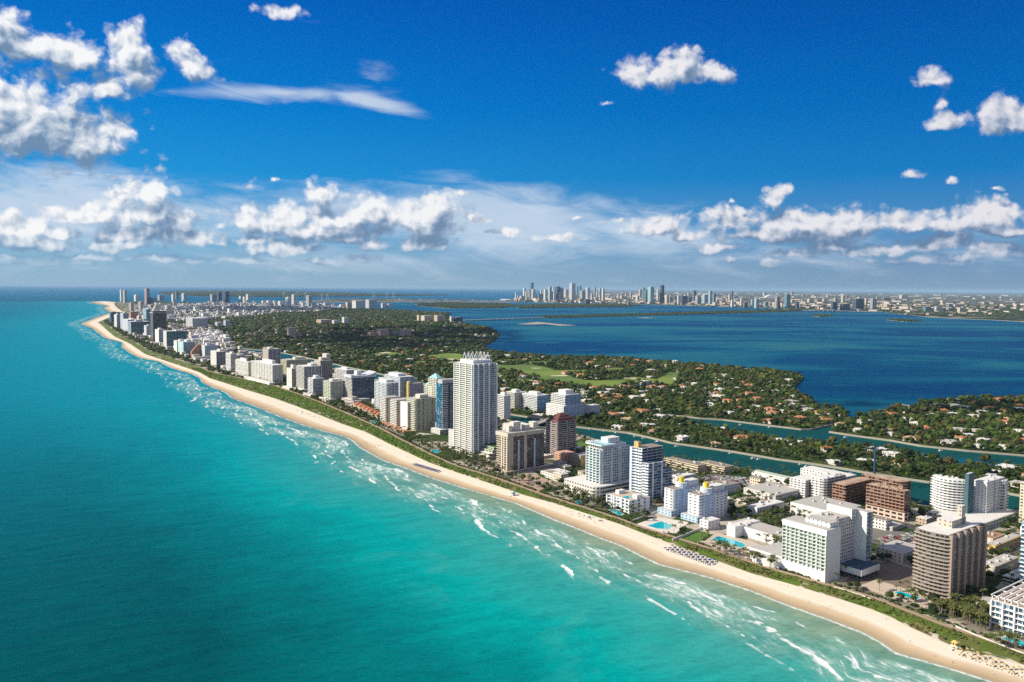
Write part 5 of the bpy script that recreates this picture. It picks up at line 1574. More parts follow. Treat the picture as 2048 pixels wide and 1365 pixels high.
def house_mesh(kind, seed):
    r_ = random.Random(seed)
    a, b_, h = r_.uniform(7, 11), r_.uniform(5, 7.5), r_.uniform(3.4, 6.6)
    c_, d_ = r_.uniform(3, 5), r_.uniform(3.5, 6)
    poly = [(-a, -b_), (a, -b_), (a, b_), (a - c_ * 1.6, b_), (a - c_ * 1.6, b_ + d_), (-a * .4, b_ + d_), (-a * .4, b_), (-a, b_)]
    wl_ = facade(RO[kind][2], (.05, .055, .06), 3.2, .4, .5, 3.2)
    wm_ = MB().prism(poly, 0, h).mesh('house', [wl_])
    mb = MB()
    if kind in (0, 2):
        mb.prism([(x * 1.03, y * 1.03) for x, y in poly], h, h + .45)
        mb.box(-2, 1.5, -2.2, 1, h + .45, h + 1.6, bottom=False)
    else:
        e, rh = .7, 2.4
        for (x0, x1, y0, y1, o_) in ((-a, a, -b_, b_, 0), (-a * .4, a - c_ * 1.6, b_ - .5, b_ + d_, .12)):
            x0, x1, y0, y1 = x0 - e, x1 + e, y0 - e, y1 + e
            k_ = min(x1 - x0, y1 - y0) / 2
            A_, B_ = ((x0 + k_, (y0 + y1) / 2, h + rh + o_), (x1 - k_, (y0 + y1) / 2, h + rh + o_)) if x1 - x0 > y1 - y0 else (((x0 + x1) / 2, y0 + k_, h + rh + o_), ((x0 + x1) / 2, y1 - k_, h + rh + o_))
            p0, p1, p2, p3 = (x0, y0, h + o_), (x1, y0, h + o_), (x1, y1, h + o_), (x0, y1, h + o_)
            if x1 - x0 > y1 - y0:
                mb.face([p0, p1, B_, A_]); mb.face([p1, p2, B_]); mb.face([p2, p3, A_, B_]); mb.face([p3, p0, A_])
            else:
                mb.face([p0, p1, A_]); mb.face([p1, p2, B_, A_]); mb.face([p2, p3, B_]); mb.face([p3, p0, A_, B_])
            mb.face([p3, p2, p1, p0])
    rm = mb.mesh('roof', [RO[kind][1]])
    return wm_, rm


HM = [[house_mesh(k, 10 * k + j) for j in range(3)] for k in range(4)]
hp = np.concatenate([scatter([POLY_B, POLY_G], 500, 2300, 44, jit=.35), scatter([POLY_B, POLY_G], 2300, 4200, 72, jit=.4), scatter([POLY_B], 4200, 8800, 84, jit=.49)])
hp = hp[clear(hp, 9)]


def edge_dist(P, line):
    d = np.full(len(P), 1e9)
    for i in range(len(line) - 1):
        a, b_ = np.asarray(line[i]), np.asarray(line[i + 1])
        ab = b_ - a
        t = np.clip(((P - a) @ ab) / (ab @ ab), 0, 1)
        d = np.minimum(d, np.linalg.norm(P - (a + t[:, None] * ab), axis=1))
    return d


for ln in (P_CF, P_CAN, P_ME, P_GO):
    hp = hp[edge_dist(hp, ln) > 14]
px_, py_ = proj(hp)
hp = hp[(px_ > -60) & (px_ < 2110)]
hp = hp[np.argsort(np.hypot(hp[:, 0], hp[:, 1]))]
hp = hp[rng.uniform(0, 1, len(hp)) < np.where(np.hypot(hp[:, 0], hp[:, 1]) > 4000, .60, .52)]
NH = 290
kinds = rng.choice(4, len(hp), p=[.44, .24, .18, .14])
for i in range(min(NH, len(hp))):
    k = int(kinds[i])
    j = int(rng.integers(0, 3))
    wm_, rm = HM[k][j]
    sc_ = float(rng.uniform(.85, 1.25))
    o = obj('house', wm_, None, (hp[i][0], hp[i][1], ZL), ROTZ + float(rng.choice([0, 1.57, 3.14, 4.71])) + float(rng.normal(0, .1)), sc_)
    reg = region(hp[i])
    tag(o, RO[k][0] + ' house ' + reg, 'house', RO[k][0] + ' houses ' + reg)
    obj('roof', rm, o)
HOUSE_KEEP = hp
# the rest of the houses, and the low roofs of the far town, as one mass


def boxes(name, pts, sx, sy, hts, cols, label, z0=ZL, rot=None):
    n = len(pts)
    rot = rng.choice([0, math.pi / 2], n) + ROTZ + rng.normal(0, .12, n) if rot is None else rot
    ca, sa = np.cos(rot), np.sin(rot)
    c8 = np.array([(-1, -1), (1, -1), (1, 1), (-1, 1)])
    X = c8[None, :, 0] * sx[:, None]
    Y = c8[None, :, 1] * sy[:, None]
    vx = X * ca[:, None] - Y * sa[:, None] + pts[:, 0][:, None]
    vy = X * sa[:, None] + Y * ca[:, None] + pts[:, 1][:, None]
    lo = np.stack([vx, vy, np.full_like(vx, z0)], -1)
    hi = np.stack([vx, vy, np.repeat(z0 + hts[:, None], 4, 1)], -1)
    V = np.concatenate([lo, hi], 1).reshape(-1, 3)
    f = np.array([[0, 1, 5, 4], [1, 2, 6, 5], [2, 3, 7, 6], [3, 0, 4, 7], [4, 5, 6, 7]])
    Q = (f[None] + (np.arange(n) * 8)[:, None, None]).reshape(-1, 4)
    me = npmesh(name, V, Q, mat('town_walls', None, .85, .1, .05, attr=True), np.repeat(cols, 8, 0))
    return tag(obj(name, me), label, None, None, 'stuff')


rest = hp[NH:]
rc = np.array([RO[k][3] for k in kinds[NH:]]) * rng.uniform(.7, 1.1, (len(rest), 1))
if len(rest):
    boxes('suburb_houses', rest, rng.uniform(6, 10, len(rest)), rng.uniform(4, 7, len(rest)), rng.uniform(4, 8, len(rest)) + 4.5 * (np.hypot(rest[:, 0], rest[:, 1]) > 4000), rc * np.where(np.hypot(rest[:, 0], rest[:, 1]) > 4000, .72, 1.0)[:, None], 'small white and terracotta roofs among the trees of the suburb')
town = GP([(262, 640), (280, 612), (420, 608), (640, 608), (690, 617), (640, 624), (560, 627), (500, 634), (420, 642), (330, 644)], ZL)
tp = scatter([town], 5000, 13000, 62, jit=.4)
tp = tp[rng.uniform(0, 1, len(tp)) < .85]
boxes('town_roofs', tp, rng.uniform(9, 30, len(tp)), rng.uniform(8, 18, len(tp)), rng.uniform(6, 22, len(tp)) * np.where(rng.uniform(0, 1, len(tp)) < .08, 2.2, 1), np.array([.62, .61, .60]) * rng.uniform(.45, 1.1, (len(tp), 1)), 'dense pale low town behind the far beach towers')
clus = GP([(376, 690), (386, 672), (420, 668), (450, 674), (458, 690), (440, 694)], ZL)
tp = scatter([clus], 3000, 7000, 34, jit=.4)
boxes('town_roofs', tp, rng.uniform(8, 18, len(tp)), rng.uniform(8, 14, len(tp)), rng.uniform(8, 26, len(tp)), np.array([.68, .66, .64]) * rng.uniform(.7, 1.1, (len(tp), 1)), 'cluster of white flat roofs beside the aqua slabs')
# mainland: low pale buildings thinning toward the horizon
for (d0, d1, spc, az) in ((9000, 16000, 190, .62), (16000, 30000, 520, .62), (30000, 60000, 1500, .62)):
    mp = scatter([P_MAIN], d0, d1, spc, az)
    az_ = np.arctan2(mp[:, 0], mp[:, 1])
    keep_ = rng.uniform(0, 1, len(mp)) < np.clip(.80 - 1.5 * (az_ - .26), .22, .8) * (1 if d1 < 17000 else .7)
    mp = mp[keep_]
    s_ = spc / 150
    boxes('city_roofs', mp, rng.uniform(14, 55, len(mp)) * s_ ** .7, rng.uniform(12, 26, len(mp)) * s_ ** .7, rng.gamma(2, 7, len(mp)) + 5, np.array([.56, .49, .42]) * rng.uniform(.25, 1.15, (len(mp), 1)), 'pale low buildings of the mainland city, ' + ('nearest the bay' if d0 < 10000 else 'farther inland' if d0 < 20000 else 'near the horizon'), z0=2.0)

# ------------------------------------------------------------------ trees
tp = scatter([POLY_B, POLY_G], 500, 1500, 8.6)
tp2 = scatter([POLY_B, POLY_G], 1500, 2600, 11.5)
tp3 = scatter([POLY_B, POLY_G], 2600, 4600, 17, jit=.8)
tp4 = scatter([POLY_B], 4600, 9800, 30, jit=.9)


def near_house(P, r0):
    g = {}
    for x, y in HOUSE_KEEP:
        g.setdefault((int(x // 30), int(y // 30)), []).append((x, y))
    ok = np.ones(len(P), bool)
    for i, (x, y) in enumerate(P):
        gx, gy = int(x // 30), int(y // 30)
        for a in (-1, 0, 1):
            for b_ in (-1, 0, 1):
                for hx, hy in g.get((gx + a, gy + b_), ()):
                    # the side toward the camera and sun is left more open
                    if (hx - x) ** 2 + (hy - y) ** 2 < r0 * r0:
                        ok[i] = False
    return ok


trees = []
for P, r0, sz in ((tp, 9.0, (3.7, 6.2)), (tp2, 10.5, (5.0, 8.0)), (tp3, 12, (8, 13))):
    ok = clear(P, 3) & near_house(P, r0)
    for ln in (P_CF, P_CAN, P_ME, P_GO):
        ok &= edge_dist(P, ln) > 2.6
    P = P[ok]
    P = P[rng.uniform(0, 1, len(P)) < .94]
    trees.append((P, rng.uniform(*sz, len(P)) * rng.choice([.55, .8, 1, 1.4], len(P), p=[.2, .3, .35, .15])))
ok = clear(tp4, 5) & ~(inside(town, tp4) & (rng.uniform(0, 1, len(tp4)) < .72))
trees.append((tp4[ok], rng.uniform(10, 24, ok.sum())))
# low buildings standing one by one between the towers
lb = scatter([POLY_A], 480, 1300, 30, jit=.42)
s_, t_ = loc(lb)
ok = (t_ > tw(s_) + 60) & clear(lb, 13) & (edge_dist(lb, P_CN) > 16)
lb = lb[ok]
lb = lb[rng.uniform(0, 1, len(lb)) < .8]
LBW = [('white', (.70, .68, .64)), ('cream', (.62, .56, .44)), ('tan', (.48, .39, .30)), ('grey', (.46, .45, .43))]
LBR = [('white', M_roofw), ('grey', M_roof), ('brown', M_roofb)]
for p in lb:
    ka, kb = int(rng.choice(4, p=[.42, .28, .16, .14])), int(rng.choice(3, p=[.42, .38, .2]))
    a, b_, h = float(rng.uniform(6, 13)), float(rng.uniform(5, 9)), float(rng.choice([4, 4.2, 7, 7.4, 10]))
    poly = [(-a, -b_), (a, -b_), (a, b_ * .4), (a * .3, b_ * .4), (a * .3, b_), (-a, b_)] if rng.uniform() < .5 else [(-a, -b_), (a, -b_), (a, b_), (-a, b_)]
    wl_ = facade(LBW[ka][1], (.06, .065, .07), 3.4, .45, .45, 3.5)
    o = obj('low_building', MB().prism(poly, 0, h).mesh('low_building', [wl_]), None, (p[0], p[1], ZL), ROTZ + float(rng.choice([0, 1.5708])))
    reg = region(p)
    tag(o, '%s low building with %s flat roof %s' % (LBW[ka][0], LBR[kb][0], reg), 'building', '%s low buildings with %s roofs %s' % (LBW[ka][0], LBR[kb][0], reg))
    rf_ = obj('roof', MB().prism([(x * .93, y * .93) for x, y in poly], h + .01, h + .22).mesh('roof', [LBR[kb][1]]), o)
    for i in range(int(rng.integers(1, 4))):
        obj('air_conditioner', MB().box(0, float(rng.uniform(1, 2.4)), 0, float(rng.uniform(1, 2)), h + .23, h + float(rng.uniform(1.1, 1.9)), bottom=False).mesh('air_conditioner', [M((.5, .5, .5))]), rf_, (float(rng.uniform(-a * .8, a * .1)), float(rng.uniform(-b_ * .8, b_ * .1)), 0))
    FOOT.append((np.array(p) - DW * a - DS * b_, 2 * b_, 2 * a))
# the strip farther down the beach: dense dark trees and low roofs between the towers
fs = scatter([POLY_A], 1500, 6500, 15)
s_, t_ = loc(fs)
ok = clear(fs, 2) & (t_ > tw(s_) + 6)
fs = fs[ok]
fs = fs[rng.uniform(0, 1, len(fs)) < .8]
far_strip = fs
lr = scatter([POLY_A], 1250, 5600, 42, jit=.4)
s_, t_ = loc(lr)
ok = clear(lr, 9) & (t_ > tw(s_) + 42)
lr = lr[ok]
lr = lr[rng.uniform(0, 1, len(lr)) < .62]
boxes('town_roofs', lr, rng.uniform(7, 15, len(lr)), rng.uniform(5, 10, len(lr)), rng.uniform(5, 15, len(lr)), np.array([.66, .62, .57]) * rng.uniform(.5, 1.1, (len(lr), 1)), 'low pale roofs between the towers farther down the beach')
# the beachfront strip: patches of trees between the buildings
sp_ = scatter([POLY_A], 380, 2600, 8)
s_, t_ = loc(sp_)
dens_ = np.array([mnoise.noise(Vector((x * .012, y * .012, 2.0))) for x, y in sp_])
frontage = (t_ - tw(s_) < 34)
ok = clear(sp_, 3) & (t_ > tw(s_) + 5) & ((dens_ > -.12) | (frontage & (dens_ > -.5)) | (t_ > tr(s_) + 60) & (dens_ > .1))
ok &= edge_dist(sp_, P_CN) > 6
sp_ = sp_[ok]
sp_ = sp_[rng.uniform(0, 1, len(sp_)) < .9]
ispalm = rng.uniform(0, 1, len(sp_)) < .55
strip_trees = sp_[~ispalm]
palms = sp_[ispalm]
isl = trees[0][0]
pick = rng.uniform(0, 1, len(isl)) < .10
palms = np.concatenate([palms, isl[pick]])
trees[0] = (isl[~pick], trees[0][1][~pick])
allT = np.concatenate([strip_trees, trees[0][0]])
allS = np.concatenate([rng.uniform(2.4, 4.4, len(strip_trees)), trees[0][1]])
px_, py_ = proj(allT)
vis = (px_ > -40) & (px_ < 2090) & (py_ < 1400)
allT, allS = allT[vis], allS[vis]
order = np.argsort(np.hypot(allT[:, 0], allT[:, 1]) - 60 * allS)
NTREE = 295
CR = []
for k in range(3):
    for j in range(2):
        v0, f0 = crown(k * 7 + j, 8, 2, 420)
        CR.append((k, npmesh('crown', v0, f0, M_leafs[k])))
trunk_me = MB().bar((0, 0, -1.4), (0, 0, .1), .075, 0, 6, .045).mesh('broadleaf_tree', [M_bark])
HUE = ['dark green', 'mid green', 'olive green']
for i in order[:NTREE]:
    k = int(rng.choice(6, p=[.24, .24, .18, .18, .08, .08]))
    r0 = float(allS[i])
    reg = region(allT[i])
    lab = HUE[CR[k][0]] + ' broadleaf tree ' + reg
    o = obj('broadleaf_tree', trunk_me, None, (allT[i][0], allT[i][1], ZL + r0 * 1.25), float(rng.uniform(0, 6.28)), (r0, r0, r0 * float(rng.uniform(.8, 1.1))))
    tag(o, lab, 'tree', lab.replace('tree', 'trees'))
    obj('crown', CR[k][1], o)
rem = order[NTREE:]


def tcol(n):
    base_ = np.array([(.020, .042, .007), (.048, .078, .010), (.080, .084, .016), (.034, .058, .012), (.080, .064, .022)])
    return base_[rng.choice(5, n, p=[.34, .28, .14, .18, .06])] * rng.uniform(.55, 1.4, (n, 1))


rT, rS = allT[rem], allS[rem]
merge('tree_mass', rT, rS, LOW_V, tcol(len(rT)), rS * .75, 'dense trees of the creek islands and gardens')
P, s_ = trees[1]
merge('tree_mass', P, s_, LOW_V, tcol(len(P)), s_ * .6, 'dense trees of the golf course suburb')
P = np.concatenate([trees[2][0], trees[3][0], far_strip])
s_ = np.concatenate([trees[2][1], trees[3][1], rng.uniform(6, 10, len(far_strip))])
merge('tree_mass', P, s_, FAR_V, tcol(len(P)) * .9, s_ * .25, 'far wooded suburb beyond the beach towers', flat=.62)
# palms
pc = [palm_crown(k) for k in range(4)]
pcm = [npmesh('crown', v0, f0, M_palm) for v0, f0 in pc]
ptr = MB().bar((0, 0, -2.7), (0, 0, -.02), .06, 0, 6, .042).mesh('palm_tree', [mat('palm_bark', (.24, .20, .155), .9, .2, 3)])
px_, py_ = proj(palms)
palms = palms[(px_ > -40) & (px_ < 2090)]
extra = []
for (xa, ya, xb, yb2, n) in [(1430, 1102, 1560, 1142, 26), (1410, 1072, 1560, 1100, 22), (1870, 1225, 1985, 1262, 34), (1900, 1215, 1990, 1235, 16), (1985, 1290, 2090, 1310, 14), (1280, 1040, 1350, 1064, 14), (1760, 1165, 1800, 1182, 8), (1120, 985, 1200, 1010, 18), (860, 890, 990, 945, 40), (1560, 945, 1592, 985, 12), (1800, 1060, 1826, 1085, 6), (1480, 968, 1560, 1000, 14)]:
    for _ in range(int(n * 1.7)):
        f = random.random()
        extra.append(G(xa + (xb - xa) * f + random.gauss(0, 5), ya + (yb2 - ya) * f + random.gauss(0, 4), ZL))
extra = np.array(extra)
extra = extra[clear(extra, .5)]
palms = np.concatenate([extra, palms])
hp_ = rng.uniform(6.5, 11.5, len(palms))
order = np.argsort(np.hypot(palms[:, 0], palms[:, 1]) - 25 * hp_)
NP_ = 290
for i in order[:NP_]:
    sc_ = hp_[i] / 2.9
    reg = region(palms[i])
    o = obj('palm_tree', ptr, None, (palms[i][0], palms[i][1], ZL + hp_[i] * .93), float(rng.uniform(0, 6.28)), (sc_ * 1.05, sc_ * 1.05, sc_))
    tag(o, 'palm tree with drooping fronds ' + reg, 'palm tree', 'palm trees ' + reg)
    obj('crown', pcm[int(rng.integers(0, 4))], o)
rem = order[NP_:]
if len(rem):
    pr = []
    for v0, f0 in pc:
        t = np.array([(.04, 0, 0), (-.03, .03, 0), (-.03, -.03, 0), (.05, 0, -2.7), (-.04, .04, -2.7), (-.04, -.04, -2.7)])
        tf = np.array([[0, 1, 4], [0, 4, 3], [1, 2, 5], [1, 5, 4], [2, 0, 3], [2, 3, 5]])
        pr.append((np.concatenate([v0, t]), np.concatenate([f0, tf + len(v0)])))
    merge('palm_mass', palms[rem], hp_[rem] / 2.9, pr, np.array([(.055, .075, .02)]) * rng.uniform(.7, 1.3, (len(rem), 1)), hp_[rem] * .93, 'smaller palms scattered between the buildings and gardens')

# dune shrubs
sv = rng.uniform(cs[0], 2500, 5200)
f = rng.beta(1.3, 1.0, len(sv))
tv = td(sv) + (tw(sv) - 3 - td(sv)) * (f * .96 + .03)
dn = np.array([mnoise.noise(Vector((a * .035, b_ * .09, 5.0))) for a, b_ in zip(sv, tv)])
ok = dn > -.12 - .25 * (f > .55) - .3 * (sv > 900)
sv, tv, dn, f = sv[ok], tv[ok], dn[ok], f[ok]
P = sv[:, None] * DS + tv[:, None] * DW
s_ = rng.uniform(.7, 2.2, len(P)) * (1 + .35 * (sv > 900))
green = np.clip((sv - 500) / 700, 0, 1)[:, None]
dc = (np.array([(.095, .12, .026)]) * (1 - green) + np.array([(.085, .17, .018)]) * green) * rng.uniform(.6, 1.3, (len(P), 1))
brown = rng.uniform(0, 1, len(P)) < .14
dc[brown] = np.array([.12, .085, .045])
merge('dune_shrubs', P, s_, [crown(300 + k, 3, 1, 14) for k in range(4)], dc, np.full(len(P), .3), 'low green shrubs covering the dune', z0=2.9, flat=.75)
# clipped hedges and bushes along the walk
sv = rng.uniform(cs[0], 1900, 1500)
tv = tw(sv) + rng.uniform(3.5, 8, len(sv))
P = sv[:, None] * DS + tv[:, None] * DW
ok = clear(P, .5)
P = P[ok]
s_ = rng.uniform(.9, 2.1, len(P))
merge('hedge_shrubs', P, s_, [crown(320 + k, 3, 1, 20) for k in range(4)], np.array([(.05, .075, .015)]) * rng.uniform(.6, 1.4, (len(P), 1)), np.full(len(P), .4), 'dark hedges and bushes along the inland side of the beach walk', z0=2.9)
# growth on the islets and causeway
for lab, pts, mt in ISLES:
    if mt is g_park:
        poly = GP(pts, 1.6)
        d_ = [math.hypot(*p) for p in poly]
        P = scatter([poly], min(d_), max(d_), max(14, min(d_) / 260))
        s_ = rng.uniform(.8, 1.4, len(P)) * max(9, min(d_) / 520)
        merge('tree_mass', P, s_, FAR_V, tcol(len(P)) * .8, s_ * .2, 'trees covering the ' + lab, z0=1.6, flat=.55)
P = scatter([P_MAIN], 9000, 17000, 112, .62)
merge('tree_mass', P, rng.uniform(45, 85, len(P)), FAR_V, tcol(len(P)) * .8, np.full(len(P), 2.0), 'street trees of the mainland city', z0=0, flat=.20)


# ------------------------------------------------------------------ distant towers
CL = {'w': ((.70, .69, .66), GM, 'white'), 'c': ((.66, .58, .46), GM, 'cream'), 'b': ((.56, .46, .36), GM, 'beige'), 'g': ((.36, .38, .42), GM, 'grey'), 'l': ((.52, .54, .56), (.12, .16, .2), 'pale grey'),
      'n': ((.05, .085, .14), (.015, .04, .09), 'navy blue'), 't': ((.14, .27, .33), (.04, .14, .2), 'teal'), 'a': ((.36, .48, .52), (.12, .24, .3), 'pale teal'), 'm': ((.42, .34, .34), GM, 'mauve'), 'p': ((.60, .40, .34), GM, 'pink'),
      'd': ((.13, .16, .2), (.04, .06, .09), 'dark grey'), 'r': ((.33, .25, .27), GM, 'reddish')}


def conv(rows, x0, y0, k):
    return [(x0 + a / k, x0 + b_ / k, y0 + t / k, y0 + u / k, c) for a, b_, t, u, c in rows]


DOWN = conv([(85, 115, 265, 385, 'w'), (120, 160, 305, 388, 'g'), (162, 260, 318, 390, 'l'), (220, 270, 185, 330, 'w'), (262, 300, 240, 395, 'c'), (303, 330, 190, 340, 'l'), (330, 356, 245, 385, 'm'), (350, 402, 95, 330, 'n'), (365, 430, 205, 385, 'l'), (435, 470, 320, 385, 'l'),
             (475, 560, 280, 385, 'g'), (512, 545, 220, 330, 'w'), (546, 572, 225, 340, 'b'), (572, 635, 212, 388, 'w'), (650, 712, 160, 400, 'a'), (660, 740, 240, 390, 'g'), (715, 750, 165, 300, 'w'), (738, 760, 222, 395, 'w'), (765, 865, 163, 390, 'n'), (868, 910, 180, 390, 'g'), (810, 862, 258, 390, 'b'),
             (920, 990, 210, 345, 'c'), (1010, 1115, 105, 385, 'l'), (1130, 1168, 160, 310, 't'), (1170, 1218, 148, 330, 't'), (1190, 1285, 228, 395, 'g'), (1185, 1250, 350, 392, 'c'), (1290, 1365, 180, 375, 'l'), (1375, 1420, 275, 402, 'l'), (1425, 1465, 170, 320, 'm'), (1470, 1505, 235, 340, 'l'),
             (1510, 1560, 190, 340, 'a'), (1515, 1560, 305, 388, 'p'), (1562, 1615, 195, 402, 'w'), (1440, 1470, 335, 398, 'w'), (1265, 1370, 372, 456, 'n'), (1826, 1870, 282, 380, 'c'), (1880, 1950, 302, 375, 'c'), (1960, 1998, 282, 375, 'c'), (1720, 1760, 340, 388, 'w'), (1995, 2060, 420, 476, 'g')], 1020, 555, 8.533)
DOWN += conv([(75, 110, 205, 300, 'c'), (115, 165, 280, 322, 'c'), (180, 232, 262, 352, 'w'), (220, 278, 160, 290, 'b'), (284, 325, 133, 350, 't'), (315, 362, 165, 362, 't'), (372, 476, 120, 380, 'a'), (515, 562, 165, 340, 'w'), (570, 640, 92, 380, 'n'), (650, 722, 250, 390, 'c'), (715, 756, 275, 378, 'g'), (756, 790, 292, 380, 'b'),
              (795, 850, 268, 385, 'd'), (850, 900, 255, 412, 'w'), (902, 1026, 262, 404, 'n'), (1030, 1096, 290, 372, 'n'), (1097, 1168, 180, 370, 'd'), (1145, 1242, 262, 408, 'g'), (1255, 1360, 242, 412, 'a'), (1362, 1426, 185, 405, 'a'), (1430, 1486, 225, 402, 't'), (1690, 1736, 240, 375, 'c'), (1735, 1772, 185, 340, 'd'),
              (1730, 1782, 330, 447, 'w'), (1885, 1926, 300, 414, 'w'), (1930, 1962, 370, 432, 'w'), (1620, 1652, 375, 432, 'c'), (1500, 1545, 330, 405, 'b'), (2005, 2048, 370, 436, 'c'), (1660, 1700, 310, 370, 'p'), (1580, 1620, 290, 345, 'c'), (1020, 1070, 210, 280, 'c')], 1250, 560, 8.19)
DOWN += conv([(0, 32, 185, 292, 'w'), (40, 112, 240, 312, 'd'), (145, 192, 205, 312, 'a'), (190, 262, 190, 318, 'a'), (385, 436, 245, 290, 'c'), (330, 390, 235, 305, 't'), (470, 545, 170, 322, 'm'), (495, 547, 240, 328, 'n'), (600, 684, 137, 328, 't'), (595, 628, 275, 318, 'w'), (555, 592, 250, 310, 'c'), (755, 808, 235, 335, 'n'), (690, 745, 205, 250, 'c'),
              (835, 872, 195, 245, 'c'), (915, 1010, 190, 245, 'c'), (1055, 1092, 288, 345, 'b'), (1120, 1200, 190, 230, 'c'), (1240, 1330, 235, 358, 'n'), (1285, 1330, 180, 235, 'c'), (1365, 1500, 262, 358, 'n'), (1380, 1436, 150, 240, 'c'), (1535, 1690, 190, 338, 'n'), (1545, 1590, 325, 356, 'w'), (1700, 1745, 185, 280, 'c'), (1770, 1862, 190, 334, 'g'),
              (1180, 1225, 135, 175, 'c'), (840, 885, 125, 160, 'b'), (310, 365, 105, 150, 'c'), (690, 735, 95, 145, 'p'), (1855, 1890, 160, 190, 'c'), (1610, 1665, 165, 190, 'c'), (985, 1050, 135, 170, 'c')], 1480, 570, 6.827)
DOWN += [(1798, 1816, 590.5, 598, 'c'), (1895, 1904, 608, 617, 't'), (1905, 1920, 609, 617, 'c'), (1914, 1932, 615.5, 627, 'c'), (1846, 1862, 614, 623, 't'), (1868, 1883, 613, 624, 'l'), (1966, 1978, 593, 598, 'c'), (1999, 2006, 593, 598, 'c'), (1964, 1978, 604, 609, 'b'), (2025, 2040, 607, 612, 'c'), (1880, 1896, 601, 606, 'c')]
FARB = [(240, 246, 580, 604, 'l'), (246, 254, 581, 606, 'g'), (289, 300, 577.5, 610, 'r'), (291, 303, 595.5, 610, 'n'), (303, 314, 597, 610, 't'), (315, 328.5, 590.5, 603, 'g'), (268, 280, 590, 603, 'w'), (343, 350, 588.5, 604, 'w'), (350, 357, 584, 599, 'd'), (363, 374, 587.5, 604, 'l'), (420, 434, 589, 606, 'g'), (433, 444, 585, 605, 'n'), (445, 459, 583.5, 606, 'n'),
        (478, 485, 593, 606, 'w'), (486, 492, 594, 608, 'w'), (492, 501, 589, 606, 'w'), (523, 532, 602, 610, 'w'), (533, 545, 601.5, 613, 'w'), (546, 554, 602, 612, 'w'), (556, 570, 603, 613, 'w'), (571, 583, 595, 618, 'w'), (583, 594, 590, 612, 'l'), (603, 612, 606, 614, 'w'), (612, 625, 592, 616, 'g'), (622, 634, 606, 617, 'w'), (646, 660, 606, 615, 'l'),
        (691, 704, 605, 617, 'b'), (704, 730, 602, 618.5, 'w'), (731, 754, 600, 617, 'l'), (762, 772, 607, 616, 'w'), (774, 784, 608, 616, 'w'), (447, 461, 641, 656, 'l'), (430, 446, 645, 655, 'l'), (372, 416, 637, 657, 'l'), (574, 593, 656, 675, 'b'), (633, 663, 640, 650, 'p'), (664, 678, 641, 651, 'w'), (684, 698, 635, 650, 'w'),
        (834, 842, 631, 644, 'c'), (842, 865, 632, 645, 'c'), (868, 890, 631, 646, 'b'), (899, 907, 634, 646, 'w'), (906, 925, 635, 646, 'n'), (735, 754, 666, 674, 'p'), (753, 778, 659.5, 674, 'p'), (786, 799, 663, 672, 'm'), (800, 822, 660, 674, 'p'), (258, 268, 606, 622, 'm'), (277, 287, 604, 626, 'm'), (310, 322, 601, 606, 'w'), (330, 342, 612, 622, 'l'), (380, 390, 613, 622, 'w'), (403, 412, 612, 622, 'w'), (386, 400, 614, 624, 'l')]
ORD = ['first', 'second', 'third', 'fourth', 'fifth', 'sixth', 'seventh', 'eighth', 'ninth', 'tenth', 'eleventh', 'twelfth', 'thirteenth', 'fourteenth', 'fifteenth', 'sixteenth', 'seventeenth', 'eighteenth', 'nineteenth', 'twentieth']
ORD += ['twenty ' + o for o in ORD[:9]] + ['thirtieth'] + ['thirty ' + o for o in ORD[:9]]
MAXH = 0
for rows, zone, grp in ((DOWN, 'in the mainland skyline', 'mainland skyline buildings'), (FARB, 'on the far end of the barrier island', 'far island buildings')):
    seen = {}
    rows = sorted(rows)
    for (xL, xR, yt, yb, c) in rows:
        wall, glass, nm = CL[c]
        tall = (yb - yt) > 1.4 * (xR - xL)
        kind = 'tower' if tall else 'block'
        key = (nm, kind)
        seen[key] = seen.get(key, 0) + 1
        b = B('tower_block' if tall else 'office_block', '%s %s %s from the left %s' % (ORD[seen[key] - 1], nm, kind, zone), 'building', grp)
        xc = xL + (.42 if tall else .30) * (xR - xL)
        q_ = sp(wall, glass, 14 if zone.endswith('skyline') else 8, .55, .5, gl=.25)
        m = b.box(xc, yb, yt, xL, xR, q_, q_, fh=9 if zone.endswith('skyline') else 5, roof=M_roofw if c in 'wcla' else M_roof, rim=2)
        MAXH = max(MAXH, m.z1)
        if tall:
            b.top(m, .25, .75, .25, .75, m.z1 * .035, wall)
# stadium with the white arched roof
c = G(1543, 600, 2)
k_ = depth(c) / F
st = tag(obj('stadium', None, None, (c[0], c[1], 2), ROTZ * 0), 'white arched stadium roof behind the mainland skyline', 'stadium')
mb = MB()
n = 14
for i in range(n):
    f0, f1 = i / n, (i + 1) / n
    h = lambda f: (4 + 6.0 * max(0, math.sin(math.pi * min(1, max(0, (f - .25) / .7))))) * k_
    x0_, x1_ = (-24 + 42 * f0) * k_, (-24 + 42 * f1) * k_
    mb.face([(x0_, 0, 3 * k_), (x1_, 0, 3 * k_), (x1_, 0, h(f1)), (x0_, 0, h(f0))])
    mb.face([(x0_, 0, h(f0)), (x1_, 0, h(f1)), (x1_, 160, h(f1)), (x0_, 160, h(f0))])
obj('roof', mb.mesh('roof', [M(WHITE)]), st)
obj('wall', MB().box(-23 * k_, 17 * k_, 2, 150, 0, 2.98 * k_).mesh('wall', [M((.5, .5, .52))]), st)

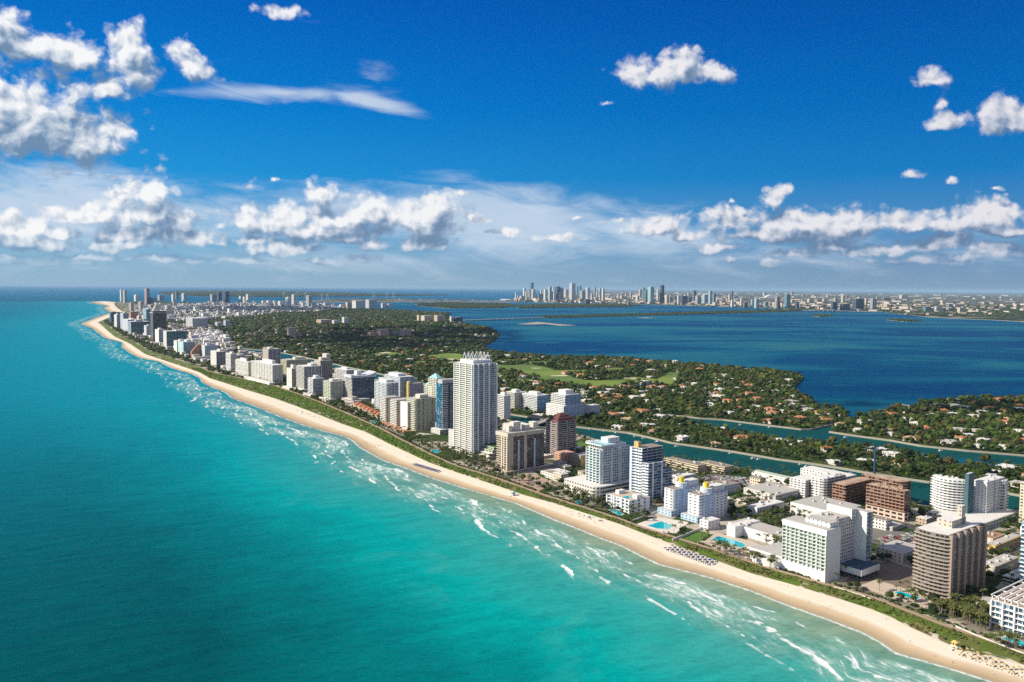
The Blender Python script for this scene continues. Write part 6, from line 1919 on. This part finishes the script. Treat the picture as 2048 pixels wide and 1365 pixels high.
# cruise ships in the port, gantry cranes, low bridges
for i, (x, yb, w_) in enumerate([(815, 604.2, 46), (858, 604.6, 50), (912, 604.6, 56), (966, 605.4, 60), (1016, 606, 40)]):
    c = G(x, yb, 0)
    k_ = depth(c) / F
    L_ = w_ * k_ / 2
    o = tag(obj('cruise_ship', None, None, (c[0], c[1], 0), .08), ORD[i] + ' white cruise ship from the left moored at the port island', 'ship', 'cruise ships at the port')
    wm_ = M((.72, .73, .75))
    hull = MB().prism([(-L_, -12), (L_ * .85, -12), (L_, 0), (L_ * .85, 12), (-L_, 12)], 0, 16)
    obj('hull', hull.mesh('hull', [wm_]), o)
    sup = MB()
    sup.prism([(-L_ * .94, -10), (L_ * .6, -10), (L_ * .72, 0), (L_ * .6, 10), (-L_ * .94, 10)], 16.02, 34)
    obj('superstructure', sup.mesh('superstructure', [facade((.70, .71, .73), (.1, .13, .17), 6, .6, .5, 3)]), o)
    obj('funnel', MB().bar((-L_ * .62, 0, 34), (-L_ * .74, 0, 58), 9, 0, 10, 6).mesh('funnel', [wm_]), o)
    obj('bridge', MB().box(L_ * .3, L_ * .55, -13, 13, 34.02, 42).mesh('bridge', [wm_]), o)
for i, (x, yb) in enumerate([(568, 596), (595, 596), (612, 596), (644, 600), (655, 600), (748, 596.5), (774, 597), (787, 597)]):
    c = G(x, yb, 1)
    k_ = depth(c) / F
    s_ = 13 * k_
    o = tag(obj('port_crane', None, None, (c[0], c[1], 1), 0), ORD[i] + ' harbour gantry crane from the left beyond the island', 'crane', 'harbour gantry cranes')
    mm = M((.62, .66, .72))
    for a in (-.16, .16):
        obj('leg', MB().bar((a * s_, 0, 0), (a * s_ * .7, 0, s_ * .62), s_ * .02, 0, 5).mesh('leg', [mm]), o)
    obj('boom', MB().bar((-.2 * s_, 0, s_ * .62), (.12 * s_, 0, s_), s_ * .025, 0, 5).mesh('boom', [mm]), o)
    obj('beam', MB().box(-.24 * s_, .22 * s_, -2, 2, s_ * .6, s_ * .64).mesh('beam', [mm]), o)
for lab, (xa, ya), (xb, yb), nn in [('low causeway bridge from the wooded suburb to the causeway island', (924, 641.5), (1087, 635.5), 16), ('arched causeway bridge from the causeway island to the mainland', (1604, 621.2), (1765, 624.2), 18)]:
    A, Bp = G(xa, ya, 6), G(xb, yb, 6)
    d = Bp - A
    L_ = float(np.linalg.norm(d))
    o = tag(obj('causeway_bridge', None, None, (A[0], A[1], 0), math.atan2(d[1], d[0])), lab, 'bridge')
    mb = MB()
    N_ = 16
    z = lambda f: 7 + (14 * math.exp(-((f - .3) / .16) ** 2) if 'arched' in lab else 0)
    for i in range(N_):
        f0, f1 = i / N_, (i + 1) / N_
        for y0_, y1_, dz0, dz1 in ((-14, 14, 2, 2),):
            mb.face([(L_ * f0, -14, z(f0) + 2), (L_ * f1, -14, z(f1) + 2), (L_ * f1, 14, z(f1) + 2), (L_ * f0, 14, z(f0) + 2)])
        mb.face([(L_ * f0, -14, z(f0) - 1), (L_ * f1, -14, z(f1) - 1), (L_ * f1, -14, z(f1) + 2), (L_ * f0, -14, z(f0) + 2)])
        mb.face([(L_ * f0, 14, z(f0) - 1), (L_ * f0, -14, z(f0) - 1), (L_ * f1, -14, z(f1) - 1), (L_ * f1, 14, z(f1) - 1)])
    obj('deck', mb.mesh('deck', [M((.40, .39, .38))]), o)
    for i in range(1, nn):
        f_ = i / nn
        obj('pillar', MB().box(L_ * f_ - 3, L_ * f_ + 3, -10, 10, -1, z(f_) - 1.02).mesh('pillar', [M((.42, .41, .4))]), o)
# small creek bridge beside the mauve tower
A, Bp = G(1064, 852, ZL), G(1097, 841, ZL)
d = Bp - A
L_ = float(np.linalg.norm(d))
o = tag(obj('road_bridge', None, None, (A[0], A[1], ZL), math.atan2(d[1], d[0])), 'low road bridge crossing the creek behind the mauve tower', 'bridge')
obj('deck', MB().box(-14, L_ + 14, -8, 8, .9, 1.7).mesh('deck', [M((.36, .33, .31))]), o)
for y_ in (-8, 7.5):
    obj('railing', MB().box(-14, L_ + 14, y_, y_ + .5, 1.7, 2.8).mesh('railing', [M((.45, .40, .36))]), o)

# ------------------------------------------------------------------ small things on the beach
def cone_canopy(r, h, n=8):
    mb = MB()
    for i in range(n):
        a, b_ = 6.283 * i / n, 6.283 * (i + 1) / n
        mb.face([(r * math.cos(a), r * math.sin(a), 0), (r * math.cos(b_), r * math.sin(b_), 0), (0, 0, h)])
        mb.face([(r * math.cos(b_), r * math.sin(b_), -.18), (r * math.cos(b_), r * math.sin(b_), 0), (r * math.cos(a), r * math.sin(a), 0), (r * math.cos(a), r * math.sin(a), -.18)])
    return mb


UMB = {}
POLE = MB().bar((0, 0, 0), (0, 0, 2.3), .03, 0, 5).mesh('pole', [M((.6, .6, .6))])
LNG = {}
FR = MB().box(-.34, .34, -1, 1, .22, .30).mesh('sun_lounger', [M(WHITE)])


def z_at(p):
    s_, t_ = loc(np.array([p]))
    f = (t_ - tc(s_)) / (td(s_) - tc(s_))
    return float(np.interp(f[0], fr, zz))


def lounger(p, colname, col, lab, grp):
    if colname not in LNG:
        mb = MB()
        mb.box(-.31, .31, -.95, .25, .302, .40)
        mb.face([(-.31, .25, .40), (.31, .25, .40), (.31, .9, .78), (-.31, .9, .78)])
        mb.face([(-.31, .25, .30), (-.31, .9, .68), (.31, .9, .68), (.31, .25, .30)])
        LNG[colname] = mb.mesh('cushion', [M(col)])
    o = tag(obj('sun_lounger', FR, None, (p[0], p[1], z_at(p)), ROTZ + 1.57), lab, 'sun lounger', grp)
    obj('cushion', LNG[colname], o)


def umbrella(p, colname, col, lab, grp, r=1.5):
    if colname not in UMB:
        UMB[colname] = cone_canopy(r if colname != 'yellow' else 1.15, .5).mesh('canopy', [M(col)])
    o = tag(obj('beach_umbrella', POLE, None, (p[0], p[1], z_at(p))), lab, 'beach umbrella', grp)
    obj('canopy', UMB[colname], o, (0, 0, 2.0))


BLUE, YELLOW = (.025, .065, .22), (.50, .36, .13)
for i in range(20):
    for j in range(4):
        f = i / 19
        a = G(1347 + 88 * f, 1096 + 31 * f, 2)
        p = a - DW * (3.4 * j) + DS * random.uniform(-.3, .3)
        lounger(p, 'blue', BLUE, 'blue sun lounger in the rows below the white slab hotel', 'blue loungers below the white slab hotel')
        if (i + j) % 3 == 0:
            umbrella(p + DS * 1.1, 'blue', BLUE, 'blue beach umbrella in the rows below the white slab hotel', 'blue umbrellas below the white slab hotel')
for i in range(16):
    for j in range(2):
        f = i / 15
        p = G(831 + 48 * f, 929 + 15 * f, 2) - DW * 4 * j
        umbrella(p, 'blue', BLUE, 'blue beach umbrella in the double row below the crowned tower', 'blue umbrellas below the crowned tower')
        lounger(p + DW * 1.2, 'blue', BLUE, 'blue sun lounger in the double row below the crowned tower', 'blue loungers below the crowned tower')
for i in range(19):
    for j in range(4):
        f = i / 18
        p = G(1930 + 126 * f, 1303 + 43 * f, 2) - DW * 3.0 * j + DS * random.uniform(-.6, .6)
        if random.random() < .85:
            lounger(p, 'yellow', YELLOW, 'yellow sun lounger in the loose rows at the lower right', 'yellow loungers at the lower right')
            if (i + j) % 3 == 1:
                umbrella(p + DS * 1.2, 'yellow', YELLOW, 'yellow beach umbrella in the loose rows at the lower right', 'yellow umbrellas at the lower right')
for i in range(10):
    for j in range(9):
        p = G(731 + 34 * i / 9, 882.5 + 10 * i / 9, 2) - DW * 3.2 * j
        if random.random() < .9:
            lounger(p, 'yellow', YELLOW, 'yellow sun lounger in the dense block down the beach', 'yellow loungers in the dense block')
for i in range(26):
    p = G(1140 + 62 * random.random(), 0, 2)
    f = random.random()
    p = G(1138 + 66 * f + random.gauss(0, 4), 1026 + 19 * f + random.gauss(0, 2), 2)
    (umbrella if i % 3 == 0 else lounger)(p, 'white', WHITE, ('white beach umbrella' if i % 3 == 0 else 'white sun lounger') + ' in the group near the aqua glass tower', 'white beach furniture near the aqua glass tower')
for i in range(24):
    f = random.random()
    p = G(592 + 40 * f + random.gauss(0, 3), 822 + 14 * f + random.gauss(0, 1.2), 2)
    umbrella(p, 'white', WHITE, 'white beach umbrella in the group by the dark blue glass building', 'white umbrellas by the dark blue glass building', 1.8)
# lifeguard huts
for (x, y, col, lab) in [(1026, 991, (.20, .46, .50), 'teal lifeguard hut on stilts on the sand'), (1910, 1298, (.62, .44, .16), 'orange lifeguard hut on stilts near the yellow loungers')]:
    c = G(x, y, 2)
    o = tag(obj('lifeguard_hut', None, None, (c[0], c[1], z_at(c)), ROTZ), lab, 'lifeguard hut')
    for a in (-1.8, 1.8):
        for b_ in (-1.8, 1.8):
            obj('stilt', MB().box(a - .15, a + .15, b_ - .15, b_ + .15, -.3, 1.6).mesh('stilt', [M(WHITE)]), o)
    obj('deck', MB().box(-2.6, 2.6, -2.6, 2.6, 1.6, 1.8).mesh('deck', [M(WHITE)]), o)
    obj('cabin', MB().box(-1.6, 1.8, -1.8, 1.8, 1.802, 4.2).mesh('cabin', [facade(col, GD, 1.8, .6, .5, 2.4)]), o)
    mb = MB()
    for q0 in ([(-2.2, -2.3), (2.4, -2.3)], [(2.4, -2.3), (2.4, 2.3)], [(2.4, 2.3), (-2.2, 2.3)], [(-2.2, 2.3), (-2.2, -2.3)]):
        mb.face([(*q0[0], 4.2), (*q0[1], 4.2), (0, 0, 5.5)])
    obj('roof', mb.mesh('roof', [M((.45, .62, .64) if 'teal' in lab else col)]), o)
    obj('ramp', MB().box(-6, -2.62, -.7, .7, .3, .5).mesh('ramp', [M(WHITE)]), o)


# people
def person_mesh(pose):
    vs = [(0, 0, .92), (0, 0, 1.12), (0, .01, 1.38), (0, 0, 1.52), (0, .01, 1.66)]
    es = [(0, 1), (1, 2), (2, 3), (3, 4)]
    rs = [.13, .12, .14, .055, .105]
    st_ = .26 if pose else .06
    for sg in (1, -1):
        k = len(vs)
        vs += [(.10 * sg, 0, .86), (.11 * sg, st_ * sg * .5, .48), (.11 * sg, st_ * sg - .03, .07), (.11 * sg, st_ * sg + .13, .03)]
        es += [(0, k), (k, k + 1), (k + 1, k + 2), (k + 2, k + 3)]
        rs += [.095, .065, .045, .035]
        k = len(vs)
        vs += [(.21 * sg, 0, 1.38), (.27 * sg, -st_ * sg * .4, 1.10), (.27 * sg, -st_ * sg * .7 + .08, .86), (.26 * sg, -st_ * sg * .7 + .12, .76)]
        es += [(2, k), (k, k + 1), (k + 1, k + 2), (k + 2, k + 3)]
        rs += [.06, .045, .035, .03]
    me = bpy.data.meshes.new('person')
    me.from_pydata(vs, es, [])
    o = bpy.data.objects.new('tmp', me)
    C.objects.link(o)
    md = o.modifiers.new('skin', 'SKIN')
    for v_, r_ in zip(me.skin_vertices[0].data, rs):
        v_.radius = (r_, r_)
    me.skin_vertices[0].data[0].use_root = True
    o.modifiers.new('sub', 'SUBSURF').levels = 1
    dg = bpy.context.evaluated_depsgraph_get()
    res = bpy.data.meshes.new_from_object(o.evaluated_get(dg))
    bpy.data.objects.remove(o)
    return res


skin = mat('skin', (.42, .24, .15), .6)
cloth = [M((.05, .07, .2)), M((.5, .06, .05)), M((.62, .62, .6)), M((.03, .03, .035))]
PM = []
for k in range(4):
    me = person_mesh(k % 2)
    me.materials.clear()
    me.materials.append(skin)
    me.materials.append(cloth[k])
    zc = np.array([p.center.z for p in me.polygons])
    me.polygons.foreach_set('material_index', ((zc > .62) & (zc < (1.02 if k < 2 else 1.42))).astype(np.int32))
    PM.append(me)
CLN = ['navy shorts', 'red shorts', 'white top and shorts', 'dark top and shorts']
spots = [(1480, 1166), (1484, 1168), (1489, 1171), (1493, 1172), (1500, 1175), (1506, 1178), (1462, 1152), (1468, 1155), (1500, 1160), (1318, 1106), (1325, 1109), (1305, 1088), (1312, 1090), (1280, 1078), (1350, 1128), (1356, 1131), (1362, 1132), (1618, 1205), (1598, 1182), (1772, 1242), (1660, 1215), (1868, 1312),
         (1245, 1062), (1190, 1048), (1100, 1016), (1121, 1020), (1075, 1004), (960, 965), (985, 975), (940, 955), (890, 940), (800, 910), (815, 915), (765, 900), (1700, 1228), (1820, 1285), (1430, 1130), (1440, 1136), (1390, 1122), (700, 868), (660, 850), (640, 838), (1140, 1030), (1010, 978), (1560, 1172), (1575, 1176), (1985, 1348), (1905, 1325), (1218, 1060)]
def reg_beach(x):
    return 'on sand below white slab hotel' if 1400 < x < 1700 else 'on sand below brown balcony tower' if x >= 1700 else 'on sand below pale blue hotels' if x > 1230 else 'on sand below aqua glass tower' if x > 1040 else 'on sand below crowned tower' if x > 840 else 'far down the beach'
for i, (x, y) in enumerate(spots):
    k = i % 4
    p = G(x, y, 1.5)
    lab = 'small person in %s %s %s' % (CLN[k], 'walking' if k % 2 else 'standing', reg_beach(x))
    tag(obj('person', PM[k], None, (p[0], p[1], z_at(p)), random.uniform(0, 6.28)), lab, 'person', 'people in %s %s' % (CLN[k], reg_beach(x)))

# ------------------------------------------------------------------ cars and boats
CARC = [('white', (.72, .72, .72)), ('silver', (.42, .44, .46)), ('dark', (.03, .03, .035)), ('red', (.36, .03, .025)), ('blue', (.03, .07, .2)), ('beige', (.45, .38, .28))]
CM = []
glass_m = mat('car_glass', (.02, .025, .03), .1, .0, 1, .5)
tyre = M((.02, .02, .02))
cab = MB()
cab.face([(-.82, -1.5, .85), (.82, -1.5, .85), (.68, -.9, 1.42), (-.68, -.9, 1.42)]); cab.face([(.82, 1.1, .85), (-.82, 1.1, .85), (-.68, .45, 1.42), (.68, .45, 1.42)])
cab.face([(.82, -1.5, .85), (.82, 1.1, .85), (.68, .45, 1.42), (.68, -.9, 1.42)]); cab.face([(-.82, 1.1, .85), (-.82, -1.5, .85), (-.68, -.9, 1.42), (-.68, .45, 1.42)])
cab = cab.mesh('cabin_glass', [glass_m])
wh = MB().bar((-.12, 0, 0), (.12, 0, 0), .33, 0, 8).mesh('wheel', [tyre])
for nm, col in CARC:
    pm = mat('car_paint_' + nm, col, .3, .03, 1, .5)
    mb = MB().prism([(-.86, -2.2), (.86, -2.2), (.9, -1), (.9, 1.6), (.78, 2.25), (-.78, 2.25), (-.9, 1.6), (-.9, -1)], .32, .86, bottom=True)
    CM.append((nm, mb.mesh('parked_car', [pm]), MB().box(-.67, .67, -.89, .44, 1.40, 1.45).mesh('roof', [pm])))
ncar = 0


def car(p, rz, where):
    nm, b_, rf = CM[int(rng.choice(6, p=[.34, .22, .2, .1, .08, .06]))]
    o = tag(obj('parked_car' if 'parked' in where else 'moving_car', b_, None, (p[0], p[1], ZL + .12), rz), nm + ' car ' + where, 'car', nm + ' cars ' + where)
    obj('cabin_glass', cab, o)
    obj('roof', rf, o)
    for a in (-.8, .8):
        for b2 in (-1.4, 1.4):
            obj('wheel', wh, o, (a, b2, .33))


for lot, where, n_ in [(GP([(1396, 961), (1420, 950), (1498, 957), (1506, 974), (1470, 983)], ZL), 'parked in the lot between the motels and the pale blue hotels', 110), (GP([(1704, 1075), (1745, 1058), (1848, 1070), (1836, 1092), (1770, 1090)], ZL), 'parked in the lot behind the white hotel', 50)]:
    ss2, tt2 = loc(np.array(lot))
    cnt = 0
    for a in np.arange(ss2.min(), ss2.max(), 6.2):
        for b_ in np.arange(tt2.min(), tt2.max(), 2.9):
            p = a * DS + b_ * DW
            if inside(lot, np.array([p]))[0] and random.random() < .62 and cnt < n_ and all(not (-2 < (p - c) @ DW < V_ + 2 and -2 < (p - c) @ DS < U + 2) for c, U, V_ in FOOT):
                car(p, ROTZ + (0 if random.random() < .5 else math.pi), where)
                cnt += 1
sv = np.arange(cs[0] + 260, 1700, 17.0)
for s1 in sv:
    for off in (-5.5, -2, 2, 5.5):
        if random.random() < .30:
            t1 = float(tr(np.array([s1]))[0])
            car((s1 + random.uniform(-5, 5)) * DS + (t1 + off) * DW, ROTZ + (math.pi if off > 0 else 0) + .0, 'driving along the avenue behind the hotels')
for i in range(14):
    f = random.random()
    p = G(1400 + 30 * f + random.gauss(0, 1.5), 767 + 32 * f, ZL)
    car(p, random.uniform(0, 3), 'on the pale street among the wooded houses')
# boats along the seawalls
bh = M((.74, .74, .73))
for i, (x, y, L_) in enumerate([(1316, 881, 15), (1352, 891, 9), (1460, 905, 8), (1505, 915, 10), (1516, 917, 9), (1612, 932, 11), (1668, 940, 9), (1700, 946, 9), (1790, 958, 12), (1286, 875, 8), (1270, 871, 9), (1232, 864, 8), (1208, 861, 7), (1538, 853, 8), (1480, 848, 8), (1690, 873, 9), (1880, 900, 10), (1600, 927, 8), (1180, 857, 8)]):
    c = G(x, y + 3, 0)
    o = tag(obj('motor_boat', None, None, (c[0], c[1], 0), ROTZ + 1.45), ORD[i] + ' white motor boat from the list along the seawalls' if False else '%s white motor boat moored %s' % ('large' if L_ > 12 else 'small', 'at the back canal seawall' if y < 858 and x > 1400 or x in (1690, 1880) else 'at the far creek seawall ' + ('near the mauve tower' if x < 1300 else 'opposite the motels' if x < 1480 else 'opposite the construction frames' if x > 1640 else 'opposite the car parks')), 'boat', 'motor boats along the seawalls')
    w_ = L_ * .15
    obj('hull', MB().prism([(-w_, -L_ / 2), (w_, -L_ / 2), (w_, L_ * .2), (0, L_ / 2), (-w_, L_ * .2)], -.3, 1.2, bottom=True).mesh('hull', [bh]), o)
    obj('cabin', MB().prism([(-w_ * .7, -L_ * .2), (w_ * .7, -L_ * .2), (w_ * .6, L_ * .15), (-w_ * .6, L_ * .15)], 1.202, 2.6).mesh('cabin', [facade((.7, .7, .7), GD, 1.4, .7, .5, 1.4)]), o)
# white boundary wall along the walk at the right, garden walls
for lab, pts, h in [('long low white wall beside the beach walk at the lower right', [(1905, 1252), (1940, 1268), (2000, 1292), (2080, 1322)], 1.3), ('curved white garden wall around the lawn by the pale blue hotels', [(1345, 1083), (1362, 1076), (1400, 1060), (1420, 1052)], 2.4), ('pale wall between the lot and the beach walk', [(1668, 1176), (1720, 1192), (1752, 1204)], 1.2), ('white podium edge wall in front of the pale blue hotels', [(1266, 1043), (1290, 1034), (1322, 1022)], 1.6)]:
    P = [G(x, y, ZL) for x, y in pts]
    mb = MB()
    for i in range(len(P) - 1):
        d = (P[i + 1] - P[i]) / np.linalg.norm(P[i + 1] - P[i])
        nn = np.array((-d[1], d[0])) * .3
        mb.prism([tuple(P[i] - nn), tuple(P[i + 1] - nn), tuple(P[i + 1] + nn), tuple(P[i] + nn)], ZL - .2, ZL + h + .004 * i)
    tag(obj('garden_wall', mb.mesh('garden_wall', [M((.70, .68, .64))])), lab, 'wall')

# ------------------------------------------------------------------ haze
HZ = 330000.0
top_ = max(MAXH * 1.05 + 20, 320)
hm = bpy.data.materials.new('haze')
hm.use_nodes = True
q = NT(hm.node_tree)
out = q.n('ShaderNodeOutputMaterial')
vol = q.n('ShaderNodeVolumePrincipled', {'Color': (.46, .72, .98), 'Density': 1.15e-5, 'Anisotropy': 0.0})
q.t.links.new(vol.outputs[0], out.inputs['Volume'])
tag(obj('haze', MB().box(-HZ, HZ, -HZ, HZ, -6, top_).mesh('haze', [hm])), 'thin blue haze over the whole bay', None, None, 'stuff')

# ------------------------------------------------------------------ unseen clouds added to shade the far suburb and the right hand island
cm = mat('cloud_white', (.8, .8, .8), 1.0, .02, .001, 0)
v0, f0 = ICO[2]
for px, py, alt, rx, ry, n in [(790, 669, 3100, 620, 900, 90), (930, 660, 3300, 240, 300, 26), (1965, 815, 2700, 210, 120, 26), (1625, 800, 2700, 60, 60, 7), (520, 618, 3600, 900, 900, 60)]:
    p = G(px, py, 10)
    k_ = alt / math.tan(SUN_EL)
    cx_, cy_ = p[0] + math.sin(SUN_AZ) * k_, p[1] + math.cos(SUN_AZ) * k_
    V, Q = [], []
    for i in range(n):
        a = rng.uniform(0, 6.28)
        r_ = math.sqrt(rng.uniform(0, 1))
        s_ = rng.uniform(.5, 1.0) * min(rx, ry) / math.sqrt(n) * 1.9 * (1.15 - .6 * r_)
        c = np.array((cx_ + math.cos(a) * rx * r_, cy_ + math.sin(a) * ry * r_, alt + rng.uniform(0, 1) * (1 - r_) * 260))
        d = np.array([1 + .35 * mnoise.noise(Vector(q_ * 2.2 + c * .01)) for q_ in v0])
        V.append(v0 * d[:, None] * s_ * np.array((1, 1, .7)) + c)
        Q.append(f0 + i * len(v0))
    tag(obj('cloud', npmesh('cloud', np.concatenate(V), np.concatenate(Q), cm, smooth=True)), 'unseen white clouds added left of the view to shade the land', None, None, 'stuff')
